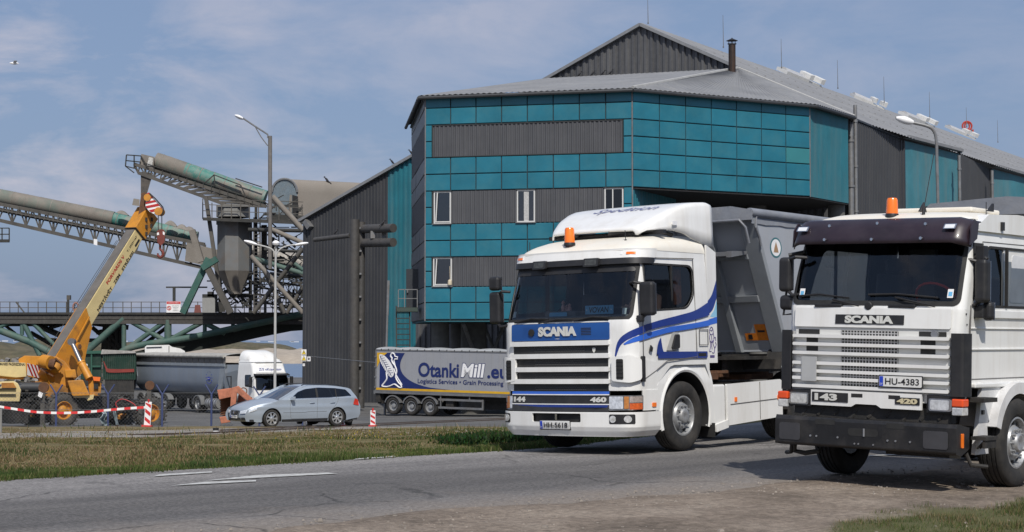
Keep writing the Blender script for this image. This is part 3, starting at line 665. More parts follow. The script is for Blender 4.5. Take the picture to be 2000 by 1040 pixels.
def cabshell(T, S, z0, z1, yb, ws, win, material, zarch=None, lowcut=None, hw_=1.14):
    """shell of the cab: front, corners and flanks as one sheet with windscreen and door window openings"""
    n = 14; L_ = []; top = [(S.side(yb, z1, 1), z1), (S.side(yb, z1, -1), z1)]
    def edge(sg): return [(S.side(yb, z0 + (z1 - z0) * i / n, sg), z0 + (z1 - z0) * i / n) for i in range(n + 1)]
    lo = [(s, lowcut(s) if lowcut else z0) for s in np.linspace(S.side(yb, z0, -1), S.side(yb, z0, 1), 60)]
    out_ = lo[:-1] + edge(1)[(1 if lowcut else 0):] + edge(-1)[::-1][:-1]
    holes = [ws] + [S.sp(win, 1), list(reversed([(-a, b) for a, b in S.sp(win, 1)]))]
    c = sheet('cab', out_, S, material, T, holes=holes, ca=CA, cb=CB)
    sheet('cab_lining', out_, S, inter, c, holes=holes, ca=CA[::2], cb=CB[::2], off=-.045)
    m = MB(); m.bx(-hw_ + .01, hw_ - .01, yb - .02, yb, z0, z1); m.build('cab_rear_wall', material, c)
    m = MB(); m.bx(-hw_ + .03, hw_ - .03, yb - .07, yb - .03, z0 + .1, z1 - .02); m.bx(-hw_ + .06, hw_ - .06, -1.0, yb - .1, z0 + .22, z0 + .3); m.build('cab_floor', inter, c)
    return c
WS1 = rrect(-1.17, 1.17, 2.0, 2.80, [.06, .06, .09, .09])
WIN1 = roundpoly([(-1.02, 2.12), (.10, 2.18), (.30, 2.36), (.30, 2.80), (-.96, 2.80)], [.03, .10, .12, .14, .04])
cab = cabshell(T1, S, .93, 3.02, YB, WS1, WIN1, white, lowcut=lambda s: .93 if abs(s) < 1.7 else 1.02 + .28 * ss((abs(s) - 1.7) / .5))
# dash, seats, driver
m = MB(); m.box((0, -.98, 1.95), (2.2, .5, .22)); m.box((-.25, -1.02, 2.09), (.6, .3, .1)); dash = m.build('dashboard', interg, cab, bevel=.03)
steering(cab, .62, -.62, 2.08); seat(cab, .62, -.02, 1.72); seat(cab, -.62, -.02, 1.72)
m = MB(); m.bx(-1.05, 1.05, .40, .62, 1.5, 2.1); m.build('bunk', interg, cab)
m = MB(); m.box((.98, .2, 2.5), (.05, .1, .56)); m.box((.98, .28, 2.5), (.04, .08, .52)); m.build('curtain', mat('orange_curtain', (.40, .12, .03), .9, var=.5, vs=12), cab, bevel=.01)
dsh = front(-1.20); sheet('dash_screen', rrect(-.42, -.08, 2.05, 2.12, .02), dsh, signblue, dash, off=0); 
lettering('dash_lettering', 'SCANIA', front(-1.19), -.25, 2.085, .24, .045, mat('dash_blue', (.05, .15, .6), .5), dash, bold=.02)
ns = sheet('name_sign', rrect(.28, .80, 2.075, 2.205, .01), front(-1.21), signblue, cab, thick=.012)
lettering('sign_text', 'VOVAN', front(-1.224), .54, 2.14, .36, .085, ink, ns, bold=.012, shear=.2)
lettering('sign_text', '•', front(-1.224), .315, 2.14, .02, .02, whitep, ns); lettering('sign_text', '•', front(-1.224), .765, 2.14, .02, .02, whitep, ns)
m = MB()
for dx, hh in ((0, .17), (.07, .10), (.12, .12)): m.lathe([(0, .03), (hh * .4, .035), (hh * .6, .018), (hh * .8, .03), (hh, .004)], (-.30 + dx, -1.0, 2.14), ax='z', n=8)
m.build('figurines', mat('figurine', (.45, .25, .22), .6, var=.4, vs=20), cab)
# glass
sheet('windscreen', rrect(-1.165, 1.165, 2.005, 2.795, .08), S, glass, T1, ca=CA, cb=CB, off=-.012)
gk = sheet('windscreen_seal', rrect(-1.20, 1.20, 1.97, 2.83, [.07, .07, .11, .11]), S, blackr, T1, holes=[rrect(-1.145, 1.145, 2.025, 2.775, .07)], ca=CA, cb=CB, off=.004)
sheet('sun_strip', rrect(-1.14, 1.14, 2.70, 2.78, .02), S, blackp, gk, ca=CA, off=.0)
for sg in (1, -1):
    d_ = sheet('side_window', [(sg * a, b) for a, b in S.sp(WIN1)][::sg], S, glassmat('door_glass', (.6, .64, .65), .9), T1, ca=CA, cb=CB, off=-.02)
    so_ = roundpoly([(-1.04, 2.09), (.11, 2.15), (.33, 2.35), (.33, 2.83), (-.99, 2.83)], [.03, .10, .12, .14, .04]); so_ = [(sg * a, b) for a, b in S.sp(so_)][::sg]; si_ = [(sg * a, b) for a, b in S.sp(WIN1)][::sg]
    sheet('window_seal', so_, S, blackr, d_, holes=[si_], ca=CA, cb=CB, off=.004)
    m = MB(); m.bx(sg * 1.15, sg * 1.21, -.28, -.24, 2.15, 2.82); m.build('window_post', blackr, d_)
# driver: one continuous figure (torso, arm), visible through the open window
def person_sitting(T, x, y, z):
    pr = thing('person', 'person in a dark shirt sitting at the wheel with one forearm in the window', 'person'); pr.parent = None
    me = bpy.data.meshes.new('body'); vs = [(0, 0, 0), (0, .03, .28), (0, .02, .50), (0, 0, .60), (0, -.02, .70), (0, -.03, .82), (.20, .0, .48), (.30, -.16, .26), (.26, -.40, .33), (.24, -.47, .36), (-.20, .0, .48), (-.28, -.16, .26), (-.10, -.42, .34), (-.06, -.48, .36), (.1, -.25, -.02), (.12, -.5, -.05), (-.1, -.25, -.02), (-.12, -.5, -.05)]
    es = [(0, 1), (1, 2), (2, 3), (3, 4), (4, 5), (2, 6), (6, 7), (7, 8), (8, 9), (2, 10), (10, 11), (11, 12), (12, 13), (0, 14), (14, 15), (0, 16), (16, 17)]
    rd = [.16, .15, .14, .055, .085, .075, .065, .045, .034, .03, .065, .045, .034, .03, .08, .07, .08, .07]
    me.from_pydata(vs, es, []); o = bpy.data.objects.new('body', me); COL.objects.link(o); o.parent = pr
    sk = o.modifiers.new('skin', 'SKIN'); me.skin_vertices.new() if not me.skin_vertices else None
    for i, r_ in enumerate(rd): me.skin_vertices[0].data[i].radius = (r_, r_)
    me.skin_vertices[0].data[0].use_root = True; sb = o.modifiers.new('sub', 'SUBSURF'); sb.levels = 1; sb.render_levels = 2; me.materials.append(skin)
    m = MB(); m.lathe([(.02, .19), (.28, .185), (.46, .19), (.53, .12), (.57, .07)], (0, .02, 0), ax='z', n=14); m.build('shirt', shirt, pr)
    m = MB(); m.lathe([(.72, .098), (.80, .10), (.86, .08), (.885, .01)], (0, -.01, 0), ax='z', n=14); m.build('hair', mat('dark_hair', (.03, .02, .015), .8), pr)
    M_ = parent_matrix(T) @ Matrix.Translation((x, y, z)); pr.location = M_.to_translation(); pr.rotation_euler = M_.to_euler(); return pr
person_sitting(T1, .66, -.12, 1.85)
# black header band, lamps, header peak
hb = sheet('header_band', rrect(-1.42, 1.42, 2.815, 2.905, .03), S, blackp, T1, ca=CA, cb=CB, off=.006, thick=.05)
for x in (-.56, .42):
    l = sheet('roof_lamp', rrect(x - .13, x + .13, 2.79, 2.915, .015), S, blackp, T1, off=.05, thick=.05); sheet('lamp_glass', rrect(x - .10, x + .10, 2.81, 2.895, .01), S, mat('dark_lens', (.10, .10, .09), .15, .5, var=.4, vs=20), l, off=.103)
pk = sheet('header_peak', rrect(-1.46, 1.46, 2.905, 3.045, .035), S, white, T1, ca=CA, cb=CB, off=.0, thick=.055)
for x in (-1.06, 1.0):
    l = sheet('marker_lamp', rrect(x - .11, x + .11, 2.95, 2.995, .012), S, whitep, T1, off=.055, thick=.008); sheet('lens', rrect(x - .02, x + .10, 2.955, 2.99, .01), S, orange, l, off=.066)
# roof
def roofcap(T, yf, yb, w_, z0, prof, material, name='roof', ex=5., corner=.2):
    rows = []
    for j in range(25):
        t = j / 24; y = yf + (yb - yf) * t; row = []
        for i in range(33):
            u = -1 + i / 16; uu = math.sin(u * math.pi / 2); bowf = .06 * uu * uu * (1 - t)
            e = (1 - abs(uu) ** ex) ** .45; row.append(V(w_ * uu, y + bowf + corner * max(0, abs(uu) - .8) / .2 * (1 - t) ** 3, z0 + (float(np.interp(y, *zip(*prof)))) * e))
        rows.append(row)
    g_ = MB(); g_.grid(rows); return g_.build(name, material, T)
roof1 = roofcap(T1, -1.17, YB, 1.19, 3.02, [(-1.17, .0), (-1.1, .07), (-.9, .155), (-.6, .235), (-.2, .29), (.3, .31), (.95, .31)], cream_roof)
m = MB()
for y in (-1.0, ): m.box((.0, y, 3.07), (.06, .04, .03)); m.box((-.95, y + .03, 3.05), (.03, .03, .09)); m.box((.75, y + .2, 3.16), (.03, .03, .08)); m.box((.35, y - .04, 3.09), (.05, .02, .03), rz=.5); m.box((-.7, y - .04, 3.07), (.05, .02, .03), rz=-.5)
m.tube([V(.75, -.8, 3.16), V(.74, -.8, 3.34)], .006); m.tube([V(-.98, -.95, 3.05), V(-.98, -.95, 3.24)], .006); m.build('roof_fittings', blackp, roof1)
beacon(T1, -.16, -1.0, 3.14, .085, .28)
# spoiler
rows = []
prof_t = [(-.66, 3.37), (-.60, 3.41), (-.40, 3.51), (-.15, 3.63), (.1, 3.73), (.35, 3.80), (.6, 3.84), (.9, 3.86), (1.0, 3.84)]
for y in np.linspace(-.66, 1.0, 24):
    zt = float(np.interp(y, *zip(*prof_t))); w_ = float(np.interp(y, [-.66, -.5, -.2, .25, 1.06], [.80, .90, 1.02, 1.10, 1.15])); zb = float(np.interp(y, [-.66, -.4, .0, .25, .4, .8, 1.06], [3.34, 3.36, 3.36, 3.32, 3.26, 3.16, 3.13])); row = []
    for i in range(29):
        u = -1 + i / 14; g = abs(u); sg = 1 if u >= 0 else -1
        if g < .62: x = w_ * .93 * g / .62; z = zt - .012 * (g / .62) ** 3
        elif g < .8: k = (g - .62) / .18; x = w_ * (.93 + .07 * math.sin(k * math.pi / 2)); z = zt - .012 - .08 * (1 - math.cos(k * math.pi / 2))
        else: k = (g - .8) / .2; zz = zt - .092; x = w_ * (1 + .02 * k); z = zz + (min(zb, zz - .005) - zz) * k
        row.append(V(sg * x, y + .10 * (g ** 2) * max(0, (.2 - y)), z))
    rows.append(row)
g_ = MB(); g_.grid(rows); sp_ = g_.build('roof_spoiler', white, T1)
sd = sp_.modifiers.new('solid', 'SOLIDIFY'); sd.thickness = .03
# rear ears of the spoiler: ribs
m = MB(); m.bx(-1.1, 1.1, -.30, -.22, 3.30, 3.36); m.tube([V(-.8, -.5, 3.3), V(.8, -.5, 3.3)], .03); m.tube([V(.3, -.62, 3.33), V(.95, -.25, 3.36), V(.98, .1, 3.3)], .035); m.tube([V(-.3, -.62, 3.33), V(-.95, -.25, 3.36)], .035)
for x in (-.5, .5): m.box((x, -.2, 3.28), (.05, .1, .16))
m.build('spoiler_bracket', blackp, T1)
def sproof(a, b, off=0.): return Vector((a, b, float(np.interp(b, *zip(*prof_t))) + .004 + off))
lettering('spoiler_lettering', 'Spedition', sproof, .12, .12, 1.2, .32, mat('spoiler_text_blue', (.16, .17, .30), .5), T1, bold=.0, shear=.25, off=.004)
sheet('maker_plate', rrect(1.0, 1.12, 3.56, 3.62, .006), lambda a, b, off=0.: Vector((1.10 + off, a - 1.05, b - .12)), whitep, sp_, thick=.01)
# front: panels and grille
ox = -.08
gr = sheet('grille', rrect(-.92 + ox, .92 + ox, .60, 1.95, .03), S, mat('grille_black', (.022, .022, .022), .5, var=.3, vs=9), T1, ca=CA, off=.003, thick=.015)
m = MB()
for z0_, z1_ in ((1.50, 1.62), (1.30, 1.42), (1.12, 1.22), (.95, 1.04), (.74, .86)):
    zz = z0_
    while zz < z1_: 
        k = 0; xx = -.45
        while xx < .5:
            p_ = S(xx + ox + (.016 if int(zz * 1000 / 28) % 2 else 0), zz, .02); m.box(p_, (.018, .006, .013)); xx += .032
        zz += .028
m.build('grille_mesh', mat('mesh_grey', (.07, .07, .07), .5), gr)
m = None
bb = sheet('blue_band', rrect(-.93 + ox, .93 + ox, 1.69, 1.945, .02), S, blueband, T1, ca=CA, off=.012, thick=.02)
lettering('maker_lettering', 'SCANIA', S, .0 + ox, 1.825, .72, .145, silver, T1, bold=.055, off=.036, thick=.012, space=1.0)
m = MB(); m.lathe([(0, .055), (-.02, .055)], S(-.5 + ox, 1.815, .03), ax='y', n=20); p_ = S(-.5 + ox, 1.815, .05); m.cyl(p_, p_ + V(0, .03, 0), .055, n=20); m.build('round_lock', blackr, bb)
for i in range(5): sheet('slot', rrect(.44 + ox, .62 + ox, 1.765 + i * .024, 1.775 + i * .024, .002), S, blackr, bb, off=.035)
lettering('small_lettering', 'VABIS', S, 0 + ox, 1.715, .09, .016, silver, bb, off=.034)
for zc in (1.645, 1.455, 1.255, 1.075): sheet('grille_bar', rrect(-.93 + ox, .93 + ox, zc - .036, zc + .036, .012), S, white, gr, ca=CA, off=.02, thick=.05)
sheet('badge', [(a * .8 + .66 + ox, b * .8 + 1.535) for a, b in roundpoly([(-.035, .04), (0, .05), (.035, .04), (.03, -.01), (0, -.05), (-.03, -.01)], .01)], S, silver, gr, off=.02, thick=.01)
# white corner panels either side
for sg in (1, -1):
    c0 = [(sg * a, b) for a, b in [(.90 + sg * ox, .935), (1.72, .935), (1.72, 1.35), (1.30, 1.40), (1.30, 1.98), (.90 + sg * ox, 1.98)]][::sg]
    cp = sheet('corner_panel', roundpoly(c0, .02), S, white, T1, ca=CA, cb=CB, off=.006, thick=.012)
    vv = roundpoly([(.90, 1.08), (1.16, 1.05), (1.30, 1.10), (1.30, 1.40), (1.16, 1.45), (.90, 1.42)], .04); vv = [(sg * a, b) for a, b in vv][::sg]
    dl = sheet('air_deflector', vv, S, white, cp, ca=CA, off=.03, thick=.045)
    sheet('air_slot', [(sg * a, b) for a, b in rrect(.98, 1.08, 1.10, 1.40, .02)][::sg], S, blackr, dl, ca=CA, off=.078)
    for i in range(5): sheet('slot_fin', [(sg * a, b) for a, b in rrect(.985, 1.075, 1.135 + i * .055, 1.147 + i * .055, .002)][::sg], S, blackp, dl, off=.079, thick=.008)
    sheet('deflector_seal', [(sg * a, b) for a, b in rrect(1.315, 1.36, 1.06, 1.44, .018)][::sg], S, blackp, cp, ca=CA, off=.02, thick=.05)
# stripes
def stripe(name, up, lo, material, parent, sg=1):
    u = smoothline(up, 6); l = smoothline(lo, 6); poly = u + l[::-1]
    return sheet(name, S.sp(poly), S, material, parent, ca=CA, cb=CB, off=.021)
stripe('dark_blue_stripe', [(-1.57, 1.45), (-1.50, 1.68), (-1.24, 1.85), (-.8, 1.95), (-.16, 2.05), (.3, 2.13), (.70, 2.27)], [(-1.55, 1.43), (-1.44, 1.63), (-1.18, 1.76), (-.8, 1.85), (-.16, 1.93), (.3, 1.99), (.70, 2.06)], blue, T1)
stripe('bright_blue_stripe', [(-1.43, 1.62), (-1.20, 1.74), (-.5, 1.86), (0, 1.91), (.4, 1.95), (.70, 1.99)], [(-1.41, 1.605), (-1.15, 1.67), (-.5, 1.78), (0, 1.83), (.4, 1.87), (.70, 1.90)], blue2, T1)
# side details on the visible flank
FL = flank(1.243)
def seam(pts, nm='panel_gap', wd=.007, off=.0225, par_=None):
    m = MB(); p = [S(S.side(a, b), b, off - .004) for a, b in pts]; m.tube(p, wd, 5); return m.build(nm, mat('gap_dark', (.12, .115, .11), .8), par_ or cab)
seam([(-1.10, 1.10), (-1.12, 1.5), (-1.12, 1.95), (-1.02, 2.10), (-.99, 2.84), (-.9, 2.90), (.35, 2.93)], 'door_gap'); seam([(.33, 2.93), (.33, 1.40)], 'door_gap'); seam([(-1.10, 1.10), (-.8, 1.22), (-.5, 1.36), (.33, 1.42)], 'door_gap')
seam([(.40, 1.60), (.64, 1.60), (.64, 1.84), (.40, 1.84), (.40, 1.60)])
hd = roundpoly([(-.52, 1.52), (-.18, 1.52), (-.18, 1.79), (-.36, 1.79)], [.03, .04, .04, .04]); r_ = sheet('handle_recess', S.sp(hd), S, mat('recess_white', (.42, .42, .41), .5), cab, off=.021)
sheet('door_handle', S.sp(roundpoly([(-.40, 1.55), (-.20, 1.55), (-.20, 1.76), (-.30, 1.76)], .03)), S, blackp, r_, off=.026, thick=.03)
stripe('lower_blue_stripe', [(-.78, 1.46), (-.74, 1.62), (-.66, 1.72)], [(-.58, 1.48), (-.62, 1.55), (-.66, 1.70)], blue, T1); sheet('lower_blue_stripe', S.sp(rrect(-.74, .62, 1.40, 1.50, .02)), S, blue, T1, ca=CA, off=.0212)
sheet('grip_slot', S.sp(rrect(.36, .58, 1.425, 1.475, .01)), S, blackp, cab, off=.023)
sheet('lock', S.sp([(-.98, 1.52), (-.92, 1.50), (-.90, 1.56), (-.95, 1.60)]), S, blackp, cab, off=.022, thick=.02)
# rear side deflector with the lion emblem
m = MB(); m.prism([(.71, 1.32), (.98, 1.32), (.98, 3.05), (.71, 3.16)], 1.185, 1.215, 'x'); fd = m.build('side_deflector', white, T1, bevel=.012)
m = MB(); m.prism([(.71, 1.32), (.98, 1.32), (.98, 3.05), (.71, 3.16)], -1.215, -1.185, 'x'); m.build('side_deflector', white, T1, bevel=.012)
FD = flank(1.2165)
sheet('dark_blue_stripe', smoothline([(.70, 2.27), (.84, 2.38), (.97, 2.60)], 6) + [(.98, 2.62), (.98, 2.34)] + smoothline([(.975, 2.32), (.86, 2.15), (.70, 2.06)], 6), FD, blue, fd, off=.0005)
sheet('light_blue_stripe', [(.78, 2.04), (.90, 2.14), (.96, 2.26), (.98, 2.30), (.98, 2.06), (.95, 2.03)], FD, blue3, fd, off=.0003)
sheet('bright_blue_stripe', [(.70, 1.90), (.98, 1.94), (.98, 2.04), (.70, 1.99)], FD, blue2, fd, off=.001)
linem = mat('emblem_purple', (.10, .08, .22), .6)
lion = [[(1.06, 1.86), (1.03, 1.82), (1.05, 1.77), (1.10, 1.76), (1.14, 1.79), (1.13, 1.85), (1.09, 1.88), (1.06, 1.86)], [(1.05, 1.77), (1.03, 1.70), (1.06, 1.62), (1.05, 1.55), (1.02, 1.50), (1.08, 1.50)], [(1.14, 1.79), (1.16, 1.70), (1.13, 1.62), (1.17, 1.55), (1.16, 1.48), (1.10, 1.48)], [(1.03, 1.72), (1.00, 1.68), (1.02, 1.64)], [(1.15, 1.70), (1.20, 1.72), (1.21, 1.66)], [(1.09, 1.74), (1.10, 1.66), (1.09, 1.60), (1.10, 1.53)], [(1.06, 1.83), (1.09, 1.82), (1.12, 1.84)], [(1.05, 1.66), (1.10, 1.64), (1.14, 1.67)], [(1.18, 1.55), (1.22, 1.60), (1.20, 1.64)]]
m = MB()
for l in lion: m.tube([V(1.2185, a - .28, b) for a, b in smoothline(l, 4)], .006, 4)
m.build('lion_emblem', linem, fd); sheet('small_plate', rrect(.76, .89, 1.40, 1.44, .004), FD, linem, fd, off=.002)
for y, z in ((1.0, 1.5), (1.26, 1.5), (1.0, 2.9), (1.26, 2.9)):
    pass
# steering-side mirrors
def mirror(T, x, y, z, sg, big=(.21, .13, .44), name='mirror', arm=True, small=None, mt=None):
    m = MB(); m.box((x, y, z), big); o = m.build(name, mt or blackp, T, bevel=.05, segs=4)
    m = MB(); m.box((x, y + big[1] / 2 - .004, z), (big[0] * .85, .012, big[2] * .9)); m.build('mirror_glass', chrome, o)
    if arm:
        m = MB(); m.tube([V(x - sg * .02, y, z + big[2] * .42), V(x - sg * .18, y - .08, z + big[2] * .5), V(x - sg * .30, y - .02, z + big[2] * .48)], .022); m.tube([V(x - sg * .02, y, z - big[2] * .45), V(x - sg * .12, y - .05, z - big[2] * .6), V(x - sg * .28, y - .02, z - big[2] * .55)], .022); m.build('mirror_arm', blackp, o)
    return o
mirror(T1, 1.38, -1.16, 2.28, 1, (.25, .14, .50)); m = MB(); m.box((1.27, -1.2, 1.99), (.10, .09, .10)); m.build('mirror_bracket', blackp, T1, bevel=.02)
mirror(T1, -1.40, -1.28, 2.22, -1, (.22, .14, .50)); mirror(T1, -1.40, -1.30, 2.60, -1, (.20, .13, .22), arm=False)
# bumper
tb = [(.26, 1.14, -1.44, .25, .09), (.34, 1.22, -1.48, .28, .09), (.40, 1.245, -1.50, .28, .09), (.62, 1.25, -1.50, .28, .09), (.66, 1.25, -1.47, .28, .09), (.95, 1.25, -1.45, .27, .08)]
SB = cabmap(tb)
def bl(y0, y1, zz): return [(SB.side(y1, z, 1), z) for z in zz]
zz = np.linspace(.26, .62, 9); hole = rrect(-.46 + ox, .46 + ox, .47, .60, .02)
outl = [(SB.side(-.72, z, 1), z) for z in zz] + [(SB.side(-.72, z, -1), z) for z in zz[::-1]]
bp_ = sheet('bumper', outl, SB, white, T1, holes=[hole], ca=CA, cb=[.30, .34, .37, .40, .5, .6], off=0, thick=.03)
sheet('bumper_slot', rrect(-.48 + ox, .48 + ox, .46, .61, .02), SB, blackr, bp_, ca=CA, off=-.03)
m = MB(); p_ = SB(ox, .53, 0); m.box(p_, (.035, .03, .12)); m.build('tow_pin', chrome, bp_)
plate(T1, lambda a, b, off=0.: SB(a, b, .035 + off), -.01 + ox, .425, 'HH-5618', .56, .125)
# bumper upper row: strips, lamps
st = sheet('bumper_grille', rrect(-.92 + ox, .92 + ox, .625, .93, .01), SB, mats if False else MATS['grille_black'], T1, ca=CA, off=-.01, thick=.03)
sheet('blue_strip', rrect(-.92 + ox, .92 + ox, .885, .925, .004), SB, blue2, st, ca=CA, off=.02, thick=.012); sheet('blue_strip', rrect(-.92 + ox, .92 + ox, .69, .728, .004), SB, blue, st, ca=CA, off=.02, thick=.012)
sheet('white_strip', rrect(-.92 + ox, .92 + ox, .87, .885, .003), SB, white, st, ca=CA, off=.02, thick=.014); sheet('white_strip', rrect(-.92 + ox, .92 + ox, .728, .742, .003), SB, white, st, ca=CA, off=.02, thick=.014)
lettering('model_number', '144', SB, -.76 + ox, .805, .25, .078, silver, st, bold=.05, off=.024, thick=.008)
lettering('model_number', '460', SB, .74 + ox, .805, .27, .078, silver, st, bold=.05, off=.024, thick=.008)
lettering('model_letter', 'L', SB, -.59 + ox, .785, .02, .04, silver, st, bold=.02, off=.024)
for sg in (1, -1):
    hl = [(sg * a, b) for a, b in roundpoly([(.90 + ox * sg, .645), (1.36, .655), (1.36, .865), (.90 + ox * sg, .865)], .015)][::sg]
    h_ = sheet('headlight', hl, SB, mat('lamp_housing', (.25, .25, .25), .2, .6, var=.3, vs=15), T1, ca=CA, off=.0, thick=.02)
    for a0, a1, mt in ((.92 + ox * sg, 1.06, headm), (1.075, 1.14, mat('amber_lens_dull', (.55, .22, .06), .2, .2, var=.2, vs=20))):
        sheet('lens', [(sg * a, b) for a, b in rrect(a0, a1, .67, .85, .012)][::sg], SB, mt, h_, ca=CA, off=.021, thick=.006)
    sheet('lens', [(sg * a, b) for a, b in rrect(1.15, 1.34, .76, .85, .008)][::sg], SB, mat('clear_lens', (.6, .5, .45), .15, .5, var=.3, vs=25), h_, ca=CA, off=.021, thick=.006)
    sheet('indicator', [(sg * a, b) for a, b in rrect(1.15, 1.34, .66, .75, .008)][::sg], SB, mat('dull_orange_lens', (.62, .12, .03), .2, .1, var=.3, vs=25), h_, ca=CA, off=.021, thick=.006)
    f_ = sheet('fog_light', [(sg * a, b) for a, b in rrect(.94 + ox * sg, 1.24, .45, .59, .02)][::sg], SB, blackp, T1, ca=CA, off=.025, thick=.01)
    for a in (1.0 + ox * sg, 1.14): sheet('lens', [(sg * (a + .052 * math.cos(t)), .52 + .052 * math.sin(t)) for t in np.linspace(0, 2 * math.pi, 15)[:-1]][::sg], SB, headm, f_, off=.036, thick=.01)
    # side of bumper to wheel arch
    sheet('upper_bumper_side', [(sg * a, b) for a, b in SB.sp([(-1.15, .64), (-.74, .64), (-.74, .94), (-1.15, .94)])][::sg], SB, white, T1, ca=CA, off=-.005, thick=.02)
    sheet('side_lamp', [(sg * a, b) for a, b in SB.sp(rrect(-.93, -.83, .69, .75, .01))][::sg], SB, orange, T1, off=.018, thick=.012)
# wheel arch panel
def archpanel(T, x, material, sg=1, name='wheel_arch', y0=-.80, y1=.80, zlo=.30, ztop=1.34, r=.63, zc=.54, rearz=None):
    th = np.linspace(R(200), R(-20), 26); hole_ = [(r * math.cos(t), zc + r * math.sin(t)) for t in th if zc + r * math.sin(t) > zlo]
    o_ = [(y0, zlo), (hole_[0][0], zlo)] + hole_ + [(hole_[-1][0], zlo + .03), (y1, zlo + .03), (y1 + .02, .75), (y1 - .06, ztop - .1), (y1 - .16, ztop), (-.35, ztop - .02), (-.62, 1.15), (y0, .95)]
    FX = (lambda a, b, off=0.: Vector((sg * (x + off - .05 * ss((b - 1.0) / .35)), a, b)))
    pn = sheet(name, o_, FX, material, T, cb=[.5, .7, .9, 1.0, 1.1, 1.2, 1.3], ca=[-.6, -.3, 0, .3, .6], off=-.02, thick=.03)
    m = MB(); rows = []
    for t in th: rows.append([V(sg * (x + .02), r * math.cos(t), zc + r * math.sin(t)), V(sg * (x + .035), (r + .03) * math.cos(t), zc + (r + .03) * math.sin(t)), V(sg * (x + .012), (r + .07) * math.cos(t), zc + (r + .07) * math.sin(t))])
    m.grid(rows); m.build('arch_lip', material, pn)
    m = MB(); rows = [[V(sg * (x + .02), (r - .002) * math.cos(t), zc + (r - .002) * math.sin(t)), V(sg * (x - .55), (r - .03) * math.cos(t), zc + (r - .03) * math.sin(t))] for t in th]; m.grid(rows); m.build('wheel_well', blackr, pn); return pn
for sg in (1, -1): archpanel(T1, 1.235, white, sg, zlo=.34, zc=.56, r=.635)
for sg in (1, -1):
    m = MB(); m.box((sg * 1.16, .74, .62), (.12, .03, .5)); m.box((sg * 1.15, .73, .28), (.3, .015, .22)); m.build('mud_flap', blackr, T1)
# wheels and chassis
for sg in (1, -1): make_wheel(T1, sg * 1.08, 0, .525, .525, .31, sg, steer=R(0))
for sg in (1, -1): dual(T1, sg * 1.07, 3.7, .53, R_=.53, wd=.28)
m = MB()
for sg in (1, -1): m.bx(sg * .38, sg * .46, -1.2, 4.7, .72, .98)
m.bx(-.45, .45, -1.3, -.7, .35, .8); m.tube([V(-1, 0, .52), V(1, 0, .52)], .07); m.tube([V(-1, 3.7, .53), V(1, 3.7, .53)], .12); m.bx(-.5, .5, -.9, .9, .6, 1.1); m.bx(-1.0, 1.0, -1.25, -1.1, .35, .75); m.build('chassis', chass, T1)
m = MB(); m.bx(-.5, .5, 3.0, 3.9, 1.02, 1.12); m.cyl((0, 3.6, 1.1), (0, 3.6, 1.17), .5, n=24); m.box((0, 2.5, 1.12), (.8, .28, .10)); m.box((0.1, 1.9, 1.10), (.9, .3, .12))
for i in range(6): m.box((-.4 + i * .18, 2.2, 1.16), (.06, .4, .05)); 
m.build('fifth_wheel', rust, T1, bevel=.01)
for sg in (1, -1):
    m = MB(); m.bx(sg * .50, sg * 1.21, .84, 1.2, .30, .98); q = m.build('side_tank', white, T1, bevel=.03)
    m = MB(); m.prism([(1.22, .33), (2.92, .42), (2.92, 1.0), (2.86, 1.03), (1.22, .98)], sg * 1.19, sg * 1.235, 'x'); sk = m.build('side_skirt', white, T1, bevel=.02)
    m = MB(); m.prism([(.88, .24), (1.24, .30), (1.24, .42), (.88, .36)], sg * .8, sg * 1.235, 'x'); m.prism([(.90, .36), (1.2, .42), (1.2, .80), (1.0, .98), (.9, .98)], sg * 1.10, sg * 1.14, 'x'); m.build('entry_step', white, sk, bevel=.01)
    for y in (1.42, 2.75): sheet('side_lamp', rrect(y, y + .07, .70, .77, .008), flank(sg * 1.236), orange, sk, thick=.012)
    m = MB(); m.tube([V(sg * 1.238, 1.30, .66), V(sg * 1.238, 2.90, .72)], .007, 5); m.tube([V(sg * 1.238, 2.2, .40), V(sg * 1.238, 2.2, 1.0)], .006, 5); m.build('panel_gap', MATS['gap_dark'], sk)
    m = MB(); m.tube([V(sg * 1.18, .86, .95), V(sg * 1.2, .95, .80), V(sg * 1.2, .92, .66), V(sg * 1.2, 1.05, .62)], .008, 5); m.tube([V(sg * 1.18, .96, .96), V(sg * 1.2, 1.08, .78), V(sg * 1.2, 1.02, .62)], .008, 5); m.build('cable', chass, sk)
    mudguard(T1, sg * .80, sg * 1.22, 3.7, .53, .60, 0, 180, chass)
# wipers
wiper(T1, [(.20, 1.98, .03), (.55, 2.03, .03), (.85, 2.015, .035)], S); wiper(T1, [(-.95, 1.98, .03), (-.6, 2.03, .03), (-.25, 2.015, .035)], S); wiper(T1, [(-.45, 1.96, .03), (-.1, 2.01, .03), (.2, 2.0, .035)], S)
for a, c in ((1.02, .0), (-1.06, 0)): sheet('windscreen_sticker', rrect(a, a + .07, 2.06, 2.15, .004), S, mat('sticker', (.5, .6, .62), .6), T1, off=-.018)
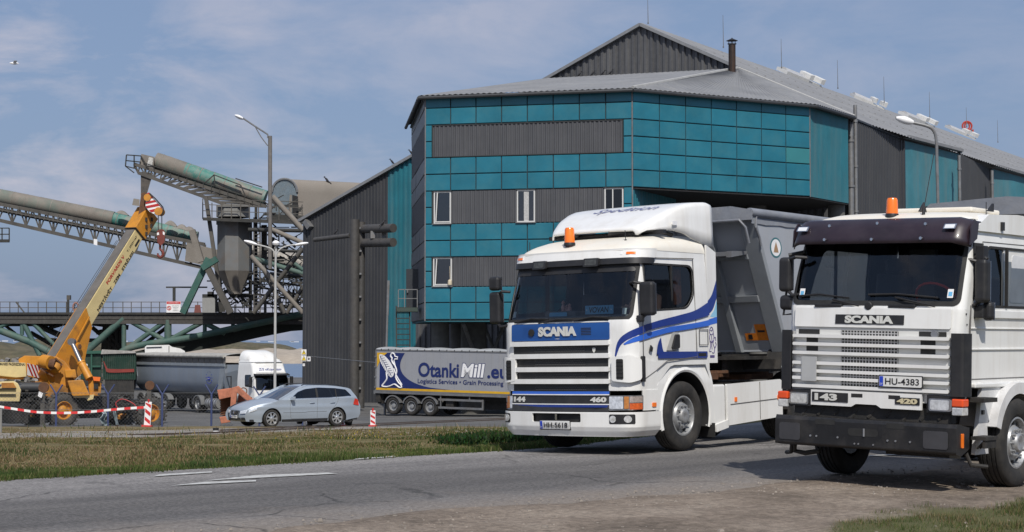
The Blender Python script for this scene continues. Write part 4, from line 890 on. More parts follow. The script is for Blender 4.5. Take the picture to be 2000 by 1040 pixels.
# ------------------------------------------------------------------ its tipping semi-trailer
TR1 = thing('tipper_trailer', 'grey steel tipper trailer with rolled tarpaulin coupled behind the blue striped truck', 'trailer', T1.location, a_, ry=ry1)
y0t, y0b = 2.05, 3.08; z0b, z1t = 1.52, 3.76; YE = 10.6
m = MB(); X_ = 1.25
sideL = [(y0b, z0b), (YE, z0b + .05), (YE + .25, z1t), (y0t, z1t)]
m = MB(); m.prism(sideL, 1.20, 1.25, 'x'); m.prism(sideL, -1.25, -1.20, 'x'); m.hexa([V(-1.2, y0b, z0b), V(1.2, y0b, z0b), V(1.2, y0b + .05, z0b), V(-1.2, y0b + .05, z0b), V(-1.2, y0t, z1t), V(1.2, y0t, z1t), V(1.2, y0t + .05, z1t), V(-1.2, y0t + .05, z1t)]); m.bx(-1.2, 1.2, y0b, YE, z0b - .03, z0b + .05); m.bx(-1.2, 1.2, YE, YE + .1, z0b, z1t)
body = m.build('tipper_body', tipg, TR1)
m = MB()   # raised frame posts on the front wall, front corner posts
def fw(x, t, d=0.): return V(x, y0b + (y0t - y0b) * t - d, z0b + (z1t - z0b) * t)
for x0, x1, d in ((.98, 1.27, .06), (-1.27, -.98, .06), (.30, .42, .10), (-.42, -.30, .10)):
    m.hexa([fw(x0, -.02, d), fw(x1, -.02, d), fw(x1, -.02, -.04), fw(x0, -.02, -.04), fw(x0, 1, d), fw(x1, 1, d), fw(x1, 1, -.04), fw(x0, 1, -.04)])
for t in (.35, .66): m.hexa([fw(-1, t, .09), fw(1, t, .09), fw(1, t, 0), fw(-1, t, 0), fw(-1, t + .05, .09), fw(1, t + .05, .09), fw(1, t + .05, 0), fw(-1, t + .05, 0)])
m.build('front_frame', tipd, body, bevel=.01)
m = MB(); m.bx(-.9, .9, 1.9, 2.35, 3.05, 3.12); m.prism([(1.8, 3.02), (2.4, 3.1), (2.4, 3.14), (1.8, 3.12)], .9, 1.0, 'x')
m.tube([V(.2, 1.9, 3.62), V(1.1, 1.9, 3.62), V(1.18, 1.95, 3.5), V(1.18, 2.05, 3.25)], .025); m.tube([V(1.27, 2.15, 3.74), V(1.29, 2.1, 3.5), V(1.29, 2.2, 3.35), V(1.29, 2.25, 3.2)], .018)
m.build('front_platform', steel, body)
m = MB(); m.tube([V(-1.25, 2.1, 3.74), V(-1.25, 11, 3.74)], .07); rows = []
for j in range(40):
    y = 2.0 + (YE + .25 - 2.0) * j / 39; row = []
    for i in range(15):
        a = math.pi * i / 14; row.append(V(1.27 * -math.cos(a), y, 3.70 + .15 * math.sin(a) ** .5 + .02 * nse(y * 3, i * .5) - (.14 if i in (0, 14) else 0)))
    rows.append(row)
m.grid(rows); m.tube([V(1.24, 1.98, 3.74), V(1.26, 5, 3.72), V(1.26, 11, 3.72)], .075, 10); tp = m.build('tarpaulin', tarp, TR1)
m = MB(); m.prism([(-1.29, 3.62), (1.29, 3.62), (1.29, 3.78), (.9, 3.86), (-.9, 3.86), (-1.29, 3.78)], 1.96, 2.0, 'y'); m.build('tarpaulin_end', tarp, tp)
FS = flank(1.252)
e_ = sheet('round_sticker', [(2.78 + .19 * math.cos(t), 3.20 + .17 * math.sin(t)) for t in np.linspace(0, 2 * math.pi, 25)[:-1]], FS, mat('sticker_teal', (.05, .16, .18), .5), body, off=.001)
sheet('sticker_disc', [(2.78 + .155 * math.cos(t), 3.20 + .14 * math.sin(t)) for t in np.linspace(0, 2 * math.pi, 25)[:-1]], FS, whitep, e_, off=.003); sheet('sticker_mark', [(2.70, 3.12), (2.86, 3.12), (2.83, 3.2), (2.78, 3.3), (2.73, 3.2)], FS, mat('sticker_ochre', (.35, .22, .12), .6), e_, off=.005)
for q in ([(1.02, .10), (1.20, .10), (1.20, .20), (1.02, .20)],):
    FW = lambda a, b, off=0.: fw(a, b, .062 + off); w1 = sheet('warning_label', [(.52, .07), (.96, .07), (.96, .19), (.74, .19), (.74, .125), (.52, .125)], FW, mat('label_orange', (.75, .22, .02), .5, var=.15, vs=20), body, off=-.055); 
    sheet('label_mark', [(.58, .08), (.66, .08), (.66, .115), (.58, .115)], FW, ink, w1, off=-.05); sheet('label_mark', [(.78, .13), (.92, .13), (.92, .145), (.78, .145)], FW, ink, w1, off=-.05)
m = MB()
for sg in (1, -1): m.bx(sg * .4, sg * .5, 2.4, YE, 1.15, 1.45)
m.bx(-.9, .9, 2.3, 3.4, 1.36, 1.42); m.prism([(2.9, 1.20), (3.35, 1.20), (3.35, 1.5), (3.2, 1.62), (3.05, 1.5)], .9, 1.2, 'x'); m.bx(-1.1, 1.1, 2.9, 3.1, 1.2, 1.36); m.build('trailer_chassis', chass, TR1)
m = MB(); m.prism([(2.95, 1.22), (3.45, 1.22), (3.40, 1.50), (3.15, 1.50)], 1.0, 1.24, 'x'); m.build('corner_foot', tipg, TR1, bevel=.02)
for y in (7.0, 8.3, 9.6):
    for sg in (1, -1): make_wheel(TR1, sg * 1.02, y, .52, .52, .37, sg, rear=True, holes=0, n=24)

# =================================================================== the plain white tractor, right
PB = P(1975, 941, 20.4); b_ = R(-39.5)
L2_, ry2 = seat_truck(PB.x - 1.22 * math.cos(b_) + .075, PB.y - 1.22 * math.sin(b_), b_); print('SEAT', L1_, math.degrees(ry1), L2_, math.degrees(ry2))
T2 = thing('tipper_truck', 'white cab truck with maroon sun visor and black steel bumper standing on the dirt', 'truck', L2_, b_, ry=ry2)
tab2 = [(1.0, 1.10, -1.38, .09, .03), (1.83, 1.10, -1.38, .09, .03), (2.07, 1.12, -1.36, .10, .03), (2.45, 1.12, -1.25, .12, .03), (2.86, 1.08, -1.13, .13, .03), (3.06, 1.05, -1.05, .15, .03), (3.14, 1.00, -.98, .2, .03)]
S2 = cabmap(tab2); CB2 = [1.3, 1.6, 1.83, 2.07, 2.2, 2.35, 2.45, 2.6, 2.75, 2.86, 2.96, 3.06]; CAo, CBo = CA, CB; CB = CB2
WS2 = rrect(-1.06, 1.06, 2.14, 2.87, .07)
WIN2 = roundpoly([(-.93, 2.13), (.62, 2.13), (.62, 2.79), (-.60, 2.79)], [.10, .05, .05, .10])
YB2 = 1.35
cab2 = cabshell(T2, S2, 1.20, 3.14, YB2, WS2, WIN2, white, lowcut=lambda s: 1.0 if abs(s) < 1.3 else 1.20, hw_=1.03)
m = MB(); m.box((0, -1.02, 2.02), (2.1, .45, .16)); m.box((.55, -.90, 2.1), (.6, .3, .12)); m.build('dashboard', interg, cab2, bevel=.04)
steering(cab2, .55, -.78, 2.20, .25, mat('red_wheel_rim', (.6, .04, .02), .4), 45); seat(cab2, .55, 0, 1.8); seat(cab2, -.55, 0, 1.8)
m = MB(); m.box((-.05, -1.10, 2.125), (.42, .2, .02), rz=.1); m.build('paper', whitep, cab2)
m = MB(); m.box((-.45, .9, 2.5), (.35, .1, .7)); m.build('wall_mat', interg, cab2)
for k in range(5): pass
m = MB()
for k in range(6): m.cyl((1.02, -.72 + k * .06, 2.15), (1.0, -.72 + k * .055 + (.04 if k < 3 else 0), 2.78), .035, n=8)
m.build('curtain', mat('grey_curtain', (.16, .14, .12), .9, var=.3, vs=10), cab2)
sheet('windscreen', rrect(-1.055, 1.055, 2.145, 2.865, .07), S2, glass, T2, ca=CA, cb=CB, off=-.012)
sheet('windscreen_seal', rrect(-1.085, 1.085, 2.105, 2.895, .09), S2, blackr, T2, holes=[rrect(-1.035, 1.035, 2.16, 2.85, .06)], ca=CA, cb=CB, off=.006)
for sg in (1, -1):
    ol = lambda pts: [(sg * a, b) for a, b in S2.sp(pts)][::sg]
    # the long door window: dark quarter light, then the frame, then the white inner panel behind the open pane
    dw = sheet('side_window', ol(WIN2), S2, glassmat('clear_side_glass', (.9, .92, .92), .8), T2, ca=CA, cb=CB, off=-.02, )
    sheet('window_seal', ol(roundpoly([(-.97, 2.10), (.65, 2.10), (.65, 2.82), (-.62, 2.82)], [.10, .05, .05, .10])), S2, blackr, dw, holes=[ol(WIN2)], ca=CA, cb=CB, off=.005)
    m = MB(); m.box((sg * 1.13, -.16, 2.46), (.03, .035, .7)); m.build('window_post', blackr, dw)
m = MB(); m.bx(1.05, 1.08, -.14, .60, 2.12, 2.80); ip = m.build('inner_panel', white, T2, bevel=.01); sheet('panel_emboss', roundpoly([(.02, 2.17), (.48, 2.17), (.48, 2.72), (.1, 2.74)], .06), flank(1.081), mat('panel_grey', (.66, .67, .69), .5), ip, thick=.006)
# front corner wedge opening (dark triangular gap between pillar and door)
m = sheet('corner_opening', S2.sp([(-.99, 2.84), (-1.07, 2.20), (-1.04, 2.17), (-.70, 2.84)][::-1]), S2, blackr, T2, ca=CA, cb=CB, off=.004)
roof2 = roofcap(T2, -1.02, YB2, 1.02, 3.12, [(-1.02, .0), (-.95, .05), (-.7, .10), (-.2, .13), (1.35, .14)], cream_roof, corner=.1)
m = MB(); m.prism([(-1.0, 2.98), (1.35, 2.98), (1.35, 3.20), (.2, 3.22), (-.6, 3.18)], .96, 1.10, 'x'); m.build('roof_side', white, T2, bevel=.05, segs=4)
m = MB(); m.bx(-.3, .75, -.3, .5, 3.24, 3.30); m.build('roof_hatch', cream_roof, roof2, bevel=.02)
m = MB(); m.prism([(-.55, 3.24), (-.35, 3.24), (-.42, 3.36)], .18, .20, 'x'); m.prism([(-.05, 3.26), (.1, 3.26), (.1, 3.36)], .82, .85, 'x'); m.tube([V(.42, -.9, 3.14), V(.42, -.88, 3.26)], .02); m.tube([V(.42, -.9, 3.2), V(.50, -.8, 3.9)], .005, 5); m.tube([V(.93, -.3, 3.0), V(.93, -.3, 3.35)], .006, 5); m.box((1.11, -.25, 3.06), (.04, .06, .1)); m.build('roof_fittings', blackp, roof2)
beacon(T2, .02, -.90, 3.15, .075, .235)
# visor
rows = []
for t in np.linspace(-1, 1, 41):
    x = 1.15 * t; e = max(0, abs(t) - .86) / .14; row = []
    for (yy, zz_) in ((-1.10, 3.13), (-1.16, 3.115), (-1.27, 3.02), (-1.33, 2.90), (-1.36, 2.83)):
        row.append(V(x, yy + .03 * t * t + .16 * e * e + .0, zz_ - .05 * e))
    rows.append(row)
g_ = MB(); g_.grid(rows); vz = g_.build('sun_visor', visorm, T2); sd = vz.modifiers.new('s', 'SOLIDIFY'); sd.thickness = .015
m = MB()
for sg in (1, -1): m.prism([(-1.20, 2.80), (-1.02, 2.88), (-.98, 3.05), (-1.08, 3.10), (-1.18, 3.0)], sg * 1.135, sg * 1.15, 'x')
m.build('visor_end', visorm, vz)
def VS(a, b, off=0.):
    t = (b - 2.83) / .285; y = -1.36 + .20 * max(0, t) ** 1.6; return V(a, y - .012 - off, b)
for x, z in ((-.62, 3.05), (.0, 3.07), (.62, 3.05), (-.62, 2.88), (.0, 2.875), (.62, 2.88)):
    m = MB(); p_ = VS(x, z); m.cyl(p_ + V(0, .01, 0), p_ - V(0, .014, 0), .018, n=10); m.build('fixing_bolt', chrome, vz)
for x in (-.96, .94):
    l = sheet('visor_lamp', rrect(x - .075, x + .075, 2.985, 3.045, .008), VS, chrome, vz, off=.006, thick=.01); sheet('lens', rrect(x - .06, x + .06, 2.993, 3.037, .006), VS, mat('pale_lens', (.7, .72, .74), .3), l, off=.018)
# hood panel and grille
hood = sheet('hood_panel', rrect(-1.00, 1.00, 1.845, 2.085, .02), S2, white, T2, ca=CA, cb=CB, off=.008, thick=.022)
lp = sheet('name_plate', rrect(-.44, .44, 1.885, 1.995, .004), S2, blackp, hood, ca=CA, off=.031, thick=.006)
lettering('maker_lettering', 'SCANIA', S2, 0, 1.94, .62, .090, silver, T2, bold=.055, off=.039, thick=.008)
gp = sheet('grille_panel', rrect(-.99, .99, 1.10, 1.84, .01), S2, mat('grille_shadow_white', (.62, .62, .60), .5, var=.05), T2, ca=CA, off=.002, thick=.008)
mesh2 = mat('mesh_dark', (.02, .02, .02), .7)
for i, zc in enumerate((1.78, 1.685, 1.585, 1.47, 1.365, 1.275, 1.19)):
    ms_ = sheet('mesh_inset', rrect(-.37, .37, zc - .032 + (-.01 if i in (0, 3) else 0), zc + .028, .002), S2, mesh2, gp, ca=CA, off=.012)
    m = MB()
    for k in range(19): p_ = S2(-.36 + k * .04, zc, .016); m.box(p_, (.012, .006, .075 if i in (0, 3) else .055))
    m.box(S2(0, zc, .016) + V(0, 0, .0), (.72, .006, .012)); m.build('mesh_wires', mat('mesh_wire', (.42, .42, .42), .5), ms_)
for zc in (1.735, 1.64, 1.535, 1.415, 1.32, 1.235, 1.14):
    sheet('grille_bar', rrect(-1.0, 1.0, zc - .019, zc + .019, .012), S2, white, gp, ca=CA, off=.012, thick=.055)
for (a0, a1, zc) in ((-.95, -.66, 1.785), (-.84, -.68, 1.685), (-.84, -.68, 1.585), (.62, .95, 1.785), (.64, .82, 1.685), (.64, .82, 1.585)): sheet('vent_slot', rrect(a0, a1, zc - .028, zc + .028, .004), S2, blackr, gp, ca=CA, off=.013)
m = MB(); p_ = S2(.82, 1.785, .02); m.cyl(p_ + V(0, .01, 0), p_ - V(0, .03, 0), .042, n=18); m.build('round_cap', steel, gp)
sheet('grey_square_plate', rrect(-.86, -.66, 1.20, 1.49, .006), S2, mat('dull_plate_grey', (.42, .43, .43), .5, var=.08), T2, off=.072, thick=.012)
sheet('lower_grille_panel', [(-.74, .92), (.36, .92), (.32, .92), (.66, .92), (.66, 1.10), (-.74, 1.10)][:1] + [(-.20, .92), (-.14, .955), (.12, .955), (.18, .92), (.68, .92), (.68, 1.10), (-.74, 1.10)], S2, white, T2, ca=CA, off=.03, thick=.03)
for zc in (1.06, 1.03): pass
sheet('mesh_inset', rrect(-.2, .42, 1.03, 1.075, .002), S2, mesh2, gp, off=.062)
b1 = sheet('model_badge', rrect(-.72, -.24, .965, 1.075, .004), S2, blackp, T2, off=.062, thick=.006); lettering('model_number', '143', S2, -.53, 1.02, .30, .082, silver, b1, bold=.05, off=.07, thick=.006)
b2 = sheet('model_badge', rrect(.36, .66, .975, 1.055, .004), S2, blackp, T2, off=.062, thick=.006); lettering('model_number', '420', S2, .51, 1.015, .25, .06, mat('lettering_gold', (.62, .55, .36), .4), b2, bold=.05, off=.07, thick=.006)
plate(T2, lambda a, b, off=0.: S2(a, b, .075 + off), .43, 1.235, 'HU-4383', .52, .12)
for sg in (1, -1):
    q = [(sg * a, b) for a, b in [(.74, .90), (1.13, .90), (1.13, 1.09), (.74, 1.10)]][::sg]
    hb_ = sheet('headlight_surround', q, S2, blackp, T2, ca=CA, off=.0, thick=.05)
    h_ = sheet('headlight', [(sg * a, b) for a, b in rrect(.77, 1.03, .92, 1.06, .02)][::sg], S2, chrome, T2, ca=CA, off=.05, thick=.02); sheet('lens', [(sg * a, b) for a, b in rrect(.79, 1.01, .935, 1.045, .02)][::sg], S2, headm, h_, off=.072, thick=.006)
    m = MB(); m.box((sg * 1.12, -1.36, 1.02), (.14, .16, .09)); ind = m.build('indicator', mat('indicator_red_orange', (.8, .09, .02), .25, coat=.4), T2, bevel=.015); m = MB(); m.box((sg * 1.12, -1.36, .925), (.13, .15, .09)); m.build('clear_lens', headm, ind, bevel=.01)
    # black air guide at the corner
    ag = MB(); ag.prism([(sg * 1.01, -1.42), (sg * 1.17, -1.40), (sg * 1.20, -1.24), (sg * 1.14, -1.12), (sg * 1.11, -1.30)], 1.09, 1.80, 'z'); ag.build('air_guide', blackp, T2, bevel=.03, segs=3)
    m = MB(); m.box((sg * 1.19, -.95, 1.05), (.22, .36, .05)); m.box((sg * 1.24, -.98, .62), (.18, .32, .04)); m.box((sg * 1.30, -.98, .56), (.03, .30, .1))
    for k in range(4): m.tube([V(sg * 1.30, -1.10 + k * .08, .60), V(sg * 1.2, -1.08 + k * .08, .50)], .012, 5)
    m.tube([V(sg * 1.12, -1.2, .45), V(sg * 1.16, -1.15, .32), V(sg * 1.30, -1.02, .30)], .025); m.build('step', chass, T2)
# bumper: steel channel
m = MB(); pr_ = [(-1.53, .45), (-1.40, .43), (-1.20, .50), (-1.20, .74), (-1.50, .79), (-1.53, .74)]
m.prism(pr_, -1.16, 1.16, 'x'); bs = m.build('steel_bumper', mat('bumper_black', (.012, .012, .013), .42, .0, var=.35, vs=4, dirt=(.06, .055, .05), damt=.5, ds=3.5, bump=.15, bs=8), T2, bevel=.025, segs=3)
FB = front(-1.532)
for x0, x1 in ((-1.10, -.82), (.76, 1.06)): sheet('lamp_blank', rrect(x0, x1, .50, .70, .03), FB, mat('blank_grey', (.05, .05, .055), .35, var=.2), bs, thick=.006)
sheet('tow_slot', rrect(-.19, .20, .59, .68, .04), FB, blackr, bs, off=.001); m = MB(); m.cyl((.02, -1.54, .59), (.02, -1.54, .68), .012); m.build('tow_pin', steel, bs)
for x0, x1 in ((-.62, -.36), (.30, .52)): sheet('bumper_recess', rrect(x0, x1, .70, .76, .01), FB, blackr, bs, off=.001)
m = MB()
for x in (-.68, -.6, -.32, .32, .42, .6): m.cyl((x, -1.53, .56), (x, -1.54, .56), .012, n=8)
for x in (-.1, .14, -.05): m.cyl((x, -1.53, .50), (x, -1.54, .50), .01, n=8)
m.build('bolts', steel, bs)
sheet('side_marker', rrect(-1.42, -1.36, .52, .68, .01), flank(1.161), orange, bs, thick=.01)
m = MB(); m.bx(-1.0, 1.0, -1.36, -1.2, .78, .94); m.bx(-.5, .5, -1.25, .9, .5, 1.1)
for i in range(9): m.tube([V(-.9 + i * .22, -1.36, .78 + .02 * (i % 3)), V(-.8 + i * .22, -1.34, .90), V(-.7 + i * .2, -1.3, .94)], .02, 6)
for sg in (1, -1): m.bx(sg * .38, sg * .46, -1.2, 7.5, .75, 1.0)
m.tube([V(-1, 0, .52), V(1, 0, .52)], .075); m.box((0, 0, .48), (1.3, .16, .16)); m.box((.45, -.9, .40), (.9, .1, .08)); m.tube([V(-1.05, -1.25, .46), V(-1.08, -1.2, .34), V(-.95, -1.18, .32), (V(-.75, -1.18, .36))], .03); m.build('chassis', chass, T2)
for sg in (1, -1): make_wheel(T2, sg * 1.08, 0, .52, .525, .32, sg, holes=10, rm=mat('worn_silver_rim', (.42, .43, .44), .36, .5, var=.3, vs=6, dirt=(.08, .07, .06), damt=.75, ds=10))
for y in (3.6, 4.95):
    for sg in (1, -1): dual(T2, sg * 1.07, y, .52, R_=.52, wd=.28, n=24)
fm = mat('fender_grey_white', (.62, .62, .62), .5, var=.08, dirt=(.3, .27, .24), damt=.5)
for sg in (1, -1):
    fd_ = mudguard(T2, sg * .78, sg * 1.24, 0, .56, .62, -15, 165, fm, th=.05, lipd=.08, name='front_fender')
    m = MB(); m.prism([(-.98, .42), (-.62, .42), (-.66, .75), (-.48, 1.02), (-.3, 1.15), (-.3, 1.24), (-.8, 1.24), (-.86, .9)], sg * 1.08, sg * 1.13, 'x'); m.build('fender_front', fm, fd_, bevel=.02)
    m = MB(); m.box((sg * 1.14, -.80, .9), (.02, .05, .05)); m.build('fitting', blackp, fd_)
# flank lines and door
def seam2(pts, nm='door_gap', wd=.006):
    m = MB(); m.tube([S2(S2.side(a, b), b, .001) for a, b in pts], wd, 5); return m.build(nm, MATS['gap_dark'], cab2)
seam2([(-1.10, 1.24), (-1.10, 2.1), (-.72, 2.86), (1.0, 2.87)]); seam2([(-1.1, 1.28), (1.3, 1.28)]); 
m = MB()
for z_, h in ((1.62, .02), (1.86, .015)): m.bx(1.095, 1.118, -1.08, 1.3, z_ - h / 2, z_ + h / 2)
m.bx(1.10, 1.135, -.95, 1.3, 1.98, 2.07); m.build('door_rib', white, cab2, bevel=.006)
m = MB(); m.bx(1.05, 1.16, -1.05, 1.3, 1.18, 1.235); m.build('sill', white, T2, bevel=.015)
seam2([(-1.12, 1.20), (-1.12, 2.12)], 'panel_gap')
for y, z in ((-1.22, 2.02), (-1.0, 1.98), (-1.18, 1.90)):
    m = MB(); p_ = S2(S2.side(y, z), z, .0); m.cyl(p_, p_ + V(.008, 0, 0), .01, n=8); m.build('bolt', blackp, cab2)
# mirrors
mr2 = mirror(T2, 1.22, -1.02, 2.40, 1, (.15, .16, .50)); mirror(T2, 1.24, -.90, 2.06, 1, (.12, .12, .22), arm=False); m = MB(); m.tube([V(1.10, -.98, 2.66), V(1.18, -1.02, 2.70), V(1.27, -1.02, 2.64)], .03); m.box((1.17, -.95, 2.05), (.12, .14, .14)); m.box((1.20, -1.0, 2.72), (.10, .12, .16)); m.build('mirror_bracket', blackp, mr2, bevel=.02)
mirror(T2, -1.22, -1.22, 2.47, -1, (.17, .12, .42)); mirror(T2, -1.20, -1.20, 2.13, -1, (.20, .12, .18), arm=False)
m = MB(); m.tube([V(-1.05, -1.1, 2.74), V(-1.2, -1.2, 2.70)], .03); m.tube([V(-1.22, -1.2, 2.3), V(-1.25, -1.22, 1.98), V(-1.08, -1.2, 2.0)], .015); m.build('mirror_bracket', blackp, T2)
# wipers
wiper(T2, [(.80, 2.10, .03), (.45, 2.17, .04), (.30, 2.20, .03)], S2); wiper(T2, [(.82, 2.20, .02), (.3, 2.24, .02), (-.05, 2.23, .02)], S2); wiper(T2, [(-.15, 2.10, .03), (-.5, 2.17, .04)], S2); wiper(T2, [(-.30, 2.19, .02), (-.7, 2.23, .02), (-.98, 2.21, .02)], S2)
m = MB(); p_ = S2(-.02, 2.10, .04); m.lathe([(-.01, .001), (-.01, .05), (.03, .05)], p_, ax='y', n=14); m.box(S2(.4, 2.10, .03), (.34, .04, .04)); m.box(S2(-.55, 2.10, .03), (.36, .04, .04)); m.build('wiper_motor', blackp, T2, bevel=.01)
for a in (-.99, .92): s_ = sheet('windscreen_sticker', rrect(a, a + .07, 2.20, 2.30, .005), S2, whitep, T2, off=.004); sheet('sticker_mark', rrect(a + .012, a + .058, 2.22, 2.27, .004), S2, signblue, s_, off=.006)
CA, CB = CAo, CBo
# body behind the plain white cab
TB = thing('tipping_body', 'grey tarpaulin covered tipper body standing behind the maroon visor cab', 'truck body', T2.location, b_, ry=ry2)
m = MB(); m.bx(-1.24, 1.24, 2.55, 8.5, 1.5, 3.42); m.build('body_walls', tipg, TB, bevel=.03); rows = []
for j in range(30):
    y = 2.42 + 6.2 * j / 29; rows.append([V(1.28 * -math.cos(a), y, 3.40 + .20 * math.sin(a) ** .6 + .02 * nse(y * 2.5, a * 2)) for a in np.linspace(0, math.pi, 13)])
m = MB(); m.grid(rows); m.tube([V(1.2, 2.4, 3.46), V(1.24, 8.6, 3.46)], .1, 10); m.prism([(-1.28, 3.38), (1.28, 3.38), (1.1, 3.55), (0, 3.62), (-1.1, 3.55)], 2.40, 2.44, 'y'); m.build('tarpaulin', tarp, TB)
# =================================================================== blue panelled building
teal = mat('teal_panel', (.015, .145, .205), .36, .0, var=.16, vs=.45, dirt=(.05, .185, .215), damt=.45, ds=.8, bump=.04, bs=1.5)
def island(m, amt):
    t = m.node_tree; b = t.nodes['Principled BSDF']; l = b.inputs['Base Color'].links[0].from_socket; g = N(t, 'ShaderNodeNewGeometry'); r = N(t, 'ShaderNodeMapRange'); r.inputs['To Min'].default_value = 1 - amt; r.inputs['To Max'].default_value = 1 + amt
    t.links.new(g.outputs['Random Per Island'], r.inputs['Value']); x = N(t, 'ShaderNodeMix', data_type='RGBA', blend_type='MULTIPLY'); x.inputs[0].default_value = 1; t.links.new(l, x.inputs[6]); t.links.new(r.outputs[0], x.inputs[7]); t.links.new(x.outputs[2], b.inputs['Base Color'])
island(teal, .06)
tealc = mat('teal_corrugated', (.014, .135, .175), .5, var=.12, vs=.5, dirt=(.10, .15, .16), damt=.55, ds=1.0, streak=True)
tealfade = mat('teal_faded_panel', (.035, .19, .21), .45, var=.08, vs=.5)
greyc = mat('dark_grey_corrugated', (.034, .036, .041), .6, .0, var=.14, vs=.5, dirt=(.07, .07, .072), damt=.5, ds=.9, streak=True)
greyp = mat('mid_grey_corrugated', (.078, .080, .087), .5, .1, var=.10, vs=.7, dirt=(.125, .125, .13), damt=.4, streak=True)
greyr = mat('light_grey_rib', (.13, .13, .14), .5, .1)
gapm = mat('joint_dark', (.035, .04, .042), .8)
roofm = mat('weathered_fibre_roof', (.20, .205, .215), .8, var=.14, vs=.4, dirt=(.30, .30, .29), damt=.5, ds=.7, bump=.2, bs=4)
conc = mat('grey_concrete', (.24, .235, .22), .85, var=.18, vs=1.5, dirt=(.12, .11, .10), damt=.5, bump=.2, bs=8)
darkint = mat('dark_recess', (.02, .02, .022), .9, var=.3)
framew = mat('white_window_frame', (.60, .60, .58), .45, var=.04)
curt = mat('pale_curtain', (.45, .45, .44), .9, var=.2, vs=8)
galv = mat('galvanised_steel', (.22, .225, .23), .5, .45, var=.2, vs=2, dirt=(.14, .11, .08), damt=.5)
def lift(px, D, h): x = (px - 1000) / F * D; return Vector((x, D, h + H))
BASE = -2.9
E0 = lift(805, 117, 14.55); E1 = lift(830.5, 103, 14.55); E2 = lift(1236, 100, 14.55); E3 = lift(1583, 106.7, 14.55); E4 = lift(1658, 112, 14.55)
BB = thing('office_building', 'teal panelled building with grey window bands built onto the end of the big hall', 'building', (E2.x, E2.y, BASE))
ROWS = [1.22, 2.23, 3.18, 4.10, 4.95, 5.93, 6.92, 7.92, 8.90, 9.90, 10.90, 11.87, 12.87, 13.88, 14.50]
def wallmap(a, b):
    a = Vector((a.x, a.y, 0)); b = Vector((b.x, b.y, 0)); d = (b - a).normalized(); n = Vector((d.y, -d.x, 0)); Ln = (b - a).length
    def W(s, z, off=0.): return a + d * s + n * off + Vector((0, 0, z + H))
    W.len = Ln; W.d = d; W.n = n; return W
def wbox(m, W, s0, s1, z0, z1, o0, o1): m.hexa([W(s0, z0, o1), W(s1, z0, o1), W(s1, z0, o0), W(s0, z0, o0), W(s0, z1, o1), W(s1, z1, o1), W(s1, z1, o0), W(s0, z1, o0)])
def corr(m, W, s0, s1, zf0, zf1, off, pitch=.30, dep=.05, sharp=.3):
    """trapezoid sheet metal, zf0/zf1 heights as functions of s"""
    n = int((s1 - s0) / pitch); k = (s1 - s0) / n; pts = []
    for i in range(n): a = s0 + i * k; pts += [(a, 0), (a + k * (.5 - sharp / 2), 0), (a + k * .5, 1), (a + k * (1 - sharp / 2), 1)]
    pts.append((s1, 0)); f0 = zf0 if callable(zf0) else (lambda s: zf0); f1 = zf1 if callable(zf1) else (lambda s: zf1)
    vs = [W(s, f0(s), off + dep * h) for s, h in pts] + [W(s, f1(s), off + dep * h) for s, h in pts]; q = len(pts)
    m.add(vs, [(i, i + 1, q + i + 1, q + i) for i in range(q - 1)])
def panels(W, cols, rows, skip, name, material, parent, tilt=.006, gap=.028):
    m = MB()
    for i in range(len(cols) - 1):
        for j in range(len(rows) - 1):
            if skip(i, j): continue
            s0, s1, z0, z1 = cols[i] + gap, cols[i + 1] - gap, rows[j] + gap, rows[j + 1] - gap; t = [rng.uniform(-tilt, tilt) * (s1 - s0) for _ in range(4)]; b = .025
            c = [W(s0, z0, .05 + t[0]), W(s1, z0, .05 + t[1]), W(s1, z1, .05 + t[2]), W(s0, z1, .05 + t[3])]
            i_ = [W(s0 + b, z0 + b, .07 + t[0]), W(s1 - b, z0 + b, .07 + t[1]), W(s1 - b, z1 - b, .07 + t[2]), W(s0 + b, z1 - b, .07 + t[3])]; z = [W(s0, z0, 0), W(s1, z0, 0), W(s1, z1, 0), W(s0, z1, 0)]
            m.add(z + c + i_, [(0, 1, 5, 4), (1, 2, 6, 5), (2, 3, 7, 6), (3, 0, 4, 7), (4, 5, 9, 8), (5, 6, 10, 9), (6, 7, 11, 10), (7, 4, 8, 11), (8, 9, 10, 11)])
    return m.build(name, material, parent, world=True)
WL = wallmap(E1, E2); WR = wallmap(E2, E3); WA = wallmap(E3, E4); WS_ = wallmap(E0, E1)
# core walls (behind the panels)
m = MB(); wbox(m, WL, 0, WL.len, 1.15, 14.5, -.3, 0); wall = m.build('wall', gapm, BB, world=True)
m = MB(); wbox(m, WR, 0, WR.len, 8.85, 14.5, -.3, 0); m.build('wall', gapm, BB, world=True)
m = MB(); wbox(m, WS_, 0, WS_.len, 1.15, 14.5, -.3, 0); m.build('wall', gapm, BB, world=True)
cl = [0 + WL.len * i / 8 for i in range(9)]; cols = [cl[0], cl[0] + .42] + cl[1:-1] + [cl[-1] - .53, cl[-1]]
def skipL(i, j):
    edge = i == 0 or i == len(cols) - 2
    if j in (2, 3, 6, 7, 10, 11): return not edge
    return i == 0 or i == len(cols) - 2
full = [cl[0]] + cl[1:-1] + [cl[-1]]
pnl = panels(WL, full, ROWS, lambda i, j: j in (2, 3, 6, 7, 10, 11), 'teal_panels', teal, BB)
panels(WL, [0, .42], ROWS, lambda i, j: j not in (2, 3, 6, 7, 10, 11), 'teal_panels', teal, BB); panels(WL, [WL.len - .53, WL.len], ROWS, lambda i, j: j not in (2, 3, 6, 7, 10, 11), 'teal_panels', teal, BB)
cr = [WR.len * i / 7 for i in range(8)]
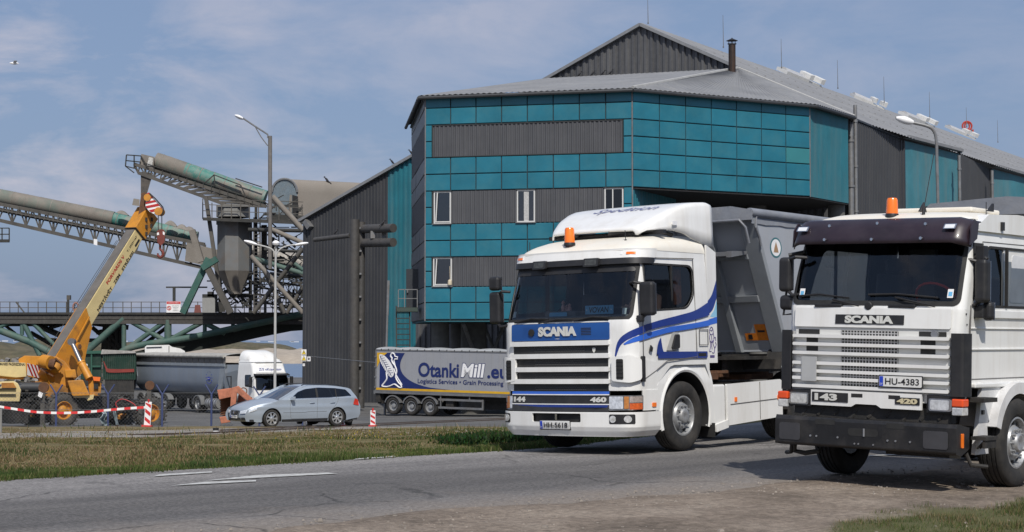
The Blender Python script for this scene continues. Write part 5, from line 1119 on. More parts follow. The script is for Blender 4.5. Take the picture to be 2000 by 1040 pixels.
panels(WR, cr, ROWS[8:], lambda i, j: (i, j) == (6, 2), 'teal_panels', teal, BB); panels(WR, cr[6:], ROWS[10:12], lambda i, j: False, 'faded_teal_panel', tealfade, BB)
# side (shaded) face: grey panels
panels(WS_, [0, WS_.len * .36, WS_.len * .68, WS_.len], ROWS, lambda i, j: j in (2, 3, 6, 7, 10, 11) and i < 3, 'grey_panels', mat('grey_panel', (.12, .13, .14), .5, var=.08), BB)
for j in (2, 6, 10):
    m = MB(); corr(m, WS_, .1, WS_.len - .1, ROWS[j] + .03, ROWS[j + 2] - .03, .03, .28, .04); m.build('corrugated_band', greyp, BB, world=True)
# grey bands on the front with windows
m = MB(); corr(m, WL, .45, WL.len - .56, ROWS[10] + .03, ROWS[12] - .03, .02, .26, .05); ub = m.build('corrugated_band', greyp, BB, world=True)
m = MB(); 
for z in (ROWS[10] + .02, ROWS[12] - .06): wbox(m, WL, .42, WL.len - .53, z, z + .05, 0, .09)
for s in (.42, WL.len - .58): wbox(m, WL, s, s + .05, ROWS[10] + .02, ROWS[12] - .02, 0, .09)
m.build('band_edge', gapm, ub, world=True)
def pxs(W, px):   # distance along the wall under a picture column
    r = (px - 1000) / F; a = W(0, -H); return (r * a.y - a.x) / (W.d.x - r * W.d.y)
wins = {6: [(847.5, 881), (1010, 1045.5), (1181.5, 1218.5)], 2: [(846.5, 883)]}
for j, ws_ in wins.items():
    z0, z1 = ROWS[j] + .03, ROWS[j + 2] - .03; edges = [.45] + [pxs(WL, p) for w_ in ws_ for p in w_] + [WL.len - .56]; b_ = None
    for k in range(0, len(edges), 2):
        if edges[k + 1] - edges[k] < .3: continue
        m = MB(); corr(m, WL, edges[k], edges[k + 1], z0, z1, .02, .26, .05); o_ = m.build('corrugated_band', greyp, BB, world=True)
    for k, (p0, p1) in enumerate(ws_):
        s0, s1 = pxs(WL, p0), pxs(WL, p1); m = MB(); f = .075; half = (j == 6 and k == 2)
        wbox(m, WL, s0, s1, z0, z0 + f, .0, .08); wbox(m, WL, s0, s1, z1 - f, z1, .0, .08); wbox(m, WL, s0, s0 + f, z0 + f, z1 - f, .0, .08); wbox(m, WL, s1 - f, s1, z0 + f, z1 - f, .0, .08)
        if half: wbox(m, WL, s0 + .46, s0 + .52, z0 + f, z1 - f, .0, .075)
        elif k == 0: # tilted open sash
            m.hexa([WL(s0 + .1, z0 + f, .085), WL(s0 + .17, z0 + f, .085), WL(s0 + .17, z0 + f, .10), WL(s0 + .1, z0 + f, .10), WL(s0 + .20, z1 - f, .085), WL(s0 + .27, z1 - f, .085), WL(s0 + .27, z1 - f, .12), WL(s0 + .20, z1 - f, .12)])
            wbox(m, WL, s0 + .1, s1 - .05, z0 + f, z0 + f + .06, .085, .11)
        w1 = m.build('window', framew, BB, world=True); m = MB(); wbox(m, WL, s0 - .06, s1 + .06, z0 - .05, z0 - .002, .0, .17); m.build('sill', galv, w1, world=True); m = MB(); wbox(m, WL, s0 - .05, s1 + .05, z1 + .002, z1 + .04, .0, .14); m.build('lintel_flashing', gapm, w1, world=True)
        m = MB(); wbox(m, WL, s0 + f, s1 - f, z0 + f, z1 - f, .006, .03); m.build('pane', winglass if not half else glassd, w1, world=True)
        m = MB(); wbox(m, WL, s0 + f, s1 - f, z0 + f, z1 - f, .002, .004); m.build('window_interior', mat('room_grey', (.10, .11, .12), .8, var=.3, vs=2) if not half else darkint, w1, world=True)
        if j == 6 and k == 1: m = MB(); wbox(m, WL, s0 + .42, s0 + .72, z0 + f, z1 - f, .031, .036); m.build('curtain', curt, w1, world=True)
m = MB(); m.lathe([(0, .02), (.03, .13), (.06, .14), (.3, .12), (.36, .02)], WL(pxs(WL, 880), 3.25, .16), ax='z', n=10); m.tube([WL(pxs(WL, 880), 3.6, .1), WL(pxs(WL, 879), 4.4, .08)], .015, 5); m.build('hanging_cap', mat('cap_cream', (.6, .52, .38), .6), BB, world=True)
# angled corrugated teal face
m = MB(); corr(m, WA, 0, WA.len, lambda s: 8.9, 14.5, .02, .20, .03); wa = m.build('corrugated_wall', tealc, BB, world=True); m = MB(); wbox(m, WA, 0, WA.len, 8.88, 14.5, -.2, 0); m.build('wall', gapm, BB, world=True)
# corner trims
m = MB()
for W, s, z0 in ((WL, WL.len, 1.15), (WR, WR.len, 8.88), (WL, 0, 1.15)): p_ = W(s, z0, .05); m = MB(); m.cyl(p_, W(s, 14.5, .05), .045, n=8); m.build('corner_trim', galv, BB, world=True)
# side of the lower front block and soffits, ground floor
E2b = E2 + Vector((3.2, 7.5, 0)); m = MB(); WZ = wallmap(E2, E2b); corr(m, WZ, 0, WZ.len, 1.2, 8.9, .0, .30, .05); m.build('corrugated_wall', tealc, BB, world=True)
def slab(name, pts, z, th, material, parent):
    m = MB(); n = len(pts); vs = [(p.x, p.y, z + H) for p in pts] + [(p.x, p.y, z + H + th) for p in pts]; tri = tessellate_polygon([[Vector((p.x, p.y, 0)) for p in pts]])
    m.add(vs, [(i, (i + 1) % n, n + (i + 1) % n, n + i) for i in range(n)]); m.add(vs, [tuple(t) for t in tri]); m.add(vs, [tuple(n + i for i in t) for t in tri]); return m.build(name, material, parent, world=True)
slab('soffit', [E0, E1, E2, E2b, Vector((4, 124, 0))], 1.10, .12, mat('soffit_teal', (.02, .12, .15), .6), BB)
slab('soffit', [E2, E3, E4, Vector((18, 121, 0)), Vector((9.5, 112, 0))], 8.80, .12, darkint, BB)
m = MB()
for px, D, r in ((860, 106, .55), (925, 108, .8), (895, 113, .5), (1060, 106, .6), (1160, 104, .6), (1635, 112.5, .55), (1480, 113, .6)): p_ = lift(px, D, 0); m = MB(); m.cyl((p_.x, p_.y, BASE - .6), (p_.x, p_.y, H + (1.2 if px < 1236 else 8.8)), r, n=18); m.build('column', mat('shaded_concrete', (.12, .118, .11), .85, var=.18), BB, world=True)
m = MB()
for a, b in (((905, 104), (945, 108)), ((945, 112), (985, 112)), ((985, 112), (940, 112))): p0, p1 = lift(a[0], a[1], 1), lift(b[0], b[1], -2.4); m = MB(); m.cyl(p0, p1, .12); m.build('brace', galv, BB, world=True)
# roof of the office building
RZ_ = 18.9
T1_ = lift(1070, 125.7, 19.15); T2_ = lift(1444, 117.9, 18.65)
def ov(p, q, d=.5): v = (p - q); v.z = 0; r_ = p + v.normalized() * d; r_.z = p.z + .05; return r_
cen = Vector((7, 112, 0)); e0, e1, e2, e3, e4 = [ov(p, cen) for p in (E0, E1, E2, E3, E4)]
E5 = lift(1668, 116, 14.6)
def roofplane(m, a, b, c, d=None, n=40, dep=.05, pitch=.35):
    """corrugated plane with eave a-b and top edge d-c"""
    d = d or c; k = int((b - a).length / pitch) * 2; vs = []
    nrm = (b - a).cross(c - a).normalized(); nrm = nrm if nrm.z > 0 else -nrm
    for i in range(k + 1):
        t = i / k; h = nrm * (dep if i % 2 else 0); vs += [a.lerp(b, t) + h, d.lerp(c, t) + h]
    m.add(vs, [(2 * i, 2 * i + 2, 2 * i + 3, 2 * i + 1) for i in range(k)])
m = MB(); roofplane(m, e0, e1, T1_); roofplane(m, e1, e2, T2_, T1_); roofplane(m, e2, e3, T2_); roofplane(m, e3, e4, T2_); roofplane(m, e4, E5, T2_)
rf = m.build('roof', roofm, BB, world=True)
m = MB()
for a, b in ((e0, e1), (e1, e2), (e2, e3), (e3, e4)): m.cyl(a - V(0, 0, .12), b - V(0, 0, .12), .11, n=8)
for a, b in ((E0, E1), (E1, E2), (E2, E3), (E3, E4)): m.bar(a - V(0, 0, .06), b - V(0, 0, .06), .35, .12)
m.build('gutter', mat('gutter_dark', (.05, .052, .055), .5, .2), rf, world=True)
m = MB(); m.cyl(e2 + V(0, 0, .05), T2_ + V(0, 0, .06), .10, n=6); m.cyl(e4, T2_ + V(0, 0, .06), .09, n=6); m.build('ridge_cap', mat('ridge_light', (.36, .36, .35), .7), rf, world=True)
# chimney
c_ = P(1430, 143, 115.5); CH = thing('chimney', 'dark rust streaked metal chimney with conical cap on the office roof', 'chimney', c_)
m = MB(); m.cyl((0, 0, -.6), (0, 0, 1.95), .24, n=16); fl = m.build('flue', mat('burnt_flue', (.022, .017, .015), .6, .3, var=.3, dirt=(.10, .05, .03), damt=.7, ds=2, streak=True), CH)
m = MB(); m.lathe([(2.18, .40), (2.34, .05), (2.40, .01)], (0, 0, 0), ax='z', n=18); m.lathe([(1.95, .3), (2.0, .3)], (0, 0, 0), ax='z', n=18)
for i in range(4): m.cyl((.2 * math.cos(i * 1.57), .2 * math.sin(i * 1.57), 1.9), (.24 * math.cos(i * 1.57), .24 * math.sin(i * 1.57), 2.2), .02, n=5)
m.build('cowl', blackp, CH)
m = MB(); m.cyl((0, 0, -.35), (0, 0, -.28), .7, .3, n=10); m.build('flashing', mat('rust_stain', (.16, .11, .08), .8), CH)
# stair, landing, door at the shaded side
ST = thing('steel_stair', 'steep dark steel stair with landing leading up to the side door', 'stair', on(790, 106))
m = MB()
for s in (0, 1):
    px0 = 774 + s * 26; m.bar(lift(px0, 106 - s * .1, 2.1), lift(px0 + 2, 105, -4.2), .08)
m.build('stringer', chass, ST, world=True)
m = MB()
for i in range(19): t = i / 18; m.bar(lift(774 + 2 * t, 106 - t, 2.0 - 5.9 * t), lift(800 + 2 * t, 105.9 - t, 2.0 - 5.9 * t), .06)
m.build('treads', chass, ST, world=True)
m = MB(); m.hexa([lift(775, 105.5, 1.75), lift(816, 105.5, 1.75), lift(816, 108, 1.75), lift(775, 108, 1.75), lift(775, 105.5, 2.0), lift(816, 105.5, 2.0), lift(816, 108, 2.0), lift(775, 108, 2.0)]); m.build('landing', mat('landing_green', (.04, .06, .05), .6), ST, world=True)
m = MB()
for px in (778, 790, 815): m.bar(lift(px, 105.5, 2.0), lift(px, 105.5, 3.1), .05)
m.bar(lift(778, 105.5, 3.1), lift(816, 105.5, 3.1), .05); m.bar(lift(778, 105.5, 2.55), lift(816, 105.5, 2.55), .04); m.build('railing', galv, ST, world=True)
m = MB(); m.hexa([lift(793, 109, 2.0), lift(818, 109, 2.0), lift(818, 110, 2.0), lift(793, 110, 2.0), lift(793, 109, 4.5), lift(818, 109, 4.5), lift(818, 110, 4.5), lift(793, 110, 4.5)]); dr_ = m.build('door', mat('door_dark', (.03, .034, .04), .45), BB, world=True)
m = MB(); m.cyl(lift(796, 108.9, 3.0), lift(796, 108.9, 3.2), .05); m.build('handle', galv, dr_, world=True)
m = MB(); m.cyl(lift(752, 104, -4.6), lift(758, 104, 3.6), .07); m.cyl(lift(758, 104, 1.5), lift(760, 104, 3.6), .04); m.tube([lift(752, 104, -1.3), lift(762, 104, -1.6), lift(768, 104, -1.7)], .06); m.box(lift(755, 104, -1.0), (.8, .2, .14)); m.cyl(lift(749, 104, -1.1), lift(749, 104, -.9), .12); m.cyl(lift(761, 104, -1.1), lift(761, 104, -.9), .12)
tag(m.build('utility_pole', galv, world=False), 'thin grey pole with floodlights beside the teal wall and steel stair', 'pole')

# =================================================================== the big storage hall
hd_ = Vector((.86, -.51, 0)).normalized(); Zr = 116.; A_r = Vector((.196 * Zr, Zr, 0))
def gp_(px): # point of the gable line under a picture column
    r = (px - 1000) / F; t = (r * A_r.y - A_r.x) / (hd_.x - r * hd_.y); return A_r + hd_ * t
gl = gp_(592); apex_ = gp_(1255); GW = wallmap(gl, A_r)
def gh(px, py): p = gp_(px); return (665 - py) * p.y / F
sA = (apex_ - gl).length; zA = gh(1255, 47); sL = GW.len; zL = gh(592, 428); zR = gh(1659, 226)
def rake(s): return zL + (zA - zL) * s / sA if s < sA else zA + (zR - zA) * (s - sA) / (sL - sA)
HALL = thing('storage_hall', 'long dark grey corrugated storage hall with a pitched light roof and teal bays', 'building', (A_r.x, A_r.y, BASE))
sT = (gp_(757) - gl).length
m = MB(); corr(m, GW, 0, sT, -5.2, lambda s: rake(s) - .1, 0, .30, .05); hw = m.build('gable_wall', greyc, HALL, world=True)
m = MB(); corr(m, GW, sT, (gp_(812) - gl).length, -5.2, lambda s: rake(s) - .1, 0, .42, .09); m.build('gable_wall', tealc, HALL, world=True, )
m = MB(); corr(m, GW, (gp_(812) - gl).length, sL, -5.2, lambda s: rake(s) - .1, 0, .50, .12); m.build('gable_wall', mat('light_streaked_corrugated', (.085, .086, .09), .5, .2, var=.15, dirt=(.20, .20, .20), damt=.45, ds=.9, streak=True), HALL, world=True)
# left flank of the hall
Wb = GW.n * -1; m = MB(); q0 = GW(0, 0); WB_ = wallmap(q0 + Wb * 60, q0); corr(m, WB_, 0, 60, -5.2, zL - .1, 0, .42, .09); m.build('side_wall', greyc, HALL, world=True)
m = MB(); m.bar(GW(-.3, zL - .15, .15), GW(sA, zA + .05, .15), .45, .22); m.bar(GW(sA, zA + .05, .15), GW(sL, zR, .15), .45, .22); m.build('rake_trim', mat('rake_grey', (.25, .255, .26), .5, .3), HALL, world=True)
m = MB()
for s, dz in ((.4, -.35), (sA * .43, -.45)): m.bar(GW(s, rake(s) + dz, .2), GW(s + .5, rake(s) + dz - .6, .25), .5, .4)
m.build('bracket_box', galv, HALL, world=True)
# eave line of the receding flank with sawtooth bays
EH = 14.9
def ev(px, py): D = EH * F / (665 - py); return lift(px, D, EH)
ep = [ev(1659, 227), ev(1757, 268), ev(1769, 270), ev(1875.5, 297), ev(1879, 298), ev(1932, 325), ev(1940, 326), ev(2003, 343.5), ev(2008, 345), ev(2060, 369), ev(2064, 370), ev(2130, 386)]
kinds = ['g', 'g', 't', 'g', 'g', 'g', 't', 'g', 'g', 'g', 't']
for i, k in enumerate(kinds):
    W = wallmap(ep[i], ep[i + 1]); m = MB(); corr(m, W, 0, W.len, -5, EH - .15, 0, .42 if k == 'g' else .22, .12 if k == 'g' else .03); m.build('side_wall', greyc if k == 'g' else mat('teal_weathered', (.04, .17, .21), .5, var=.15, vs=.4, dirt=(.14, .17, .17), damt=.7, ds=.6, streak=True), HALL, world=True)
axis = Vector((.51, .86, 0)).normalized(); RH = (665 - 43) * apex_.y / F
ridge0 = apex_ + Vector((0, 0, RH + H)) - axis * .3; ridge1 = ridge0 + axis * 190; ev0 = Vector((A_r.x, A_r.y, EH + H)) - axis * .3 + GW.d * .25; ev1 = ev0 + axis * 190
m = MB(); roofplane(m, ev0, ev1, ridge1, ridge0, pitch=.7, dep=.07)
lv0 = GW(-.3, zL, .3); roofplane(m, lv0, lv0 + axis * 190, ridge1, ridge0, pitch=.7, dep=.07); hr = m.build('roof', roofm, HALL, world=True)
def rp(t, u, h=0.): # along the ridge, down the slope
    a = ridge0 + axis * t; b = ev0 + axis * t; return a.lerp(b, u) + Vector((0, 0, h))
m = MB()
for u in (.25, .5, .75):
    for t in np.arange(1, 150, 1.6): m.box(rp(t, u, .06), (.16, .16, .08))
m.build('roof_fixings', galv, hr, world=True)
m = MB()
for i in (2, 6, 10): m = MB(); m.bar(ep[i] + V(.1, -.25, .12), ep[i + 1] + V(.1, -.25, .12), .5, .22); m.build('eave_strip', roofm, hr, world=True)
m = MB()
for i in (0, 3): m.bar(ep[i] + V(0, -.1, .0), ep[i + 1] + V(0, -.1, .0), .25, .12)
m.build('gutter', MATS['gutter_dark'], hr, world=True)
# downpipes
def downpipe(px, D, top, r, label):
    m = MB(); a = lift(px, D, top); m.cyl(a, (a.x, a.y, BASE - 1.5), r, n=10)
    for k in range(6): m.cyl((a.x, a.y, a.z - 1 - k * 3), (a.x, a.y, a.z - 1.15 - k * 3), r * 1.3, n=10)
    m.build(label, galv, HALL, world=True)
downpipe(1673.5, 114, 15.6, .13, 'downpipe'); downpipe(1664, 113.2, 14.2, .20, 'downpipe'); downpipe(1876.5, 134, 14.4, .14, 'downpipe'); downpipe(1940.5, 145, 14.3, .14, 'downpipe')
# skylight vents
def roofpt(px, py):
    r = ray(px, py); n_ = (ridge1 - ridge0).cross(ev0 - ridge0).normalized(); o_ = Vector((0, 0, H)); t = (ridge0 - o_).dot(n_) / r.dot(n_); return o_ + r * t
sv = mat('skylight_white', (.62, .62, .60), .5, var=.08, dirt=(.4, .38, .34), damt=.4)
def skylight(px0, py0, px1, py1, txt):
    a = roofpt(px0, py0); b = roofpt(px1, py1); d = (b - a); L0 = d.length; d.normalize(); dn = (ev0 - ridge0).normalized(); dn = (dn - d * dn.dot(d)).normalized(); nn = d.cross(dn); nn = nn if nn.z > 0 else -nn
    t = thing('roof_skylight', txt, 'skylight', a, group='skylights along the hall roof')
    def q(u, v, h): return a + d * u + dn * v + nn * h
    m = MB(); w_ = .7; L1 = L0 * .62
    m.hexa([q(0, -w_, 0), q(0, w_, 0), q(L1, w_, 0), q(L1, -w_, 0), q(0, -w_, .30), q(0, w_, .30), q(L1, w_, .30), q(L1, -w_, .30)]); m.hexa([q(L1 + .001, -w_ * .9, 0), q(L1 + .001, w_ * .9, 0), q(L0, w_ * .9, 0), q(L0, -w_ * .9, 0), q(L1 + .001, -w_ * .9, .22), q(L1 + .001, w_ * .9, .22), q(L0, w_ * .9, .22), q(L0, -w_ * .9, .22)]); m.build('curb', sv, t, world=True)
    m = MB(); m.hexa([q(.1, -w_ * .9, .301), q(.1, w_ * .9, .301), q(L1 - .1, w_ * .9, .301), q(L1 - .1, -w_ * .9, .301), q(.1, -.1, .5), q(.1, .1, .5), q(L1 - .1, .1, .5), q(L1 - .1, -.1, .5)]); m.build('dome', mat('skylight_dome', (.42, .42, .42), .35), t, world=True)
    for u in (L1 * .98, L0 * .93):
        m = MB(); m.hexa([q(u, -w_, .31), q(u, w_, .31), q(u + L0 * .10, w_, .31), q(u + L0 * .10, -w_, .31), q(u, -w_, .72), q(u, w_, .72), q(u + L0 * .10, w_, .82), q(u + L0 * .10, -w_, .82)]); m.build('flap', sv, t, world=True)
    return t
skylight(1526, 141, 1594, 168, 'white roof skylight nearest the ridge peak, highest of the four'); skylight(1663, 189, 1722, 214, 'white roof skylight second down from the peak, between two lightning rods'); skylight(1763, 226, 1816, 247, 'white roof skylight third down from the peak, above the pale street lamp'); skylight(1850, 251, 1900, 272, 'white roof skylight with a red round fan standing behind it')
fp = roofpt(1889, 262); m = MB(); m.tube([fp + V(.6 * math.cos(a), 0, 1.0 + .6 * math.sin(a)) for a in np.linspace(0, 2 * math.pi, 17)], .12, 6); m.tube([fp + V(.3 * math.cos(a), 0, 1.0 + .45 * math.sin(a)) for a in np.linspace(0, 2 * math.pi, 17)], .10, 6); m.box(fp + V(0, 0, .3), (.7, .5, .6)); m.box(fp + V(.7, 0, .2), (.2, .4, .7))
tag(m.build('roof_fan', mat('faded_red_paint', (.42, .05, .03), .5)), 'round red fan guard on the hall roof behind the lowest skylight', 'fan')
for px, y0_, y1_, txt in ((1266, 0, 43, 'over the hall gable peak'), (1413, 30, 90, 'left of the dark chimney'), (1526.5, 76, 130, 'at the topmost skylight'), (1636.5, 118, 170, 'between first and second skylight'), (1727, 150, 197, 'past the second skylight'), (1816, 180, 226, 'over the third skylight'), (1888, 210, 245, 'over the red roof fan'), (1949, 235, 275, 'furthest down the ridge')):
    D = (ridge0.z - H) * F / (665 - y1_) if px != 1266 else apex_.y; m = MB(); a = P(px, y1_ + 4, D); b = P(px - 1, y0_, D); m.cyl(a, b, .035, .015, n=5); m.cyl(a, a.lerp(b, .05), .06, n=5)
    tag(m.build('lightning_rod', galv), 'thin upright lightning rod on the roof ridge ' + txt, 'lightning rod', 'lightning rods along the hall ridge')
# roadside lamp in front of the flank
D = 92.; t = thing('street_lamp', 'curved single arm grey street lamp with white head before the hall flank', 'street lamp', on(1832, D)); m = MB()
pts = [Vector(on(1832, D)), P(1832, 395, D), P(1830, 320, D), P(1828.5, 272, D), P(1822, 254, D), P(1808, 246, D), P(1782, 240, D)]; m.tube([p for p in smoothline(pts[1:], 5)], .085, 8); m.cyl(pts[0], pts[1], .11, .09); m.build('pole', galv, t, world=True)
m = MB(); a, b = P(1784, 241, D), P(1750, 233, D); rows = []
for i in range(9): u = i / 8; c = a.lerp(b, u); r_ = .05 + .24 * math.sin(math.pi * (u * .8 + .12)); rows.append([c + V(0, r_ * .8 * math.cos(q), r_ * .75 * math.sin(q) + .05) for q in np.linspace(0, 2 * math.pi, 13)[:-1]])
m.grid(rows, closed=True); m.build('lamp_head', whitep, t, world=True)
# vertical pipe column with horizontal pipes at the dark wall
m = MB(); D = 117.; PC = thing('pipe_column', 'thick dark vertical double pipe with stub pipes in front of the grey gable wall', 'pipework', on(698, D)); r_ = .0
pipem = mat('dark_pipe', (.075, .073, .072), .6, .2, var=.2, dirt=(.14, .12, .10), damt=.4, ds=.8)
m.cyl(lift(692, D, -4.6), lift(692, D, 8.2), .33, n=20); m.cyl(lift(705, D + .3, -4.6), lift(705, D + .3, 8.05), .26, n=18); m.hexa([lift(686, D + .1, -4.6), lift(706, D + .1, -4.6), lift(706, D + .5, -4.6), lift(686, D + .5, -4.6), lift(686, D + .1, 8.0), lift(706, D + .1, 8.0), lift(706, D + .5, 8.0), lift(686, D + .5, 8.0)]); m.build('upright', pipem, PC, world=True)
m = MB(); m.cyl(lift(683, D, 7.1), lift(614, D + 2.2, 6.95), .16, n=12); m.build('stub_pipe', pipem, PC, world=True)
for zz_, in ((7.55,), (6.6,)): m = MB(); m.cyl(lift(710, D, zz_), lift(768, D - 2.5, zz_ - .1), .30, n=16); m.build('stub_pipe', pipem, PC, world=True)
m = MB()
for k in range(8): m.box(lift(704, D - .1, 7.6 - k * 1.55), (.14, .2, .12))
for px in (728, 750): m.box(lift(px, D - 1, 7.1), (.3, .3, .5))
m.build('bracket', galv, PC, world=True)
m = MB(); m.cyl(lift(603, 118, -1.1), lift(735, 104, -1.35), .03, n=6); tag(m.build('wall_cable', galv), 'thin cable strung along the grey gable wall at truck height', 'cable')
# warning signs at the hall corner
def signboard(px0, px1, py0, py1, D, name, label, cat, material, group=None):
    a = P(px0, py1, D); b = P(px1, py0, D); t = thing(name, label, cat, ((a.x + b.x) / 2, D, (a.z + b.z) / 2), group=group); w_, h = b.x - a.x, b.z - a.z
    m = MB(); m.box((0, .02, 0), (w_, .04, h)); m.build('board', material, t, bevel=.004); return t, w_, h, (lambda a_, b_, off=0.: Vector((a_, -.002 - off, b_)))
yel = mat('sign_yellow', (.75, .55, .04), .5)
for py0, py1, s_ in ((683, 694, 'top'), (695, 706, 'lower')):
    t, w_, h, M_ = signboard(588.5, 598.5, py0, py1, 117.5, 'warning_sign', f'yellow triangle warning sign on white, the {s_} one at the hall corner', 'sign', whitep, 'warning signs on the hall corner')
    q = sheet('triangle_edge', [(-w_ * .46, -h * .4), (w_ * .46, -h * .4), (0, h * .46)], M_, ink, t, off=.002); sheet('triangle', [(-w_ * .38, -h * .34), (w_ * .38, -h * .34), (0, h * .36)], M_, yel, q, off=.004)
    sheet('mark', [(-.02, -.08), (.02, -.08), (.03, .05), (-.03, .05)] if s_ == 'top' else [(-.05, -.09), (.03, -.02), (-.01, -.01), (.05, .07), (-.02, .01), (.01, 0)], M_, ink, q, off=.006)
t, w_, h, M_ = signboard(600, 606.5, 697, 706, 117, 'notice_sign', 'small white notice with dark pictogram beside the yellow triangle signs', 'sign', whitep); sheet('mark', rrect(-.05, .05, -.08, .09, .02), M_, ink, t, off=.003)
t, w_, h, M_ = signboard(591, 595.5, 710.5, 715.5, 117, 'notice_sign', 'tiny white notice plate below the yellow triangle signs', 'sign', whitep); sheet('mark', rrect(-.05, .05, -.01, .01, .0), M_, ink, t, off=.003)
# birds
birdm = mat('dark_feather', (.03, .03, .035), .8)
def bird(px, py, D, label, sc=.32, flip=1):
    b = P(px, py, D); t = thing('pigeon', label, 'bird', b, group='dark birds sitting on the roofs'); rows = []
    for i in range(8):
        u = i / 7; c = V(flip * (-.32 + .6 * u) * sc, 0, sc * (.15 + .55 * u)); r_ = sc * .21 * math.sin(math.pi * min(.97, u * .88 + .1)); rows.append([c + V(0, r_ * math.cos(q), r_ * math.sin(q)) for q in np.linspace(0, 2 * math.pi, 9)[:-1]])
    m = MB(); m.grid(rows, closed=True); o_ = m.build('body', birdm, t); m = MB(); m.lathe([(0, .02 * sc), (.1 * sc, .12 * sc), (.2 * sc, .01)], (flip * .26 * sc, 0, sc * .68), ax='z', n=8); m.cyl((flip * .34 * sc, 0, sc * .78), (flip * .5 * sc, 0, sc * .74), .02, .004, n=5); m.build('head', birdm, o_)
    m = MB(); m.cyl((0, .02, 0), (0, .02, sc * .35), .012, n=4); m.cyl((0.02, -.02, 0), (0, -.02, sc * .35), .012, n=4); m.build('legs', birdm, o_); m = MB(); m.prism([(-.55 * sc * flip, -.08 * sc), (-.6 * sc * flip, .0), (-.2 * sc * flip, .35 * sc), (-.15 * sc * flip, .2 * sc)], -.03, .03, 'y'); m.build('tail', birdm, o_)
    return t
bird(638, 358.5, 168, 'dark bird perched on top of the barrel shed', .8, -1); bird(765.5, 322, gp_(765).y - .1, 'dark bird on the teal part of the gable rake', .55, -1); bird(802.5, 304, gp_(802).y, 'dark bird on the rake close to the office building', .55, -1)
for px in (1132, 1158, 1178, 1193): bird(px, {1132: 150.5, 1158: 149, 1178: 148, 1193: 147}[px], gp_(px).y - .4, {1132: 'leftmost dark pigeon on the office roof below the gable', 1158: 'second dark pigeon from the left on the office roof', 1178: 'third dark pigeon from the left on the office roof', 1193: 'rightmost dark pigeon on the office roof below the gable'}[px], .5)
bird(748, 442, 115, 'dark bird sitting on the upper stub pipe', .5); bird(656, 458.5, 118.4, 'dark bird sitting on the long thin stub pipe', .45)
# gull
g_ = P(28, 124, 92); t = thing('seagull', 'white gull with dark wing tips gliding high at the left', 'bird', g_, rz=.3)
rows = []
for i in range(9): u = i / 8; r_ = .075 * math.sin(math.pi * min(.98, u * .9 + .06)); rows.append([V(-.25 + .5 * u, r_ * math.cos(q), r_ * math.sin(q)) for q in np.linspace(0, 2 * math.pi, 9)[:-1]])
m = MB(); m.grid(rows, closed=True); gb = m.build('body', whitep, t)
for s in (1, -1):
    m = MB(); m.add([V(.1, 0, .02), V(-.08, 0, .02), V(-.02, s * .32, .10), V(.14, s * .30, .10)], [(0, 1, 2, 3)]); m.add([V(.14, s * .30, .10), V(-.02, s * .32, .10), V(-.12, s * .55, .06)], [(0, 1, 2)]); m.build('wing', whitep, gb); m = MB(); m.add([V(.0, s * .47, .08), V(-.09, s * .47, .08), V(-.16, s * .66, .04)], [(0, 1, 2)]); m.build('wing_tip', birdm, gb)
# =================================================================== pier bridge, conveyors, transfer tower
steelg = mat('dusty_green_steel', (.060, .125, .105), .65, .1, var=.25, vs=.5, dirt=(.17, .155, .13), damt=.75, ds=.5)
steeld = mat('grimy_steel', (.085, .080, .072), .7, .2, var=.3, vs=.6, dirt=(.16, .14, .115), damt=.7, ds=.7)
steelk = mat('dark_steel', (.035, .036, .034), .75, .1, var=.3, dirt=(.09, .08, .07), damt=.5, ds=.8)
dusty = mat('dust_covered_sheet', (.21, .19, .165), .8, .0, var=.15, vs=.5, dirt=(.12, .105, .09), damt=.6, ds=.6)
tubem = mat('gallery_tube', (.045, .20, .165), .6, .0, var=.2, vs=.8, col2=(.22, .19, .16), dirt=(.30, .29, .27), damt=.5, ds=3., streak=False)
tubeb = mat('gallery_tube_dusty', (.185, .165, .14), .75, .0, var=.2, vs=.8, dirt=(.10, .17, .145), damt=.8, ds=.5)
bluesh = mat('pale_blue_corrugated', (.17, .22, .26), .5, .3, var=.15, dirt=(.2, .19, .17), damt=.4)
def PP(D): return lambda x, y: P(x, y, D)
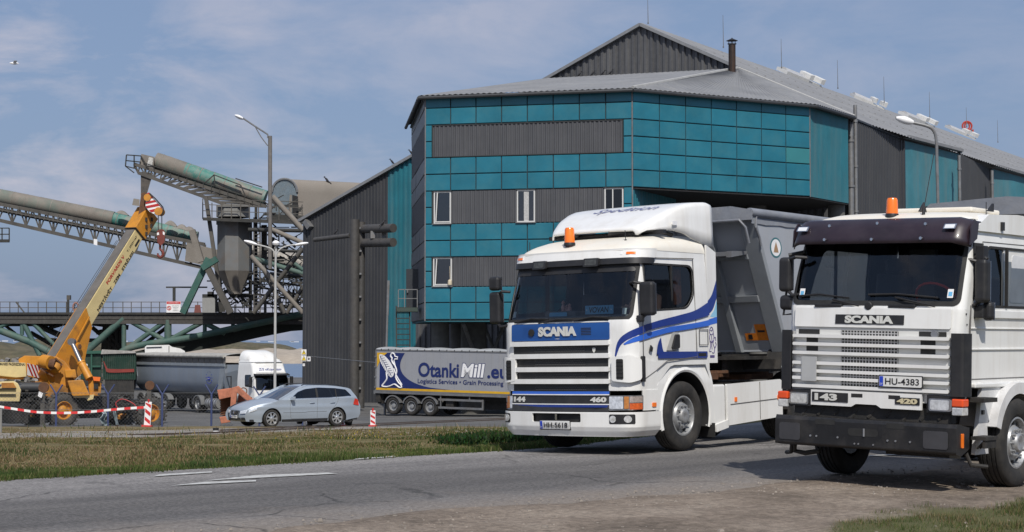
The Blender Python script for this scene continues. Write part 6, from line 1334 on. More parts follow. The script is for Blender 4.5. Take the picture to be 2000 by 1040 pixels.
# ---- pier bridge: two parallel trusses under a deck with a railing
DB = 168.
PB_ = thing('pier_bridge', 'long dark steel pier bridge on green tubular trusses crossing behind the yard', 'bridge', (-20, DB, -4))
A = PP(DB); B_ = PP(DB + 7)
m = MB(); m.hexa([A(-700, 623), A(596, 626), B_(596, 626), B_(-700, 623), A(-700, 613), A(596, 613), B_(596, 613), B_(-700, 613)]); m.hexa([A(-700, 630.5), A(596, 634), A(596, 634) + V(0, .5, 0), A(-700, 630.5) + V(0, .5, 0), A(-700, 622), A(596, 625), A(596, 625) + V(0, .5, 0), A(-700, 622) + V(0, .5, 0)])
m.build('deck', mat('deck_dark', (.055, .052, .048), .8, var=.25, dirt=(.12, .11, .09), damt=.5), PB_, world=True)
TR = [((40, 620), (78, 695), 5, 0), ((43, 625), (43, 655), 4, 0), ((58, 625), (110, 678), 4, 0), ((0, 646), (58, 668), 7, 0), ((58, 668), (104, 692), 7, 0), ((-40, 640), (0, 646), 7, 0), ((-2, 640), (36, 622), 4, 0), ((60, 630), (122, 657), 6, 2), ((0, 628), (30, 652), 3, 2),
      ((163, 692), (242, 622), 7, 0), ((155, 693), (207, 650), 4, 0), ((242, 622), (242, 683), 4.5, 0), ((252, 626), (326, 668), 5, 0), ((248, 682), (320, 630), 5, 0), ((328, 625), (328, 668), 7, 0), ((332, 664), (402, 626), 5, 0), ((400, 625), (400, 650), 4, 0), ((275, 678), (328, 638), 4, 2), ((84, 665), (200, 665), 4, 2), ((97, 641), (140, 628), 4, 2), ((140, 628), (140, 645), 4, 0), ((405, 634), (440, 652), 5, 0), ((455, 628), (455, 645), 4, 0), ((455, 645), (520, 628), 5, 0), ((470, 628), (540, 640), 4, 2)]
k = DB / F
for a, b, r_, dk in TR:
    m = MB(); f = PP(DB + (3.5 if dk else .3)); m.cyl(f(*a), f(*b), r_ * k, n=12); m.build('truss_tube', steelk if dk else steelg, PB_, world=True)
m = MB(); m.tube([A(*p) for p in smoothline([(235, 690), (250, 681), (290, 672), (328, 667), (370, 660), (415, 651), (460, 641), (500, 633), (560, 620), (600, 612)], 4)], 6.5 * k, 12); m.build('arch_tube', steelg, PB_, world=True)
low = smoothline([(300, 702), (360, 689), (430, 677), (500, 661), (560, 649), (600, 641)], 4); up = smoothline([(250, 690), (328, 673), (415, 657), (500, 640), (560, 626), (600, 620)], 4)
def fan(m, up, low, D0, D1):
    f0, f1 = PP(D0), PP(D1); n = min(len(up), len(low)); m.grid([[f0(*up[i]), f0(*low[i]), f1(*low[i]), f1(*up[i])] for i in range(n)], closed=True)
holes = [((282, 664), (318, 662))]
m = MB(); fan(m, up, low, DB + 2, DB + 8); m.build('belly_plate', mat('belly_dark', (.022, .028, .025), .8, var=.3), PB_, world=True)
m = MB()
for pa, pb in (((0, 633), (120, 633)), ((150, 628), (250, 640)), ((420, 650), (600, 626)), ((330, 660), (600, 640))): m.bar(PP(DB + 5)(*pa), PP(DB + 5)(*pb), .5)
m.build('inner_beam', steelk, PB_, world=True)
# dark braces of the far truss
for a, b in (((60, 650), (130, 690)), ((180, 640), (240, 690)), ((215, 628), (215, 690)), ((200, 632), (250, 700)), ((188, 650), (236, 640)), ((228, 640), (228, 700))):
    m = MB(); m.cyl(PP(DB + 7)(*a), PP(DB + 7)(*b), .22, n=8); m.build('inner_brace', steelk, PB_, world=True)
m = MB(); m.hexa([B_(196, 700), B_(240, 700), B_(240, 700) + V(0, 2, 0), B_(196, 700) + V(0, 2, 0), B_(200, 640), B_(236, 640), B_(236, 640) + V(0, 2, 0), B_(200, 640) + V(0, 2, 0)]); m.build('pier_leg', steelk, PB_, world=True)
RL = thing('deck_railing', 'thin steel railing running along the near edge of the pier bridge', 'railing', A(200, 612)); m = MB()
for y in (590, 601): m.bar(A(-700, y), A(596, y + .5), .06)
m.build('handrail', steeld, RL, world=True)
m = MB()
for i in range(70): x = -682 + i * 18.4 + (i % 3); m.bar(A(x, 612), A(x, 589.5), .07)
m.bar(A(31, 590), A(48, 612), .12); m.build('posts', steeld, RL, world=True)
m = MB()
m.bar(A(-700, 612.5) - V(0, .1, 0), A(596, 612.8) - V(0, .1, 0), .12, .22)
m.build('toe_board', steelk, RL, world=True)
# sign on the railing
t, w_, h, M_ = signboard(325, 353, 589, 611, DB - .3, 'safety_sign', 'white no entry notice with red top strip fixed on the pier railing', 'sign', whitep)
redp = mat('sign_red', (.55, .03, .03), .5); q = sheet('red_strip', rrect(-w_ / 2 + .02, w_ / 2 - .02, h * .26, h / 2 - .02, .01), M_, redp, t, off=.01)
lettering('sign_text', 'UZMANĪBU!', M_, 0, h * .375, w_ * .8, h * .10, whitep, q, off=.02)
sheet('red_ring', [(-w_ * .32 + .22 * math.cos(a), -h * .1 + .22 * math.sin(a)) for a in np.linspace(0, 2 * math.pi, 21)[:-1]], M_, redp, t, off=.01, holes=[[(-w_ * .32 + .15 * math.cos(a), -h * .1 + .15 * math.sin(a)) for a in np.linspace(0, 2 * math.pi, 21)[:-1]]]); sheet('figure', roundpoly([(-w_ * .34, -h * .22), (-w_ * .30, -h * .22), (-w_ * .29, h * .0), (-w_ * .33, h * .02)], .01), M_, ink, t, off=.012)
sheet('ring_bar', [(-w_ * .32 - .15, -h * .1 + .12), (-w_ * .32 - .11, -h * .1 + .15), (-w_ * .32 + .15, -h * .1 - .12), (-w_ * .32 + .11, -h * .1 - .15)], M_, redp, t, off=.014)
for i, s in enumerate(('NEPIEDEROŠĀM', 'PERSONĀM', 'IEEJA', 'AIZLIEGTA')): lettering('sign_text', s, M_, w_ * .14, h * .10 - i * h * .14, w_ * (.5, .4, .3, .4)[i], h * .07, ink, t, off=.01)
# life ring, loudspeaker post
c = A(149.5, 600); m = MB(); m.tube([c + V(.26 * math.cos(a), -.3, .40 * math.sin(a)) for a in np.linspace(0, 2 * math.pi, 25)], .085, 8); tag(m.build('life_ring', mat('faded_pink', (.30, .15, .12), .7, var=.3, vs=8)), 'faded life ring hanging on the pier railing left of the crane boom', 'life ring')
t = thing('deck_post', 'short dark post with a square loudspeaker box on the pier deck', 'post', A(133, 612)); m = MB(); m.bar(A(133, 612), A(133, 586), .2); m.build('post', steelk, t, world=True); m = MB(); m.hexa([A(130, 586), A(137, 586), A(137, 586) + V(0, .4, 0), A(130, 586) + V(0, .4, 0), A(130, 577), A(137, 577), A(137, 577) + V(0, .4, 0), A(130, 577) + V(0, .4, 0)]); m.build('speaker_box', steeld, t, world=True)
t = thing('deck_canopy', 'dark T shaped frame with a thin flat roof standing on the pier deck', 'frame', A(340, 612)); m = MB(); m.bar(A(340, 612), A(340, 562), .25); m.build('post', steelk, t, world=True); m = MB(); m.hexa([A(324, 563), A(405, 563), B_(405, 563), B_(324, 563), A(324, 560), A(405, 560), B_(405, 560), B_(324, 560)]); m.build('canopy', steelk, t, world=True)
def truss(T, name, a0, a1, b0, b1, D, n, wdt=2.4, r_=.10, rc=.16, material=None, mt2=None):
    """box truss between an upper chord (px pairs a0, a1) and a lower chord (b0, b1): near and far side"""
    material = material or steeld
    for dd, nm in ((0, 'near'), (wdt, 'far')):
        f = PP(D + dd); m = MB(); lerp = lambda p, q, t: (p[0] + (q[0] - p[0]) * t, p[1] + (q[1] - p[1]) * t)
        m.bar(f(*a0), f(*a1), rc * 2); m.bar(f(*b0), f(*b1), rc * 2); fl_ = lambda c, t: f(*lerp(*c, t))
        for i in range(n):
            t0, t1 = i / n, (i + 1) / n; tm = (t0 + t1) / 2
            m.bar(fl_((a0, a1), t0), fl_((b0, b1), t0), r_ * 1.6); m.bar(fl_((b0, b1), t0), fl_((a0, a1), tm), r_); m.bar(fl_((a0, a1), tm), fl_((b0, b1), t1), r_)
            if dd: g = PP(D); m.bar(fl_((b0, b1), t0), g(*lerp(b0, b1, t0)), r_); m.bar(fl_((a0, a1), t0), g(*lerp(a0, a1, t0)), r_)
        m.bar(fl_((a0, a1), 1), fl_((b0, b1), 1), r_ * 2); m.build(name, material if not dd else (mt2 or steelk), T, world=True)
def galtube(T, name, p0, p1, dia0, dia1, D, material, sag=0., n=40, rings=True):
    k = D / F; m = MB(); a, b = P(*p0, D), P(*p1, D); rr = []; pts = []
    for i in range(n + 1): t = i / n; pts.append(a.lerp(b, t) + V(0, 0, -sag * math.sin(math.pi * t))); rr.append((dia0 + (dia1 - dia0) * t) / 2 * k * (1 + .008 * rng.normal()))
    m.tube(pts, rr, 20); o = m.build(name, material, T, world=True)
    if rings:
        m = MB()
        for i in range(1, n, 4): d = (pts[i + 1] - pts[i]).normalized() * .04; m.cyl(pts[i] - d, pts[i] + d, rr[i] * 1.012, n=20)
        m.build('joint_rings', dusty, o, world=True)
    return o
# ---- lower conveyor
DL = 176.
LC = thing('lower_conveyor', 'long inclined conveyor gallery under a dusty brown cover running off to the left', 'conveyor', P(200, 440, DL))
galtube(LC, 'cover', (-30, 379), (222, 428), 31, 29, DL + 1.2, tubeb); galtube(LC, 'cover', (222, 428), (385, 465), 26, 25, DL + 1.2, tubem, n=20)
truss(LC, 'truss', (-30, 393), (400, 478), (-30, 424), (400, 524), DL, 16, 2.6, .12, .18)
m = MB(); f = PP(DL - .3); m.bar(f(-30, 404), f(400, 490), .12)
for i in range(22): x = -20 + i * 19; y = 393 + (x + 30) * .1977; m.bar(f(x, y + 11), f(x, y - 1), .09)
m.build('walkway_rail', steeld, LC, world=True)
m = MB(); f = PP(DL + .8); m.hexa([f(-30, 408), f(400, 494), f(400, 494) + V(0, 1.5, 0), f(-30, 408) + V(0, 1.5, 0), f(-30, 400), f(400, 486), f(400, 486) + V(0, 1.5, 0), f(-30, 400) + V(0, 1.5, 0)]); m.build('belt_deck', steelk, LC, world=True)
m = MB(); f = PP(DL - .4); m.hexa([f(361, 510), f(424, 525), f(424, 525) + V(0, .2, 0), f(361, 510) + V(0, .2, 0), f(365, 474), f(424, 488), f(424, 488) + V(0, .2, 0), f(365, 474) + V(0, .2, 0)]); m.build('side_plate', dusty, LC, world=True)
m = MB(); f = PP(DL - .2)
for (x, y, r_) in ((335, 441, .52), (357, 449, .55), (372, 452, .5), (240, 418, .4)): 
    rows = [[f(x - 10 * (1 - u) + 12 * u, y + 5 * u + 3) + V(0, -.25 + .5 * math.cos(a), r_ * .5 + r_ * math.sin(a) * math.sin(math.pi * (.1 + .85 * u))) for a in np.linspace(0, math.pi, 8)] for u in np.linspace(0, 1, 7)]; m.grid(rows)
m.build('loose_sheet', dusty, LC, world=True)
m = MB(); m.tube([P(x, y, DL + .6) for x, y in smoothline([(455, 482), (480, 488), (520, 496), (545, 505), (592, 520)], 3)], [1.0 * (1 + .12 * math.sin(i * 1.9)) for i in range(13)], 14); m.build('cover_wrapped', mat('wrapped_sheet', (.30, .28, .25), .6, .1, var=.3, vs=3, bump=.8, bs=3), LC, world=True)
m = MB(); m.hexa([PP(DL)(183, 478), PP(DL)(190, 480), PP(DL - .2)(190, 480), PP(DL - .2)(183, 478), PP(DL)(183, 467), PP(DL)(190, 468), PP(DL - .2)(190, 468), PP(DL - .2)(183, 467)]); tag(m.build('notice_board', whitep), 'small white notice hanging under the lower conveyor truss', 'sign')
galtube(LC, 'cover', (-560, 276), (-30, 379), 31, 31, DL + 1.2, tubeb, n=30); truss(LC, 'truss', (-560, 288), (-30, 393), (-560, 319), (-30, 424), DL, 18, 2.6, .12, .18)
# platform cage at the left edge
m = MB(); f = PP(172); g2 = PP(174)
for ff in (f, g2):
    for x in (-20, 4, 18): m.bar(ff(x, 472), ff(x, 446), .1)
    for y in (446, 458, 471): m.bar(ff(-20, y), ff(18, y), .1)
m.bar(f(-20, 471), f(18, 471), .3); tag(m.build('hanging_platform', steelk), 'dark railed platform hanging below the conveyor at the left edge', 'platform')
# ---- upper conveyor
DU = 160.
UC = thing('upper_conveyor', 'short inclined conveyor with green ribbed round cover above the transfer tower', 'conveyor', P(380, 340, DU))
galtube(UC, 'cover', (309, 316), (362, 334), 34, 34, DU + 1.1, tubeb, n=8); galtube(UC, 'cover', (362, 334), (518, 388), 34, 32, DU + 1.1, tubem, n=26)
m = MB(); c0 = P(304, 314, DU + 1.1); c1 = P(309.5, 316, DU + 1.1); m.cyl(c0, c1, .79, n=20); m.build('end_cap', dusty, UC, world=True)
truss(UC, 'truss', (262, 321), (520, 404), (270, 338), (440, 400), DU, 12, 2.2, .11, .15)
m = MB(); f = PP(DU - .2); 
for pa, pb in (((247, 303), (275, 305)), ((245, 325), (266, 330)), ((247, 303), (245, 325)), ((262, 304), (262, 330)), ((245, 325), (262, 338)), ((275, 305), (290, 330)), ((246, 314), (275, 317)), ((400, 358), (418, 342)), ((418, 342), (470, 362)), ((470, 362), (480, 385)), ((400, 358), (470, 380)), ((460, 349), (512, 366)), ((418, 342), (420, 365))): m.bar(f(*pa), f(*pb), .10)
for i in range(15): x = 285 + i * 16; y = 322 + (x - 262) * .326; m.bar(f(x, y + 3), f(x, y - 7), .07)
m.bar(f(280, 318), f(520, 396), .07); m.build('walkway_rail', steelk, UC, world=True)
def quadbox(m, f0, f1, pts):  # pts: bl, br, tr, tl in picture corners
    bl, br, tr, tl = pts; m.hexa([f0(*bl), f0(*br), f1(*br), f1(*bl), f0(*tl), f0(*tr), f1(*tr), f1(*tl)])
m = MB(); quadbox(m, PP(DU - .1), PP(DU + 2), [(271, 327), (299, 333), (302, 307), (276, 301)]); hb = m.build('head_box', dusty, UC, world=True)
m = MB(); quadbox(m, PP(DU - .2), PP(DU - .12), [(287, 323), (297, 325), (299, 309), (291, 307)]); m.build('patched_sheet', mat('bright_sheet', (.55, .54, .5), .5, .3, var=.4, vs=8), hb, world=True)
m = MB(); quadbox(m, PP(DU), PP(DU + 1.6), [(275, 382), (286, 383), (299, 338), (275, 336)]); m.build('chute', mat('chute_dark', (.08, .072, .065), .8, .1, var=.3, dirt=(.18, .15, .12), damt=.6), UC, world=True)
# ---- transfer tower
TT = thing('transfer_tower', 'grey steel transfer hopper with a cone bottom and a railed platform between the conveyors', 'hopper', P(457, 612, 158))
kk = 158 / F; cx = 457.5; f = PP(158)
def ring(px, py, r_, n=8, rot=22.5): c = P(px, py, 158 + 1.6); return [c + V(r_ * math.cos(R(rot + 360 * i / n)), r_ * math.sin(R(rot + 360 * i / n)), 0) for i in range(n)]
r8 = 32 * kk / math.cos(R(22.5)) * 1.0
m = MB(); m.grid([ring(cx, 431, r8 * 1.04), ring(cx, 440, r8 * 1.04), ring(cx, 440.1, r8 * .98), ring(cx, 530, r8 * .98)], smooth=False, closed=True); m.build('hopper_body', mat('hopper_grey', (.16, .165, .165), .6, .1, var=.15, vs=.4, dirt=(.18, .13, .09), damt=.7, ds=.45), TT, world=True)
m = MB(); m.grid([ring(cx, 530, r8 * 1.0), ring(cx + 2, 570, r8 * .42), ring(cx + 2, 575, r8 * .40)], smooth=False, closed=True); m.build('cone', dusty, TT, world=True)
m = MB(); m.grid([ring(cx - 2, 402, r8 * .98), ring(cx - 2, 425, r8 * .98)], smooth=False, closed=True); quadbox(m, PP(158), PP(162), [(425, 404), (487, 404), (487, 402), (425, 402)]); m.build('upper_box', mat('box_grey', (.22, .22, .21), .7, var=.15, dirt=(.15, .13, .11), damt=.5), TT, world=True)
m = MB(); quadbox(m, PP(157), PP(164), [(396, 431), (592, 439), (592, 431), (396, 425)]); m.build('platform', steelk, TT, world=True)
m = MB(); f = PP(157)
for x in (396, 414, 433, 452, 470, 487, 505, 522, 545, 565, 590): m.bar(f(x, 428 + (x - 396) * .02), f(x, 396 + (x - 396) * .02), .08)
for y in (389, 400, 412): m.bar(f(396, y), f(592, y + 6), .06)
m.bar(f(396, 428), f(396, 388), .08); m.build('platform_rail', steeld, TT, world=True)
legs = [((402, 385), (430, 575), 3.5, steeld, 158), ((408, 505), (357, 612), 6, mat('clean_green_steel', (.03, .10, .08), .6, var=.25, vs=.6, dirt=(.12, .12, .1), damt=.4), 157), ((401, 515), (451, 612), 6, steeld, 156.5), ((395, 524), (424, 506), 6, MATS['clean_green_steel'], 156.4), ((375, 450), (393, 512), 6, dusty, 159), ((430, 420), (430, 612), 3, steeld, 163), ((489, 440), (489, 612), 3, steelk, 162), ((500, 380), (500, 612), 2.5, steelk, 164), ((516, 440), (516, 520), 5, steeld, 162)]
for a, b, r_, mm, D in legs: m = MB(); m.bar(P(*a, D), P(*b, D), r_ * 2 * D / F); m.build('leg', mm, TT, world=True)
m = MB(); f = PP(160); rr_ = random.Random(4)
for i in range(230):
    x = rr_.uniform(398, 590); y = rr_.uniform(530, 606) if i < 150 else rr_.uniform(388, 530)
    if i >= 150 and x < 492: x = rr_.uniform(490, 590)
    l = rr_.uniform(8, 40); a = rr_.choice([0, 0, 1.57, .6, -.6, .9, -.9]); d = rr_.uniform(-2, 5); g_ = PP(160 + d); m.bar(g_(x, y), g_(min(596, x + l * math.cos(a)), y + l * math.sin(a) * .8), rr_.choice([.08, .12, .2]))
for x0, x1, y0, y1 in ((395, 425, 575, 590), (400, 440, 590, 610), (450, 500, 575, 582), (405, 418, 570, 580)): quadbox(m, PP(161), PP(164), [(x0, y1), (x1, y1), (x1, y0), (x0, y0)])
m.build('machinery_frames', steelk, TT, world=True)
m = MB()
for y0 in (445, 470, 495, 520, 550): quadbox(m, PP(157.5), PP(157.9), [(494, y0 + 6), (512, y0 + 6), (512, y0 + 5), (494, y0 + 5)])
m.bar(P(496, 425, 157.5), P(496, 612, 157.5), .1); m.bar(P(508, 425, 157.5), P(508, 612, 157.5), .1)
for y0 in range(430, 612, 7): m.bar(P(496, y0, 157.5), P(508, y0, 157.5), .06)
m.build('ladder', steeld, TT, world=True)
m = MB(); quadbox(m, PP(157), PP(159), [(395, 611), (420, 611), (420, 582), (395, 582)]); m.build('control_cabinet', mat('cabinet_grey', (.26, .26, .25), .7, var=.1), TT, world=True)
m = MB(); quadbox(m, PP(157), PP(158), [(379, 611), (393, 611), (391, 596), (381, 596)]); m.build('pump_box', mat('faded_red_box', (.18, .06, .05), .7), TT, world=True)
# ---- braced tube frame right of the tower
BF = thing('brace_frame', 'criss crossed rusty grey steel tubes between transfer tower and hall', 'steel frame', P(540, 612, 150))
for a, b, r_, D, mm in (((490, 500), (592, 612), 4.5, 150, dusty), ((592, 485), (495, 612), 4.5, 151, steeld), ((592, 560), (560, 612), 4, 152, steeld), ((512, 520), (556, 612), 4.5, 153, steeld), ((575, 515), (592, 528), 4, 150, steelg), ((490, 503), (592, 535), 5, 155, steelg), ((532, 384), (592, 450), 5.5, 148, dusty), ((530, 448), (592, 475), 4.5, 148.5, dusty), ((485, 449), (592, 451), 4, 153, steelk), ((528, 535), (592, 540), 3.5, 152, steelk), ((516, 488), (592, 492), 3, 155, steelk)):
    m = MB(); m.cyl(P(*a, D), P(*b, D), r_ * D / F, n=12); m.build('brace_tube', mm, BF, world=True)
SC = thing('small_conveyors', 'stack of low dark latticed conveyors passing behind the braced tubes', 'conveyor', P(550, 600, 166))
truss(SC, 'truss', (500, 545), (596, 560), (500, 560), (596, 578), 164, 6, 2, .06, .1); truss(SC, 'truss', (500, 575), (596, 588), (500, 590), (596, 603), 166, 6, 2, .06, .1); truss(SC, 'truss', (500, 505), (596, 527), (500, 520), (596, 542), 168, 5, 2, .07, .12)
# ---- mast with lamp arm
D = 146.; MT = thing('mast_lamp', 'tall grey steel mast with a single upward lamp arm near the top', 'street lamp', P(527.5, 526, D)); m = MB(); m.cyl(P(527.5, 526, D), P(527.5, 266, D), 4 * D / F, n=14); m.build('mast', mat('mast_grey', (.17, .16, .15), .7, .1, var=.15, dirt=(.10, .08, .06), damt=.5), MT, world=True)
m = MB(); m.tube([P(523, 270, D), P(523, 263, D), P(498, 247, D), P(474, 231, D)], .07, 6); m.tube([P(523, 285, D), P(510, 268, D), P(499, 249, D)], .05, 6); m.build('arm', galv, MT, world=True)
def lamphead(t, a, b, r_, material=whitep, drop=.6):
    rows = []
    for i in range(9): u = i / 8; c = a.lerp(b, u); q_ = r_ * (.25 + .75 * math.sin(math.pi * min(.95, u * .8 + .12))); rows.append([c + V(0, q_ * math.cos(q), q_ * drop * math.sin(q)) for q in np.linspace(0, 2 * math.pi, 13)[:-1]])
    m = MB(); m.grid(rows, closed=True); m.add(rows[0], [tuple(range(12))]); m.add(rows[-1], [tuple(range(12))]); return m.build('lamp_head', material, t, world=True)
lamphead(MT, P(475, 232, D), P(459, 226, D), .30)
# ---- barrel shed
D0, D1 = 166., 176.; BS = thing('barrel_shed', 'half round corrugated shed with pale blue end wall and dusty tan roof', 'shed', P(560, 430, D0)); f0 = PP(D0)
c0 = (556, 376); rx = 24.5; arch = [(c0[0] + rx * math.cos(R(a)), c0[1] - 26 * math.sin(R(a))) for a in range(0, 181, 9)]; prof = [(580.5, 432)] + arch + [(531.5, 432)]
dv = Vector((.72, .42, 0)) * 34
nr_ = [f0(*p) for p in prof]; m = MB(); m.grid([[p for p in nr_], [p + dv * .5 for p in nr_], [p + dv for p in nr_]]); m.build('roof', mat('dusty_tan_roof', (.25, .225, .195), .75, .1, var=.12, vs=.3, dirt=(.17, .14, .115), damt=.6, ds=.3), BS, world=True)
WE = lambda a, b, off=0.: f0(a, b) + V(0, -off, 0); o_ = [(x, -y) for x, y in prof]; WE2 = lambda a, b, off=0.: f0(a, -b) + V(0, -off, 0)
ew = sheet('end_wall', o_, WE2, bluesh, BS, off=0, world=True); 
m = MB()
for x in np.arange(533, 581, 2.4): yt = 376 - 26 * math.sqrt(max(0, 1 - ((x - 556) / 24.5) ** 2)); m.bar(f0(x, 430) + V(0, -.05, 0), f0(x, yt + .5) + V(0, -.05, 0), .05)
m.build('wall_ribs', bluesh, ew, world=True)
m = MB(); m.tube([p + V(0, -.08, 0) for p in nr_[1:-1]], .12, 6); m.build('arch_rim', galv, ew, world=True)
m = MB(); quadbox(m, PP(D0 - .15), PP(D0 - .05), [(571, 415), (583, 420), (582, 384), (571, 381)]); m.build('doorway', darkint, BS, world=True); m = MB(); quadbox(m, PP(D0 - .4), PP(D0 - .2), [(563, 416), (570, 416), (570, 381), (566, 381)]); m.build('door', dusty, BS, world=True)
m = MB(); quadbox(m, PP(D0 - 3), PP(D0 + 3), [(528, 432), (600, 436), (600, 422), (528, 418)]); m.build('base_frame', steelk, BS, world=True)
# ---- three-armed lamp in the yard
D = 66.; t = thing('yard_lamp', 'slim white pole with three curved arms and pale lamp heads behind the silver car', 'street lamp', on(538, D)); b_ = Vector(on(538, D)); m = MB(); m.cyl(b_, P(538, 520, D), .058, .045, n=10); m.cyl(P(538, 520, D), P(539, 485, D), .04, n=8); m.build('pole', mat('pole_pale', (.45, .45, .44), .6, .1, var=.08), t, world=True)
m = MB()
for pts in ([(539, 500), (532, 488), (518, 482), (500, 478)], [(539, 500), (546, 488), (560, 481), (580, 478)], [(539, 495), (539, 486), (539, 480)]): m.tube([P(*p, D) for p in smoothline(pts, 4)], .03, 6)
m.build('arms', MATS['pole_pale'], t, world=True)
lamphead(t, P(502, 478, D), P(477, 471, D), .13); lamphead(t, P(577, 479, D), P(602, 475, D), .11)
c = P(539, 476, D); rows = [[c + V(r_ * math.cos(q), r_ * 1.4 * math.sin(q), z) for q in np.linspace(0, 2 * math.pi, 13)[:-1]] for z, r_ in ((-.07, .05), (-.05, .13), (.02, .15), (.08, .11), (.12, .03))]; m = MB(); m.grid(rows, closed=True); m.build('lamp_head', whitep, t, world=True)
# =================================================================== yard vehicles
def carrier_pose(px, py, D, lx, deg):
    a = R(deg); p = P(px, py, D); return (p.x - lx * math.cos(a), p.y - lx * math.sin(a), Z(p.x, p.y)), a
